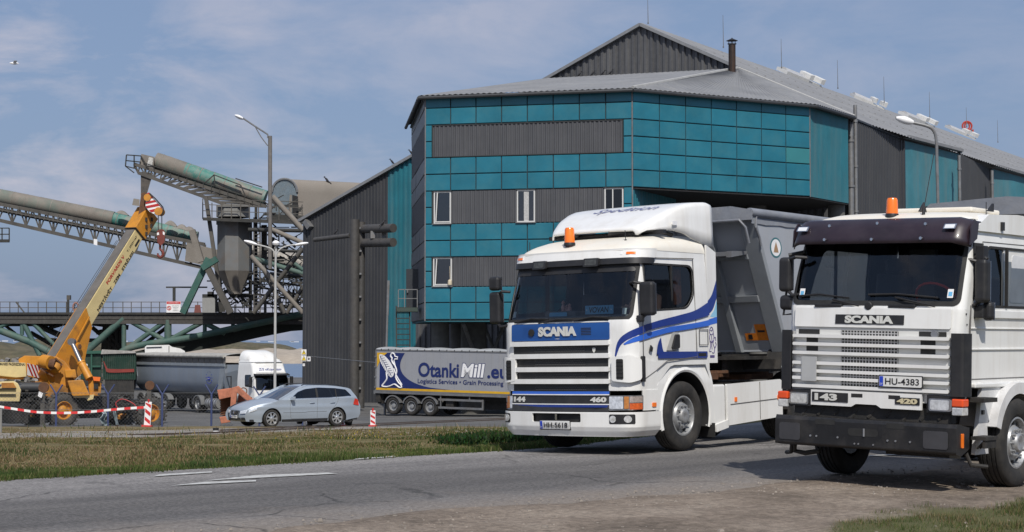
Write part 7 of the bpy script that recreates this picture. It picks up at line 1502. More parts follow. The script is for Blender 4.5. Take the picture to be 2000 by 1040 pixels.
# ---- silver estate car
paint = mat('silver_blue_metallic', (.37, .425, .49), .42, .3, var=.03, vs=2, coat=.25, dirt=(.32, .32, .32), damt=.15)
def make_car(name, label, loc, rz, paint_, L_=4.77, plate_txt='JZ-1097', ry=0, detail=True):
    T = thing(name, label, 'car', loc, rz, rx=ry)
    yf, yr = -2.38, 2.38; ax0, ax1 = -1.40, 1.31; Rw = .325; ra = .375
    top = smoothline([(-2.30, .62), (-2.22, .70), (-1.95, .80), (-1.5, .90), (-1.12, .965)], 4)[:-1] + smoothline([(-1.12, .965), (-.75, 1.13), (-.35, 1.32), (-.05, 1.42), (.4, 1.475), (1.0, 1.46), (1.6, 1.41), (1.88, 1.37)], 4)[:-1] + [(1.88, 1.37), (1.98, 1.33), (2.16, 1.10), (2.27, .95), (2.32, .80)]
    belt = [(-2.30, .62), (-1.12, .965), (-.9, .97), (.5, 1.01), (1.5, 1.04), (2.2, 1.02), (2.32, .80)]
    def hw(y, z):
        w_ = .905 - .20 * ss((abs(y + .05) - 1.35) / 1.05) ** 1.3 * (1 if y < 0 else .62)
        w_ -= .04 * ss((.55 - z) / .35); bz = float(np.interp(y, *zip(*belt)))
        if z > bz: w_ -= (z - bz) * (.42 if y > -.2 else .50)
        w_ += .012 * math.exp(-((z - .72) / .08) ** 2); return w_
    def Sd(sg):
        return lambda a, b, off=0.: Vector((sg * (hw(a, b) + off), a, b))
    def arch(c, r): return [(c + r * math.cos(t), Rw + r * math.sin(t)) for t in np.linspace(math.pi + .25, -.25, 18)]
    bot = [(yf + .06, .24), (ax0 - ra - .02, .20)] + arch(ax0, ra) + [(ax0 + ra + .02, .20), (ax1 - ra - .02, .20)] + arch(ax1, ra) + [(ax1 + ra + .02, .22), (yr - .08, .30)]
    side = bot + [(2.36, .42), (2.36, .70)] + top[::-1] + [(-2.36, .52), (-2.38, .40)]
    win = roundpoly([(-.66, 1.015), (-.30, 1.25), (.0, 1.35), (.55, 1.40), (1.25, 1.375), (1.72, 1.32), (1.96, 1.09), (1.0, 1.045)], .05)
    ca_ = [x * .12 for x in range(-19, 20)]; cb_ = [.35, .5, .62, .72, .8, .9, 1.0, 1.05, 1.12, 1.2, 1.3, 1.4]
    for sg in (1, -1):
        b_ = sheet('body_side', side, Sd(sg), paint_, T, holes=[win], ca=ca_, cb=cb_)
        g_ = sheet('side_window', win, Sd(sg), glassd, T, ca=ca_, cb=cb_, off=-.012)
        m = MB()
        for y0, y1 in ((.42, .50), (1.24, 1.28)): m.hexa([Sd(sg)(y0, 1.03, -.03), Sd(sg)(y1, 1.03, -.03), Sd(sg)(y1, 1.03, .0), Sd(sg)(y0, 1.03, .0), Sd(sg)(y0 - .02 + .04, 1.38, -.03), Sd(sg)(y1 + .02, 1.38, -.03), Sd(sg)(y1 + .02, 1.38, .0), Sd(sg)(y0 + .02, 1.38, .0)])
        m.build('window_post', blackr, g_)
        m = MB(); m.tube([Sd(sg)(a, b, .004) for a, b in win + win[:1]], .008, 5); m.build('window_trim', chrome, g_)
        lw = [(ax0 + ra + .03, .20), (ax1 - ra - .03, .20), (ax1 - ra - .03, .30), (ax0 + ra + .03, .29)]; sheet('sill_trim', lw, Sd(sg), blackp, b_, ca=ca_, off=.004, thick=.01)
        m = MB()
        for pts in ([(-.62, .32), (-.68, .7), (-.62, 1.0)], [(.46, .31), (.45, .7), (.46, 1.02)], [(1.34, 1.04), (1.28, .85), (1.02, .55)], [(-.62, .31), (1.0, .31)]): m.tube([Sd(sg)(a, b, .0) for a, b in smoothline(pts, 4)], .005, 4)
        m.tube([Sd(sg)(a, .53 + .02 * (a > 0), .002) for a in np.arange(-.95, .9, .15)], .006, 4); m.build('door_gap', MATS['gap_dark'], b_)
        for y in (.22, 1.08): m = MB(); m.tube([Sd(sg)(y - .09, .86, .008), Sd(sg)(y - .06, .865, .03), Sd(sg)(y + .08, .87, .03), Sd(sg)(y + .11, .87, .008)], .014, 6); m.build('door_handle', paint_, b_)
        m = MB(); m.box(Sd(sg)(-.62, 1.03, .11), (.20, .12, .13)); m.box(Sd(sg)(-.60, .99, .02), (.1, .06, .03)); mi = m.build('door_mirror', paint_, T, bevel=.035, segs=3)
        for ax in (ax0, ax1):
            m = MB(); m.grid([[Vector((sg * (hw(ax, .6) - .005), a, b)), Vector((sg * .55, a, b))] for a, b in arch(ax, ra)]); m.add([(sg * .6, ax - ra, .15), (sg * .6, ax + ra, .15), (sg * .6, ax + ra, .75), (sg * .6, ax - ra, .75)], [(0, 1, 2, 3)]); m.build('wheel_well', blackr, b_)
            t_ = MB(); t_.lathe([(-.09, .21), (-.105, .24), (-.105, .29), (-.09, .318), (-.03, Rw), (.03, Rw), (.09, .318), (.105, .29), (.105, .24), (.09, .21)], (0, 0, 0), n=36); w_ = t_.build('wheel', tyrem, T); w_.location = (sg * .785, ax, Rw)
            al = mat('alloy', (.55, .56, .57), .28, .7, var=.05); m = MB(); m.lathe([(.10 * sg, .225), (.102 * sg, .205), (.05 * sg, .195), (-.05 * sg, .19)], (0, 0, 0), n=36)
            for i in range(7):
                a0 = 2 * math.pi * i / 7; pts = []
                for rr_, hwid in ((.04, .034), (.12, .026), (.205, .040)):
                    for s_ in (-1, 1): pts.append((rr_, s_ * hwid))
                vs = []
                for xx in (.085, .055):
                    for rr_, tt in pts: vs.append((sg * (xx + .012 * (rr_ < .05)), rr_ * math.cos(a0) - tt * math.sin(a0), rr_ * math.sin(a0) + tt * math.cos(a0)))
                m.add(vs, [(0, 1, 3, 2), (2, 3, 5, 4), (6, 8, 9, 7), (8, 10, 11, 9), (0, 2, 8, 6), (2, 4, 10, 8), (1, 7, 9, 3), (3, 9, 11, 5)])
            m.lathe([(.09 * sg, .055), (.105 * sg, .04), (.108 * sg, .001)], (0, 0, 0), n=14); rm_ = m.build('rim', al, w_); m = MB(); m.lathe([(.02 * sg, .20), (.02 * sg, .01)], (0, 0, 0), n=20); m.build('brake_disc', blackr, rm_)
    # top strips: bonnet, windscreen, roof, tailgate
    def strip(nm, pts, material, crown=.05, par_=T, endbow=0., inset=0., zo=0.):
        rows = []
        for a, b in pts:
            w_ = hw(a, b) - inset; rows.append([V(w_ * u, a + endbow * u * u * (-1 if a > 0 else 1), b + crown * (1 - u * u) * (1) + zo) for u in np.linspace(-1, 1, 15)])
        m = MB(); m.grid(rows); return m.build(nm, material, par_)
    i0 = next(i for i, p in enumerate(top) if p[0] >= -1.13); i1 = next(i for i, p in enumerate(top) if p[0] >= -.06); i2 = next(i for i, p in enumerate(top) if p[0] >= 1.879)
    bn = strip('bonnet', [(-2.34, .52)] + top[:i0 + 1], paint_, .055, endbow=.10)
    for x in (.45, .62): pass
    strip('roof', top[i1:i2 + 1], paint_, .04); strip('windscreen', top[i0:i1 + 1], glassd, .045, inset=.05); strip('tailgate', top[i2:] + [(2.36, .70), (2.36, .42), (2.30, .30)], paint_, .03, endbow=.06)
    for sg in (1, -1):
        m = MB(); m.tube([V(sg * (hw(a, b) - .03), a, b + .012) for a, b in top[i0:i1 + 2]], .035, 6); m.build('pillar', paint_, T)
    fb = smoothline([(-2.33, .54), (-2.385, .48), (-2.39, .40), (-2.37, .30), (-2.30, .22)], 3); fm_ = strip('front_bumper', fb, paint_, .0, endbow=.14)
    FRt = lambda a, b, off=0.: Vector((a, -2.40 - off + .14 * (a / .72) ** 2 + .28 * max(0, b - .5), b + 0))
    sheet('lower_intake', roundpoly([(-.40, .27), (.40, .27), (.36, .36), (-.36, .36)], .02), FRt, blackr, fm_, ca=[-.3, -.2, -.1, 0, .1, .2, .3], off=.012)
    gl_ = sheet('grille', roundpoly([(-.30, .60), (.30, .60), (.24, .44), (-.24, .44)], .02), FRt, blackr, T, ca=[-.2, -.1, 0, .1, .2], off=.02)
    m = MB(); m.tube([FRt(a, b, .025) for a, b in [(-.24, .44), (-.31, .61), (-.15, .62), (.15, .62), (.31, .61), (.24, .44), (0, .43), (-.24, .44)]], .012, 5); m.tube([FRt(.06 * math.cos(t), .535 + .06 * math.sin(t), .03) for t in np.linspace(0, 2 * math.pi, 17)], .009, 5); m.tube([FRt(a, b, .03) for a, b in ((-.04, .57), (-.018, .50), (0, .545), (.018, .50), (.04, .57))], .007, 5); m.build('grille_trim', chrome, gl_)
    plate(T, lambda a, b, off=0.: FRt(a, b, .03 + off), 0, .385, plate_txt, .46, .10)
    for sg in (1, -1):
        sheet('fog_intake', [(sg * a, b) for a, b in roundpoly([(.42, .27), (.62, .28), (.60, .36), (.42, .37)], .02)][::sg], FRt, blackr, fm_, off=.012); 
        lo_, hi_ = [(.35, -2.39, .50), (.55, -2.345, .51), (.735, -2.25, .54), (.825, -1.98, .63)], [(.35, -2.36, .585), (.55, -2.31, .63), (.735, -2.19, .68), (.825, -1.96, .72)]
        m = MB(); m.grid([[V(sg * x, y, z) for x, y, z in smoothline(l, 4)] for l in (lo_, [tuple((Vector(p) + Vector(q)) / 2 + Vector((.012, -.012, 0))) for p, q in zip(lo_, hi_)], hi_)]); m.build('headlight', mat('head_lens', (.72, .76, .80), .12, .3, var=.3, vs=18, coat=.5), T)
        m = MB(); m.tube([V(sg * .62, -.05 + 0, 1.48), V(sg * .60, .05, 1.52), V(sg * .58, 1.4, 1.50), V(sg * .58, 1.75, 1.44)], .018, 6); m.build('roof_rail', blackp, T)
        TL = lambda a, b, off=0.: Vector((sg * (hw(a, b) + .01 + off), a, b)); sheet('tail_light', roundpoly([(2.02, .78), (2.28, .74), (2.24, .96), (2.10, 1.0)], .03), TL, redl, T, ca=[2.1, 2.2], off=.003, thick=.01)
    m = MB(); m.bx(-.75, .75, -2.2, 2.25, .22, .30); m.bx(-.60, .60, -1.0, 1.8, .5, .62); 
    for x in (-.36, .36):
        m.box((x, -.05, .72), (.46, .5, .2)); m.box((x, .25, 1.0), (.42, .12, .5)); m.box((x, 1.15, .95), (.5, .12, .45)); m.box((x, .25, 1.28), (.2, .08, .12))
    m.box((0, -.9, .92), (1.4, .3, .12)); m.build('interior', inter, T); return T
aC = R(-52); Pf = P(531, 835, 61.); cl_ = Vector((Pf.x, Pf.y, 0)) - Vector((math.cos(aC), math.sin(aC), 0)) * .89 + Vector((-math.sin(aC), math.cos(aC), 0)) * 1.40
car = make_car('estate_car', 'silver blue estate car with roof rails parked on the gravel strip', (cl_.x, cl_.y, -1.42), aC, paint, ry=R(-.5))
# ---- dark car mostly hidden behind it
cp_ = on(672, 69); cb_ = make_car('dark_car', 'black car almost hidden behind the rear of the silver estate', (cp_.x - .9, cp_.y + .9, cp_.z + .0), R(15), mat('black_car_paint', (.012, .012, .014), .3, var=.1, coat=.8), plate_txt='LV')
# ---- bulk trailer with the goose and wheat ear sign
aO = R(58); po = on(802, 101); OT = thing('bulk_trailer', 'grey curtain bulk trailer lettered with dark blue script and a white goose emblem', 'trailer', (po.x + 1.25 * math.cos(aO), po.y + 1.25 * math.sin(aO), po.z + .05), aO, rx=R(0.7))
# local: -X side faces the camera, Y rearwards (to the left); bogie centre at y=0
y_r, y_f = 2.55, -9.6; zb, zt = 1.38, 3.78
trg = mat('trailer_side_grey', (.31, .32, .345), .45, .1, var=.05, vs=.7, dirt=(.33, .32, .30), damt=.3, streak=True); navy = mat('navy_film', (.012, .024, .12), .4, var=.1, vs=2)
m = MB(); m.bx(-1.25, 1.25, y_f, y_r, zb, zt); m.build('body', trg, OT)
m = MB()
for i in range(int((y_r - y_f) / .5)): m.bx(-1.262, -1.25, y_f + i * .5 - .01, y_f + i * .5 + .01, zb + .1, zt - .1)
m.build('side_ribs', trg, OT)
m = MB(); m.bx(-1.28, -1.2, y_r - .06, y_r + .02, zb - .1, zt + .02); m.bx(-1.28, -1.2, y_f, y_r, zt - .04, zt + .04); m.bx(-1.29, -1.2, y_f, y_r, zb - .16, zb - .02); m.bx(-1.3, 1.3, y_r, y_r + .1, zb - .2, zb); 
for k_ in range(4): m.box((-1.3, y_r - .02, zb + .2 + k_ * .6), (.06, .12, .08))
m.build('frame_edge', galv, OT)
rows = []
for j in range(60):
    y = y_f + (y_r - y_f) * j / 59; bow_ = abs(math.sin((y - y_f) / 1.9 * math.pi)); rows.append([V(-1.27 * math.cos(a), y, zt - .02 + (.10 + .10 * bow_) * math.sin(a) ** .7) for a in np.linspace(0, math.pi, 11)])
m = MB(); m.grid(rows); cv_ = m.build('roll_tarpaulin', mat('pale_tarpaulin', (.36, .37, .38), .6, var=.1, bump=.4, bs=5), OT)
m = MB()
for j in range(24): m.box((-1.275, y_f + .3 + j * .52, zt + .03), (.02, .05, .09))
m.build('tarpaulin_straps', blackp, cv_)
SO = lambda a, b, off=0.: Vector((-1.266 - off, -a, b))      # a runs to the right in view
ar = -y_r
sheet('yellow_stripe', [(ar + .05, 1.42), (9.5, 1.42), (9.5, 1.55), (ar + .05, 1.55)], SO, mat('stripe_yellow', (.62, .36, .02), .45), OT)
bl_ = sheet('navy_field', [(ar + .30, 1.56)] + smoothline([(2.85, 1.56), (1.3, 1.66), (.2, 1.92), (-.45, 2.28), (-.74, 2.70), (-.72, 3.15), (-.45, 3.62)], 5) + [(ar + .30, 3.62)], SO, navy, OT)
sheet('yellow_corner', [(ar + .1, 3.62), (ar + .1, 2.75), (ar + .45, 3.35), (ar + .85, 3.62)], SO, MATS['stripe_yellow'], OT, off=.004)
gw = ar + .2
goose = smoothline([(1.55, 3.55), (1.35, 3.60), (1.22, 3.52), (1.20, 3.40), (1.32, 3.32), (1.30, 3.2), (1.38, 3.05), (1.62, 2.85), (1.78, 2.55), (1.70, 2.2), (1.95, 1.9), (2.2, 1.75), (2.25, 1.6), (2.0, 1.62), (1.6, 1.78), (1.2, 1.68), (.85, 1.62), (.4, 1.66), (.62, 1.85), (.85, 2.1), (.80, 2.45), (.95, 2.7)], 4)
m = MB(); GP = lambda p, o_=.02: SO(gw + p[0] * .76, p[1], o_)
m.tube([GP(p) for p in goose], .045, 6); m.tube([GP(p) for p in [(1.55, 3.55), (1.60, 3.42), (1.85, 3.38), (1.83, 3.26), (1.60, 3.26), (1.50, 3.14), (1.62, 2.86)]], .04, 6); m.tube([GP(p) for p in smoothline([(1.5, 2.7), (1.75, 2.3), (2.05, 2.0), (2.3, 1.75)], 4)], .035, 5); m.build('goose_outline', whitep, bl_)
wheat = sheet('wheat_ear', [(gw + x * .76, y) for x, y in smoothline([(.1, 3.50), (.55, 3.45), (1.05, 3.15), (1.42, 2.75), (1.50, 2.35), (1.2, 2.18), (.85, 2.42), (.45, 2.80), (.15, 3.15)], 4, True)], SO, whitep, bl_, off=.008)
m = MB()
for i in range(9):
    t = i / 9; a = V(.2 + 1.05 * t, 3.42 - 1.1 * t, 0); 
    for s_ in (-1, 1): b2 = a + V(.30 * (1 if s_ > 0 else -.15), .02 if s_ > 0 else -.26, 0); m.tube([GP((a.x, a.y), .012), GP(((a.x + b2.x) / 2 + .03, (a.y + b2.y) / 2), .012), GP((b2.x, b2.y), .012)], .014, 4)
m.tube([GP((.15, 3.45), .012), GP((1.3, 2.25), .012)], .012, 4); m.build('grain_lines', navy, wheat)
lettering('sign_lettering', 'Otanki', SO, 1.96, 2.68, 2.85, .84, navy, OT, bold=.025, anchor='c', off=.006)
lettering('sign_lettering', 'Mill', SO, 4.34, 2.70, 1.62, .78, whitep, OT, bold=.03, shear=.15, off=.006); lettering('sign_lettering', '.eu', SO, 6.0, 2.56, 1.35, .56, navy, OT, bold=.025, off=.006)
lettering('sign_outline', 'Mill', SO, 4.34, 2.70, 1.69, .85, navy, OT, bold=.055, shear=.15, off=.004)
lettering('sign_lettering', 'Logistics Services • Grain Processing', SO, 3.46, 1.98, 5.9, .34, navy, OT, bold=.012, off=.006)
for i, y in enumerate((1.31, 0, -1.31)):
    for sg in (-1, 1): make_wheel(OT, sg * 1.02, y, .52, .52, .36, sg, rear=True, holes=0, n=28)
    mudguard(OT, -.85, -1.25, y, .55, .56, 15, 165, galv)
m = MB(); m.bx(-.5, .5, y_f, y_r, .95, 1.25); m.bx(-1.0, 1.0, y_r - .4, y_r, .6, 1.2); m.box((-1.1, y_r - .15, .95), (.2, .3, .5)); m.bx(-.2, .2, -6.5, -4.5, .45, 1.0); m.bx(-1.1, -.7, -2.9, -2.4, .6, 1.1); m.build('chassis', chass, OT)
m = MB()
for z in (.52, .98): m.bar(V(-1.2, -1.95, z), V(-1.2, -5.0, z), .05, .12)
m.bar(V(-1.2, -5.0, .45), V(-1.2, -5.0, 1.05), .08); m.bar(V(-1.2, -2.1, .45), V(-1.2, -2.1, 1.3), .06); m.bar(V(-1.2, -4.1, .98), V(-1.2, -4.1, 1.3), .06); m.build('side_guard', galv, OT)
# its tractor, mostly hidden behind the striped truck
TQ = thing('yard_tractor', 'tractor unit of the goose emblem trailer, only its rear wheel showing by the striped truck', 'truck', OT.location, aO, rx=R(.7)); make_wheel(TQ, -1.05, -7.6, .52, .52, .3, -1, rear=True, holes=8); make_wheel(TQ, 1.05, -7.6, .52, .52, .3, 1, rear=True, holes=8); make_wheel(TQ, -1.05, -11.2, .52, .52, .3, -1); make_wheel(TQ, 1.05, -11.2, .52, .52, .3, 1); mudguard(TQ, -.85, -1.22, -7.6, .55, .58, 0, 180, blackp)
m = MB(); m.bx(-.45, .45, -12.3, -6.9, .7, 1.0); m.build('chassis', chass, TQ); m = MB(); m.prism([(-12.5, .5), (-10.3, .5), (-10.3, 3.3), (-12.0, 3.3), (-12.5, 2.0)], -1.22, 1.22, 'x'); m.build('cab', white, TQ, bevel=.08); m = MB(); m.prism([(-12.44, 2.15), (-12.04, 3.15), (-12.06, 3.16), (-12.46, 2.15)], -1.1, 1.1, 'x'); m.build('windscreen', glassd, TQ)

# ---- white cab with grey half-pipe tipper trailer
aV = R(38.3); zv = -2.95
pv = on(500, 105.5); yv = 0; VT = thing('parked_truck', 'white high roof tractor cab parked behind the fence with script lettering above its windscreen', 'truck', (pv.x + 1.25 * math.cos(aV), pv.y + 1.25 * math.sin(aV), zv), aV)
tabv = [(.9, 1.23, -.05, .22, .05), (1.5, 1.23, 0, .22, .05), (2.2, 1.22, .06, .22, .05), (2.75, 1.17, .36, .22, .05), (3.15, 1.14, .50, .26, .05), (3.45, 1.08, .85, .3, .04)]
SV = cabmap(tabv); CAo, CBo = CA, CB; CB = [1.5, 1.9, 2.2, 2.5, 2.75, 2.95, 3.15, 3.3]
WSV = rrect(-1.12, 1.12, 1.62, 2.55, .08); WINV = roundpoly([(.42, 1.72), (1.35, 1.78), (1.4, 2.50), (.66, 2.52)], .08)
cv = cabshell(VT, SV, .6, 3.45, 2.28, WSV, WINV, white, lowcut=lambda s: .55 if abs(s) < 1.5 else 1.15)
sheet('windscreen', WSV, SV, glassd, VT, ca=CA, cb=CB, off=-.01); 
for sg in (1, -1): o_ = [(sg * a, b) for a, b in SV.sp(WINV)][::sg]; sheet('side_window', o_, SV, glassd, VT, ca=CA, cb=CB, off=-.01)
sheet('windscreen_seal', rrect(-1.16, 1.16, 1.57, 2.59, .09), SV, blackr, VT, holes=[rrect(-1.1, 1.1, 1.64, 2.53, .07)], ca=CA, cb=CB, off=.006)
m = MB(); m.prism([(.30, 2.60), (.02, 2.50), (.06, 2.44), (.34, 2.52)], -1.2, 1.2, 'x'); m.build('sun_visor', blackp, VT, bevel=.02)
sg_ = sheet('name_panel', rrect(-1.0, 1.0, 2.66, 2.98, .05), SV, whitep, VT, ca=CA, cb=CB, off=.012, thick=.015); lettering('sign_lettering', 'Z/S «Kopeikas»', SV, 0, 2.82, 1.6, .2, mat('script_blue', (.03, .05, .22), .5), VT, bold=.02, shear=.1, off=.032)
rows = []
for y, z, w_ in ((.75, 3.36, .8), (1.0, 3.62, .95), (1.4, 3.88, 1.05), (2.0, 4.02, 1.1), (2.3, 4.02, 1.1)): rows.append([V(w_ * u, y, 3.3 + (z - 3.3) * (1 - abs(u) ** 6) ** .5) for u in np.sin(np.linspace(-math.pi / 2, math.pi / 2, 15))])
m = MB(); m.grid(rows); m.prism([(.75, 3.3), (2.28, 3.3), (2.28, 3.98)], -.02, .02, 'x'); m.build('roof_fairing', white, VT); roofcap(VT, .5, 2.28, 1.13, 3.28, [(.5, .0), (.8, .12), (1.2, .18), (2.3, .2)], white)
mirror(VT, -1.45, .25, 2.1, -1, (.2, .14, .6)); mirror(VT, 1.45, .25, 2.1, 1, (.2, .14, .6))
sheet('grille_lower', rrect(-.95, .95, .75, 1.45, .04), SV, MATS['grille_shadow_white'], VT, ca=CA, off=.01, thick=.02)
for zc in (.9, 1.05, 1.2, 1.35): sheet('grille_slot', rrect(-.8, .8, zc - .04, zc + .03, .01), SV, blackr, VT, ca=CA, off=.032)
m = MB(); m.bx(-1.25, 1.25, -.12, .2, .3, .75); m.build('bumper', white, VT, bevel=.05)
m = MB(); m.prism([(.5, .35), (2.2, .35), (2.2, 1.2), (.6, 1.2)], -1.24, -1.2, 'x'); m.build('lower_side', mat('road_grime_grey', (.20, .20, .20), .7, var=.15), VT)
for sg in (-1, 1): make_wheel(VT, sg * 1.05, 1.35, .5, .5, .3, sg); dual(VT, sg * 1.05, 7.6, .5, R_=.5, wd=.27, n=24); mudguard(VT, sg * .75, sg * 1.2, 7.6, .5, .57, 0, 180, mat('grey_mudguard', (.16, .165, .17), .6))
m = MB(); m.cyl((-.95, 4.9, .62), (-.95, 6.4, .62), .33, n=20); m.build('fuel_tank', mat('tank_alu', (.45, .45, .44), .4, .6, var=.1), VT); m = MB()
for i in range(5): m.cyl((-.95, 5.0 + i * .3, .62), (-.95, 5.04 + i * .3, .62), .345, n=20)
m.build('tank_straps', blackp, VT); m = MB(); m.bx(-.45, .45, .3, 8.6, .7, .95); m.bx(-.9, .9, 2.35, 2.6, 1.0, 2.6); m.tube([V(-.6, 2.5, 1.2), V(-.6, 2.6, 2.8)], .06); m.build('chassis', chass, VT)
CA, CB = CAo, CBo
VR = thing('halfpipe_trailer', 'blue grey half pipe tipper trailer with star ring coupled to the parked white cab', 'trailer', VT.location, aV)
hp = mat('blue_grey_steel', (.23, .27, .33), .5, .15, var=.08, vs=.8, dirt=(.28, .27, .25), damt=.4, streak=True); rows = []
y0h, y1h = 3.9, 16.6
prof_h = [(-1.25, 3.10), (-1.25, 2.55), (-1.22, 2.0), (-1.12, 1.65), (-.9, 1.32), (-.5, 1.15), (0, 1.1), (.5, 1.15), (.9, 1.32), (1.12, 1.65), (1.22, 2.0), (1.25, 3.10)]
m = MB(); m.grid([[V(x, y0h - .1 + (.0 if z > 2.6 else .4 * (2.6 - z) * .6), z) for x, z in prof_h], [V(x, y1h + .5 - (3.1 - z) * .45, z) for x, z in prof_h]]); m.add([V(x, y0h - .1 + (.0 if z > 2.6 else .4 * (2.6 - z) * .6), z) for x, z in prof_h], [tuple(range(12))]); m.add([V(x, y1h + .5 - (3.1 - z) * .45, z) for x, z in prof_h], [tuple(range(12))]); m.build('tub', hp, VR)
m = MB(); m.bx(-1.32, -1.25, y0h - .1, y1h + .5, 2.98, 3.16); m.prism([(y0h - .2, 3.1), (y0h + .5, 3.1), (y0h + .9, 1.3), (y0h + .5, 1.3)], -1.26, -1.15, 'x'); m.prism([(y1h + .3, 3.1), (y1h - .4, 3.1), (y1h - .6, 2.2), (y1h - .2, 1.3), (y1h + .2, 1.3)], -1.28, -1.2, 'x'); m.bx(1.25, 1.32, y0h, y1h + .4, 2.98, 3.16); m.build('top_rail', mat('rail_grey', (.27, .30, .33), .5, .2), VR)
m = MB()
for i in range(12): m.bx(-1.22, -1.18, y0h + .4 + i * .78, y0h + .44 + i * .78, 3.14, 3.62)
m.bx(-1.22, -1.18, y0h, y1h + .3, 3.55, 3.62); m.bx(-1.19, -1.16, y0h, y1h + .3, 3.14, 3.55); m.build('extension_side', mat('mesh_brown', (.16, .15, .14), .7), VR)
m = MB(); rows = [[V(1.30 * -math.cos(a), y, 3.58 + .22 * math.sin(a) + .03 * nse(y * 2, a)) for a in np.linspace(0, math.pi, 9)] for y in np.linspace(y0h - .2, y1h + .4, 26)]; m.grid(rows); m.cyl((-1.28, y0h, 3.60), (-1.28, y1h + .3, 3.62), .11, n=8); m.build('tarpaulin', mat('dirty_pale_tarp', (.36, .35, .32), .8, var=.25, vs=3, bump=.6, bs=5), VR)
m = MB()
for i in range(12):
    a = 2 * math.pi * i / 12; c = V(-1.235, 5.9 - .38 * math.cos(a), 2.25 + .38 * math.sin(a)); m.box(c, (.03, .06, .06))
m.build('star_ring', mat('emblem_blue', (.02, .04, .35), .5), VR); sheet('emblem', rrect(5.72, 6.08, 2.10, 2.30, .02), lambda a, b, off=0.: V(-1.245 - off, a, b), MATS['emblem_blue'], VR, off=.01, thick=.01)
lettering('emblem_text', 'EUROPA', lambda a, b, off=0.: V(-1.245 - off, -a, b), -5.9, 2.2, .28, .07, whitep, VR, off=.03)
m = MB(); m.bx(-.5, .5, 4.3, 16, .8, 1.1); m.box((-.9, 6.6, .85), (.3, .5, .5)); m.box((-1.0, 3.4, 1.1), (.2, .3, 1.0)); m.bar((-1.1, 3.3, .8), (-1.1, 3.3, 2.4), .05); m.bar((-1.1, 3.3, 2.35), (-1.1, 4.0, 2.35), .05); m.build('chassis', chass, VR)
for y in (12.1, 13.9, 15.6):
    for sg in (-1, 1): make_wheel(VR, sg * 1.02, y, .5, .5, .36, sg, rear=True, holes=0, n=24)
    mudguard(VR, -.8, -1.2, y, .5, .58, 20, 160, MATS['grey_mudguard'])
# ---- green tippers behind
grn = mat('dark_green_paint', (.009, .036, .024), .5, var=.2, vs=1, dirt=(.06, .07, .055), damt=.5)
GT = thing('green_trailer', 'dark green ribbed tipper trailer with a red painted sweep, left of the blue grey trailer', 'trailer', P(225, 790, 116), 0); D = 116.
m = MB(); quadbox(m, PP(D), PP(D + 6), [(200, 742), (266, 742), (266, 688), (200, 688)]); m.build('body', grn, GT, world=True, bevel=.03)
m = MB()
for x in np.arange(203, 264, 4): m.bar(P(x, 742, D - .05), P(x, 690, D - .05), .07)
m.build('ribs', grn, GT, world=True)
SG = lambda a, b, off=0.: P(a, -b, D - .12 - off); sheet('red_sweep', smoothline([(203, -706), (208, -716), (215, -721), (262, -721)], 4) + smoothline([(262, -727), (213, -728), (206, -720), (202, -706)], 4), SG, mat('faded_sweep_red', (.22, .035, .025), .6, var=.2), GT, world=True)
m = MB(); quadbox(m, PP(D - .2), PP(D + 6), [(197, 692), (266, 690), (262, 686), (199, 683)]); m.build('tarpaulin', mat('crumpled_tarp', (.33, .32, .30), .7, var=.3, vs=3, bump=.7, bs=4), GT, world=True)
m = MB(); quadbox(m, PP(D), PP(D + 5), [(205, 780), (262, 780), (262, 742), (205, 742)]); m.build('chassis', chass, GT, world=True)
for px in (230, 247): c = P(px, 787, D); m = MB(); m.lathe([(-.15, .001), (-.15, .45), (-.1, .5), (.1, .5), (.15, .45), (.15, .001)], c, ax='y', n=24); m.build('wheel', tyrem, GT, world=True)
G2 = thing('green_tipper', 'plain dark green tipper body with a white round marker behind the crane cylinder', 'trailer', P(180, 790, 118)); D = 118.
m = MB(); quadbox(m, PP(D), PP(D + 5), [(158, 742), (199, 742), (199, 688), (158, 690)]); m.build('body', grn, G2, world=True, bevel=.05)
m = MB(); m.bar(P(158, 689, D - .1), P(199, 688, D - .1), .2); m.bar(P(179, 740, D - .1), P(179, 690, D - .1), .1); m.bar(P(181, 716, D - .1), P(197, 716, D - .1), .12); m.build('rails', mat('green_light', (.03, .10, .07), .5), G2, world=True)
m = MB(); c = P(169, 713.5, D - .1); m.cyl(c, c + V(0, -.06, 0), .09, n=14); m.build('round_marker', whitep, G2, world=True); m = MB(); quadbox(m, PP(D - .1), PP(D), [(168, 735), (175, 735), (175, 719), (168, 719)]); m.build('plate_grey', steel, G2, world=True); m = MB(); quadbox(m, PP(D), PP(D + 4), [(160, 755), (199, 755), (199, 742), (160, 742)]); m.build('chassis', chass, G2, world=True)
# ---- another white cab roof behind
D = 126.; W3 = thing('far_truck', 'white low cab roof with beige hatch showing above the blue grey trailer', 'truck', P(320, 800, D)); m = MB(); rows = []
for px, py in ((283, 692), (283, 678), (287, 675), (330, 674), (336, 678), (352, 681), (361, 686), (362, 692), (362, 700)): rows.append([P(px, py, D + d) for d in (0, 1.2, 2.4)])
m.grid(rows); m.add([r[0] for r in rows] + [P(283, 700, D)], [tuple(range(len(rows) + 1))]); m.build('cab', white, W3, world=True); m = MB(); m.bar(P(286, 679, D - .05), P(316, 678, D - .05), .05); m.bar(P(330, 676, D - .05), P(330, 690, D - .05), .04); m.build('window_line', blackp, W3, world=True)
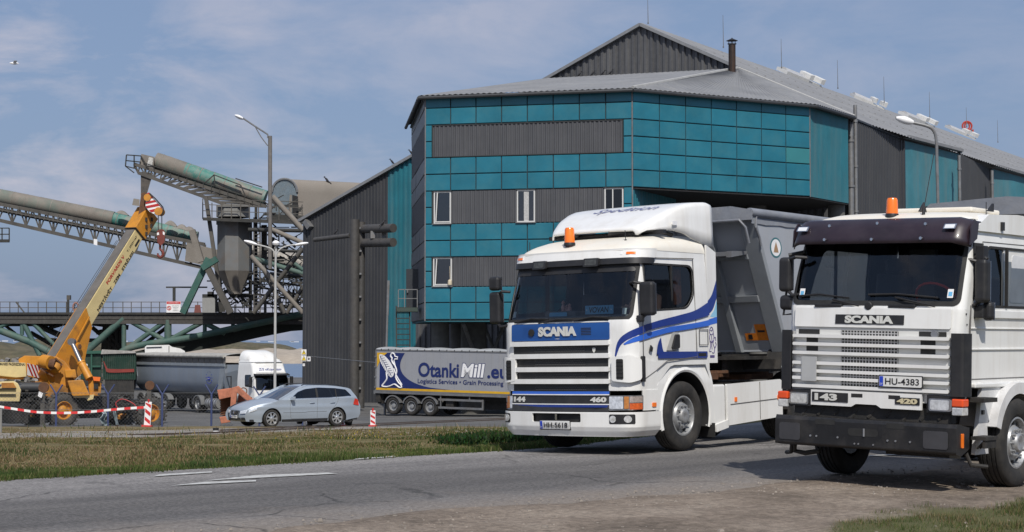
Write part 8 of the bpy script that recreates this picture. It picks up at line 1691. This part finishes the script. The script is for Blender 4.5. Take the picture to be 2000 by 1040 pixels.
# =================================================================== mobile crane
orp = mat('crane_orange', (.56, .235, .02), .5, var=.15, vs=1.5, dirt=(.14, .08, .04), damt=.85, ds=1.6); crm = mat('crane_cream', (.62, .50, .24), .55, var=.08, vs=1.2, dirt=(.40, .30, .16), damt=.5, ds=2)
booms = mat('boom_dusty_top', (.13, .12, .11), .8, var=.2, vs=2, dirt=(.10, .09, .08), damt=.5); redw = mat('stripe_red', (.42, .02, .02), .5, var=.1)
CR = thing('mobile_crane', 'orange and cream mobile crane with lettered telescopic boom raised to the right', 'crane', P(150, 834, 70)); DC = 69.
aK = R(-47); Xk = Vector((math.cos(aK), math.sin(aK), 0)); Yk = Vector((-math.sin(aK), math.cos(aK), 0)); w0 = P(121, 802, 68); base = Vector((0, 0, 0))
def bigwheel(c, s, rim=True):
    o = thing('wheel_axis', None, None); bpy.data.objects.remove(o); m = MB(); Rr, h = .66, .20; pr = [(-h * .8, .36), (-h, .45), (-h, .58), (-h * .8, .64)] + [(-h * .6, Rr), (h * .6, Rr)] + [(h * .8, .64), (h, .58), (h, .45), (h * .8, .36)]; m.lathe(pr, (0, 0, 0), n=36)
    for i in range(26):
        a = 2 * math.pi * i / 26
        for q in (-1, 1): m.box((q * h * .5, Rr * math.cos(a + q * .06), Rr * math.sin(a + q * .06)), (h * .95, .035, .10), M=Matrix.Rotation(a, 4, 'X') @ Matrix.Rotation(q * .5, 4, 'Z'))
    w_ = m.build('wheel', mat('dusty_crane_tyre', (.055, .052, .048), .85, var=.25, vs=5, dirt=(.13, .115, .10), damt=.6), CR); M_ = parent_matrix(CR).inverted() @ c; w_.location = M_; w_.rotation_euler.z = aK
    m = MB(); m.lathe([(s * h * .8, .37), (s * h * .85, .34), (s * h * .2, .31), (s * h * .1, .22), (s * h * .7, .17), (s * h * .9, .12), (s * h * .9, .001)], (0, 0, 0), n=28)
    for i in range(8): a = i * .785; m.cyl((s * h * .1, .25 * math.cos(a), .25 * math.sin(a)), (s * h * .3, .25 * math.cos(a), .25 * math.sin(a)), .025, n=6)
    m.build('rim', orp, w_)
for k_ in (0, 3.95): c = w0 + Yk * k_; c.z = w0.z - k_ * .055; bigwheel(c, 1); bigwheel(c - Xk * 2.3 + V(0, 0, -.02), -1)
def kb(name, x0, x1, y0, y1, z0, z1, material, bev=0, par_=None):   # box in carrier axes around the front near wheel
    m = MB(); P_ = lambda x, y, z: w0 + Xk * x + Yk * y + Vector((0, 0, z)); m.hexa([P_(x0, y0, z0), P_(x1, y0, z0), P_(x1, y1, z0), P_(x0, y1, z0), P_(x0, y0, z1), P_(x1, y0, z1), P_(x1, y1, z1), P_(x0, y1, z1)]); return m.build(name, material, par_ or CR, bevel=bev, world=True)
kb('chassis', -1.6, -.5, -3.2, 4.6, -.15, .32, chass); kb('chassis', -1.9, -.2, .9, 2.6, -.35, .5, chass); kb('axle', -2.2, -.1, -.12, .12, -.1, .14, chass); kb('axle', -2.2, -.1, 3.85, 4.05, -.3, -.06, chass); kb('front_beam', -2.2, .15, -2.2, -1.5, -.45, .1, chass)
f = PP(DC); g = PP(DC + 2)
def kp(name, pts, D0, D1, material, bev=.02, par_=None):   # plate with a picture outline and real thickness
    tri = tessellate_polygon([[Vector((a, -b, 0)) for a, b in pts]]); n = len(pts); vs = [P(*p, D0) for p in pts] + [P(*p, D1) for p in pts]; m = MB(); m.add(vs, [(i, (i + 1) % n, n + (i + 1) % n, n + i) for i in range(n)]); m.add(vs, [tuple(t) for t in tri]); m.add(vs, [tuple(n + i for i in t) for t in tri]); return m.build(name, material, par_ or CR, bevel=bev, world=True, weld=True)
tt = kp('turntable', [(36, 702), (48, 695), (110, 697), (126, 706), (138, 722), (152, 762), (128, 772), (98, 746), (55, 736), (38, 718)], 68.6, 71, orp)
kp('turntable_base', [(98, 745), (150, 760), (156, 778), (100, 782), (70, 765), (60, 745)], 68.4, 71.5, mat('crane_orange_dirty', (.35, .15, .02), .7, var=.3, vs=3, dirt=(.06, .05, .04), damt=.85))
cw = kp('counterweight', [(-50, 706), (50, 709), (52, 736), (30, 738), (-50, 730)], 67.8, 71, crm, .03); kp('counterweight_underside', [(-50, 729), (50, 736), (45, 742), (-50, 738)], 68, 71, orp)
a_, b_2 = P(53, 709.5, 67.8), P(79, 716, 68.6); ux = (b_2 - a_); uz = P(53, 733, 67.8) - a_; SQ = lambda a, b, off=0.: a_ + ux * a + uz * b + V(.3, -1, 0).normalized() * off
sw = sheet('stripe_board', [(0, 0), (1, 0), (1, 1), (0, 1)], SQ, whitep, cw, off=.03, world=True)
for i in range(4): x = -.05 + i * .28; sheet('stripe', [(max(0, x), max(0, -x * 2.5)), (x + .14, 0), (min(1, x + .54), min(1, 1)), (min(1, x + .40), 1)], SQ, redw, cw, off=.036, world=True)
lettering('warning_text', 'UZMANIES PAGRIEZIENA!', plane_map(a_ + V(-1.0, -.05, -.09) - (0, 0, 0) if False else P(20, 711.5, 67.79), (1, 0, -.02), (0, 0, 1)), 0, 0, 1.15, .11, ink, None, bold=.02).parent = None
_w = [o for o in COL.objects if o.name.startswith('warning_text')][-1]; _w.parent = cw; _w.matrix_parent_inverse = parent_matrix(cw).inverted()
m = MB(); m.cyl(P(84, 706, 68.2), P(99, 709, 68.0), .27, n=20); m.cyl(P(112, 712, 68.3), P(104, 722, 68.1), .22, n=16); m.cyl(P(78, 707, 68.55), P(78, 707, 68.4), .14, n=16); m.build('winch_drum', orp, tt, world=True)
m = MB(); m.cyl(P(97, 710, 68.05), P(108, 712, 68.05), .2, n=14)
for q in ((95, 715, 118, 708), (98, 722, 122, 712), (80, 722, 104, 735), (108, 700, 120, 712)): m.bar(P(q[0], q[1], 68), P(q[2], q[3], 68.2), .06)
m.build('winch_gear', rust, tt, world=True)
kp('control_box', [(126, 723), (147, 722), (150, 738), (128, 738)], 68, 69.2, orp); kp('service_box', [(131, 744), (162, 742), (172, 765), (176, 773), (141, 774)], 67.9, 69.5, orp, .04); kp('engine_frame', [(172, 742), (193, 741), (198, 750), (197, 774), (175, 774), (173, 760)], 68.2, 69.6, orp, .04)
kp('engine_opening', [(183, 748), (192, 748), (192, 760), (183, 760)], 68.1, 68.25, blackr, 0); kp('flag_plate', [(181, 736), (196, 737), (195, 745), (183, 744)], 68, 68.3, mat('orange_red_rag', (.8, .16, .02), .7), 0); kp('lower_bracket', [(143, 774), (184, 771), (182, 780), (171, 783), (169, 777), (144, 777)], 68, 69, crm, 0)
fe = kp('engine_hood', [(-40, 747), (27, 745), (35, 749), (41, 762), (38, 785), (-40, 784)], 67.2, 70, crm, .03); kp('hood_opening', [(3, 748), (26, 748), (32, 758), (3, 758)], 67.15, 67.25, mat('hood_orange', (.35, .15, .03), .7, var=.3), 0, fe); 
for y in (759, 770): kp('hood_slot', [(-40, y), (31, y), (31, y + 1.5), (-40, y + 1.5)], 67.1, 67.22, blackr, 0, fe)
m = MB(); m.cyl(P(44, 757, 67.6), P(82, 757, 67.6), .20, n=18); m.build('air_tank', mat('tank_black', (.04, .042, .045), .5), CR, world=True); rr_ = random.Random(9)
m = MB()
for i in range(70):
    x, y = rr_.uniform(36, 80), rr_.uniform(766, 806); m.bar(P(x, y, 67.4 + rr_.random()), P(x + rr_.uniform(-14, 14), y + rr_.uniform(-6, 8), 67.4 + rr_.random()), rr_.uniform(.04, .14))
for i in range(60):
    x, y = rr_.uniform(185, 272), rr_.uniform(768, 818); m.bar(P(x, y, 68 + rr_.random()), P(x + rr_.uniform(-20, 20), y + rr_.uniform(-5, 5), 68 + rr_.random()), rr_.uniform(.03, .08))
m.build('pipes_and_hoses', chass, CR, world=True); m = MB(); m.tube([P(x, y, 67.7) for x, y in smoothline([(232, 800), (226, 788), (240, 780), (262, 790), (268, 802)], 4)], .02, 5); m.build('red_hose', redw, CR, world=True)
# boom
A0, B0 = P(116, 700, 69.2), P(284, 424, 73.4); Lb = (B0 - A0).length; u_ = (B0 - A0).normalized(); ns = Vector((u_.y, -u_.x, 0)).normalized(); nt_ = ns.cross(u_); hb_, wb_ = .64, .50
def bp3(t, b, s): return A0 + u_ * (t * Lb) + nt_ * b + ns * s
def boombox(name, t0, t1, h0, h1, w_, material, bev=.03, par_=None):
    m = MB(); m.hexa([bp3(t0, -h0 / 2, -w_ / 2), bp3(t0, -h0 / 2, w_ / 2), bp3(t0, h0 / 2, w_ / 2), bp3(t0, h0 / 2, -w_ / 2), bp3(t1, -h1 / 2, -w_ / 2), bp3(t1, -h1 / 2, w_ / 2), bp3(t1, h1 / 2, w_ / 2), bp3(t1, h1 / 2, -w_ / 2)]); return m.build(name, material, par_ or CR, bevel=bev, world=True)
bm_ = boombox('boom', .20, .90, hb_ * 1.12, hb_ * .90, wb_, crm)
m = MB(); o_ = .012; m.hexa([bp3(-.12, .40, -.23), bp3(-.12, .40, .23), bp3(-.12, .425, .23), bp3(-.12, .425, -.23), bp3(.93, .29, -.23), bp3(.93, .29, .23), bp3(.93, .315, .23), bp3(.93, .315, -.23)]); m.build('boom_top', booms, bm_, world=True)
pf = [(.30, .37), (.25, -.38), (.12, -.80), (.02, -1.15), (-.08, -.9), (-.17, -.1), (-.14, .40)]
n = len(pf); m = MB(); vs = [bp3(a, b, s) for s in (-.28, .28) for a, b in pf]; tri = tessellate_polygon([[Vector((a * 8, b, 0)) for a, b in pf]]); m.add(vs, [(i, (i + 1) % n, n + (i + 1) % n, n + i) for i in range(n)]); m.add(vs, [tuple(t) for t in tri]); m.add(vs, [tuple(n + i for i in t) for t in tri]); bb_ = m.build('boom_base', orp, CR, world=True, bevel=.02)
m = MB(); m.cyl(bp3(.10, -.2, .33), bp3(.10, -.2, .46), .16, n=18); m.bar(bp3(.08, -.02, .37), bp3(.27, .08, .37), .05); m.build('pivot', orp, bb_, world=True); m = MB(); m.cyl(bp3(.10, -.2, .44), bp3(.10, -.2, .48), .09, n=14); m.build('pivot_pin', rust, bb_, world=True)
bh = boombox('boom_head', .875, 1.03, .78, .80, .62, orp, .02)
m = MB()
for t, b in ((.90, -.25), (.93, -.05), (.96, .15), (.96, -.25), (.99, -.1)): p_ = bp3(t, b, .32); m.box(p_, (.12, .06, .16))
m.build('head_slots', blackr, bh, world=True)
m = MB(); m.tube([bp3(.872, b, s) for b, s in ((-.37, .30), (.37, .30), (.37, -.30))], .03, 5); m.build('collar', blackr, bh, world=True)
SBm = lambda a, b, off=0.: bp3(a / Lb, b, wb_ / 2 + .004 + off)
lettering('boom_lettering', 'NESTĀVĒT   ZEM   STRĒLES!', SBm, .555 * Lb, -.19, .42 * Lb, .17, ink, CR, bold=.03, off=.004); lettering('boom_lettering', 'FORVARDS V', SBm, .60 * Lb, .10, .20 * Lb, .15, redw, CR, bold=.03, off=.004); lettering('boom_lettering', 'T.: 29331167', SBm, .79 * Lb, .06, .115 * Lb, .09, ink, CR, bold=.02, off=.004)
for o in list(COL.objects):
    if o.name.startswith('boom_lettering'): o.parent = bm_; o.matrix_parent_inverse = parent_matrix(bm_).inverted()
sheet('boom_slot', rrect(.835 * Lb - .3, .835 * Lb + .1, -.20, -.10, .04), SBm, blackr, bm_, off=.003, world=True)
# lift cylinder
m = MB(); a, b = P(140, 668, 68.6), P(158, 708, 68.3); m.cyl(a, b, .09, n=14); m.cyl(a - V(0, .12, 0), a + V(0, .2, 0), .14, n=16); m.build('cylinder_rod', mat('rod_grey', (.22, .22, .23), .35, .6, var=.1), CR, world=True); m = MB(); m.cyl(b, P(175, 740, 68.1), .155, n=18); m.cyl(b, b + (P(175, 740, 68.1) - b) * .08, .175, n=18); m.build('lift_cylinder', orp, CR, world=True)
# jib nose, sheaves, hook
DT = 73.; jb = kp('jib_nose', [(284, 404), (286, 379), (291, 376), (300, 388), (317, 406), (317, 417), (306, 421), (292, 414)], DT - .2, DT + .2, whitep, 0)
for q in ([(285.5, 383), (286, 379), (291, 376), (293, 379)], [(285, 391), (285.3, 387), (296, 384), (299, 387)], [(284.5, 399), (284.8, 395), (302, 391), (305, 394.5)], [(287, 407), (284, 403), (308, 398), (312, 402)], [(295, 415), (291, 411), (315, 405), (317, 410)]): kp('jib_stripe', q, DT - .215, DT - .19, redw, 0, jb)
m = MB(); c = P(312, 414, DT); m.cyl(c - V(0, .3, 0), c + V(0, .3, 0), .17, n=20); m.cyl(P(290, 387, DT) - V(0, .26, 0), P(290, 387, DT) + V(0, .26, 0), .15, n=18); m.build('sheave', mat('sheave_orange', (.5, .22, .03), .5, var=.2), CR, world=True); m = MB(); m.tube([P(x, y, DT - .25) for x, y in ((292, 378), (303, 388), (318, 405), (320, 413), (315, 421))], .03, 6); m.build('guard_bar', chass, CR, world=True)
m = MB(); quadbox(m, PP(DT), PP(DT + .4), [(258, 401), (272, 403), (273, 390), (261, 388)]); m.build('head_lamp', dusty, CR, world=True); kp('head_frame', [(272, 405), (276, 378), (284, 376), (288, 410), (270, 420)], DT, DT + .3, rust, 0)
m = MB()
for dx in (-4, 3): m.cyl(P(313 + dx, 420, DT), P(313 + dx, 452, DT), .02, n=5)
for a, b in (((262, 420), (88, 700)), ((258, 430), (98, 702))): m.cyl(P(*a, 73.5), P(*b, 70), .012, n=4)
m.cyl(P(85, 640 + 55, 71), P(228, 470, 73.2), .012, n=4); m.build('cables', chass, CR, world=True)
hk = mat('hook_maroon', (.16, .035, .025), .6, var=.25, vs=5); hb2 = kp('hook_block', [(306, 452), (312, 448), (320, 449), (323, 455), (321, 474), (314, 481), (307, 474)], DT - .15, DT + .15, hk, .02)
kp('hook_mark', [(306.5, 455), (310, 454), (311, 459), (306.5, 460)], DT - .17, DT - .155, whitep, 0, hb2); kp('hook_mark', [(318, 452), (322, 455), (321, 460), (318, 458)], DT - .17, DT - .155, whitep, 0, hb2); m = MB(); m.tube([P(x, y, DT) for x, y in smoothline([(313, 480), (313, 487), (318, 492), (318, 499), (313, 503), (308.5, 499), (308.5, 495)], 4)], [.05] * 9 + [.06] * 12 + [.04] * 4, 8); m.build('hook', hk, hb2, world=True)

# =================================================================== fence, tape, markers and clutter
postm = mat('fence_blue_paint', (.045, .065, .16), .55, var=.15, dirt=(.12, .10, .09), damt=.4)
def fp2(px, top, arm=True, D=66.):
    g0 = on(px, D); h = P(px, top, D).z - g0.z; return g0, h
proto = None
for i, (px, tp_, D) in enumerate([(-8, 770, 66), (112, 768, 66), (213, 766, 66), (318.5, 766, 66), (414.5, 764, 66), (508, 752, 69), (592, 752, 74)]):
    g0, h = fp2(px, tp_, True, D)
    if proto is None:
        proto = thing('fence_post', None, None, g0); m = MB(); m.cyl((0, 0, -.2), (0, 0, h), .04, n=8); m.build('post', postm, proto)
        for s in (-1, 1): m = MB(); m.cyl((0, 0, h - .02), (s * .24, 0, h + .36), .032, n=6); m.build('arm', postm, proto)
        t = proto
    else: t = copy_tree(proto); t.location = g0
    tag(t, ['blue Y topped fence post cut by the left edge of the photo', 'blue Y topped fence post in front of the near crane wheel', 'blue Y topped fence post with rags between the crane wheels', 'blue Y topped fence post right of the red striped marker board', 'blue Y topped fence post left of the rusty grab', 'blue Y topped fence post between white cab and silver car roof', 'blue Y topped fence post at the hall corner behind the car'][i], 'fence post', 'blue fence posts around the yard')
def meshmat():
    m = bpy.data.materials.new('chain_link'); m.use_nodes = True; t = m.node_tree; b = t.nodes['Principled BSDF']; b.inputs['Base Color'].default_value = (.16, .17, .18, 1); b.inputs['Metallic'].default_value = .4; k = t.links.new
    co = N(t, 'ShaderNodeTexCoord'); fac = []
    for an in (.785, -.785):
        mp_ = N(t, 'ShaderNodeMapping'); mp_.inputs['Rotation'].default_value = (0, an, 0); k(co.outputs['Object'], mp_.inputs['Vector']); w_ = N(t, 'ShaderNodeTexWave', Scale=3.2); w_.bands_direction = 'X'; k(mp_.outputs[0], w_.inputs['Vector']); g_ = N(t, 'ShaderNodeMath', operation='GREATER_THAN'); k(w_.outputs['Fac'], g_.inputs[0]); g_.inputs[1].default_value = .994; fac.append(g_)
    mx = N(t, 'ShaderNodeMath', operation='MAXIMUM'); k(fac[0].outputs[0], mx.inputs[0]); k(fac[1].outputs[0], mx.inputs[1]); tr = N(t, 'ShaderNodeBsdfTransparent'); ms = N(t, 'ShaderNodeMixShader'); k(mx.outputs[0], ms.inputs[0]); k(tr.outputs[0], ms.inputs[1]); k(b.outputs[0], ms.inputs[2]); k(ms.outputs[0], t.nodes['Material Output'].inputs[0]); return m
xs_ = [(-60 + i * 25) for i in range(22)]; m = MB(); rows = [[on(x, 66.03, .02) for x in xs_], [on(x, 66.03, 1.28) for x in xs_]]; m.grid(rows); t = thing('fence_mesh', 'chain link netting strung between the blue fence posts in front of the crane', 'fence', on(200, 66)); m.build('netting', meshmat(), t, world=True)
m = MB()
for h in (.05, .65, 1.28): m.tube([on(x, 66.0, h) for x in xs_], .008, 4)
m.build('line_wires', galv, t, world=True)
# red and white tape
tw = mat('tape_white', (.75, .74, .72), .5); tr_ = mat('tape_red', (.62, .03, .03), .5); TP = thing('barrier_tape', 'red and white barrier tape sagging in front of the crane', 'tape', P(150, 806, 64)); pts = smoothline([(-30, 790), (5, 795.5), (40, 801), (75, 805.5), (125, 807), (170, 805), (215, 801), (250, 798), (292, 795.5)], 8); mw, mr_ = MB(), MB(); acc = 0; 
for i in range(len(pts) - 1):
    a, b = P(*pts[i], 64.6), P(*pts[i + 1], 64.6); n_ = 3
    for k in range(n_):
        p0 = a.lerp(b, k / n_); p1 = a.lerp(b, (k + 1) / n_); acc += (p1 - p0).length; q = (mr_ if int(acc / .25) % 2 else mw); h = .045; q.add([p0 - V(0, 0, h), p1 - V(0, 0, h), p1 + V(0, .01, h), p0 + V(0, .01, h)], [(0, 1, 2, 3)])
mw.build('white_bands', tw, TP, world=True); mr_.build('red_bands', tr_, TP, world=True)
# striped marker boards
def marker(px, D, wd, ht, label, lean=0):
    g0 = on(px, D); t = thing('marker_board', label, 'marker board', g0, group='red and white marker boards', ry=lean); m = MB(); m.box((0, 0, ht / 2 + .03), (wd, .05, ht)); m.build('board', whitep, t, bevel=.01); SF = front(-.026); n_ = 3
    for i in range(n_):
        z0 = .08 + ht * (i + .0) / n_; zc = [(-wd * .42, z0 + ht / n_ * .55), (wd * .42, z0 + ht / n_ * .02), (wd * .42, z0 + ht / n_ * .48), (-wd * .42, z0 + ht / n_ * 1.0)]; zc = [(a, min(b, ht)) for a, b in zc]; sheet('stripe', zc, SF, redp, t, off=.003)
    m = MB(); m.cyl((0, 0, ht), (0, 0, ht + .12), .035, n=8); m.box((0, 0, .03), (wd * 1.5, .3, .06)); m.build('top_knob', redp, t); return t
marker(289.5, 63.2, .24, .88, 'leaning red and white marker board holding the end of the barrier tape', R(3)); marker(729, 66, .20, .58, 'small red and white marker board beside the bulk trailer'); marker(668, 64.5, .2, .42, 'red and white marker board hidden behind the rear of the silver car')
# round discs on posts
def disc(px, py, r_, yb, D, label):
    g0 = on(px, D); c = P(px, py, D); t = thing('disc_signal', label, 'signal', g0, group='rusty discs on grey posts'); m = MB(); m.bar((g0.x, D, g0.z - .1), (g0.x, D, c.z), .17, .1); m.build('post', steeld, t, world=True); m = MB(); m.cyl(c + V(0, -.08, 0), c + V(0, .0, 0), r_ * D / F, n=24); m.build('disc', rust, t, world=True); return t
t = disc(86, 757, 10, 815, 66.4, 'rusty round disc on a grey post in front of the crane engine'); m = MB(); m.add([P(76, 765, 66.2), P(84, 768, 66.2), P(81, 778, 66.2), P(74, 774, 66.2)], [(0, 1, 2, 3)]); m.build('striped_plate', whitep, t, world=True)
t = disc(293, 753, 9, 800, 66.6, 'rusty round disc on a grey post right of the crane, by a leaning black sheet'); kp('leaning_sheet', [(276, 812), (284, 770), (289, 764), (298, 800), (292, 815)], 66.8, 67.0, chass, 0, t)
# rags and pallets
m = MB(); rows = [[P(197 + 10 * u + 3 * math.sin(v * 9), 805 + 27 * v, 65.9 - .15 * math.sin(u * 5 + v * 3)) for u in np.linspace(0, 1, 6)] for v in np.linspace(0, 1, 8)]; m.grid(rows); rows = [[P(220 + 6 * u + 6 * v, 803 + 27 * v, 65.8 - .12 * math.sin(u * 5 + v * 6)) for u in np.linspace(0, 1, 5)] for v in np.linspace(0, 1, 8)]; m.grid(rows); tag(m.build('plastic_rags', mat('pale_rag', (.30, .36, .38), .6, var=.5, vs=6)), 'crumpled pale plastic sheets hanging on the fence before the crane', 'plastic sheet')
# rusty grab
gb_ = mat('salmon_rust', (.46, .17, .10), .75, var=.2, vs=3, dirt=(.12, .07, .05), damt=.7, ds=4); GR = thing('clam_grab', 'salmon red rusty clamshell grab lying at the front of the silver car', 'grab', on(462, 64))
for nm, pts, d0, d1 in (('arm_plate', [(424, 762), (452, 758), (455, 775), (428, 781)], 64, 64.5), ('bucket', [(430, 775), (455, 770), (455, 815), (432, 812)], 64.6, 65.4), ('arm_plate', [(452, 758), (466, 754), (500, 785), (494, 792), (463, 768), (458, 812), (449, 806)], 63.6, 64), ('tooth_plate', [(428, 815), (448, 812), (450, 825), (432, 828)], 63.8, 64.6), ('arm_plate', [(466, 770), (480, 782), (478, 800), (462, 800)], 64.2, 64.8)): kp(nm, pts, d0, d1, gb_ if nm != 'bucket' else rust, .02, GR)
m = MB()
for i in range(7): m.bar(P(430, 783 + i * 4.6, 64.5), P(452, 780 + i * 4.6, 64.5), .05)
m.tube([P(x, y, 64) for x, y in smoothline([(468, 765), (474, 758), (482, 762), (480, 776)], 4)], .02, 5); m.build('ribs', rust, GR, world=True)
# low black and white peg, stake
g0 = G(421.5, 846); t = thing('track_peg', 'short white peg with a black cap beside the rails', 'peg', g0); m = MB(); m.cyl((0, 0, -.05), (0, 0, .06), .075, n=14); m.build('base', whitep, t); m = MB(); m.cyl((0, 0, .06), (0, 0, .13), .077, n=14); m.build('cap', blackp, t)
g0 = G(1.5, 846); m = MB(); m.bar(g0, g0 + V(0, 0, .62), .05); tag(m.build('stake', conc), 'thin grey stake in the grass at the left edge', 'stake')
# rails
rm2 = mat('rail_rust', (.12, .085, .065), .7, .3, var=.2)
for pts in ([(250, 853), (430, 847), (600, 838.5), (760, 831), (985, 821)], [(430, 843), (600, 835), (760, 828), (985, 818.5)]):
    pp_ = [G(*p) for p in smoothline(pts, 6)]; m = MB(); m.tube([v + V(0, 0, .03) for v in pp_], .03, 4); tag(m.build('rail', rm2), kind='structure')
tag(thing('pole_far', None, None), None); bpy.data.objects.remove(bpy.data.objects['pole_far'])
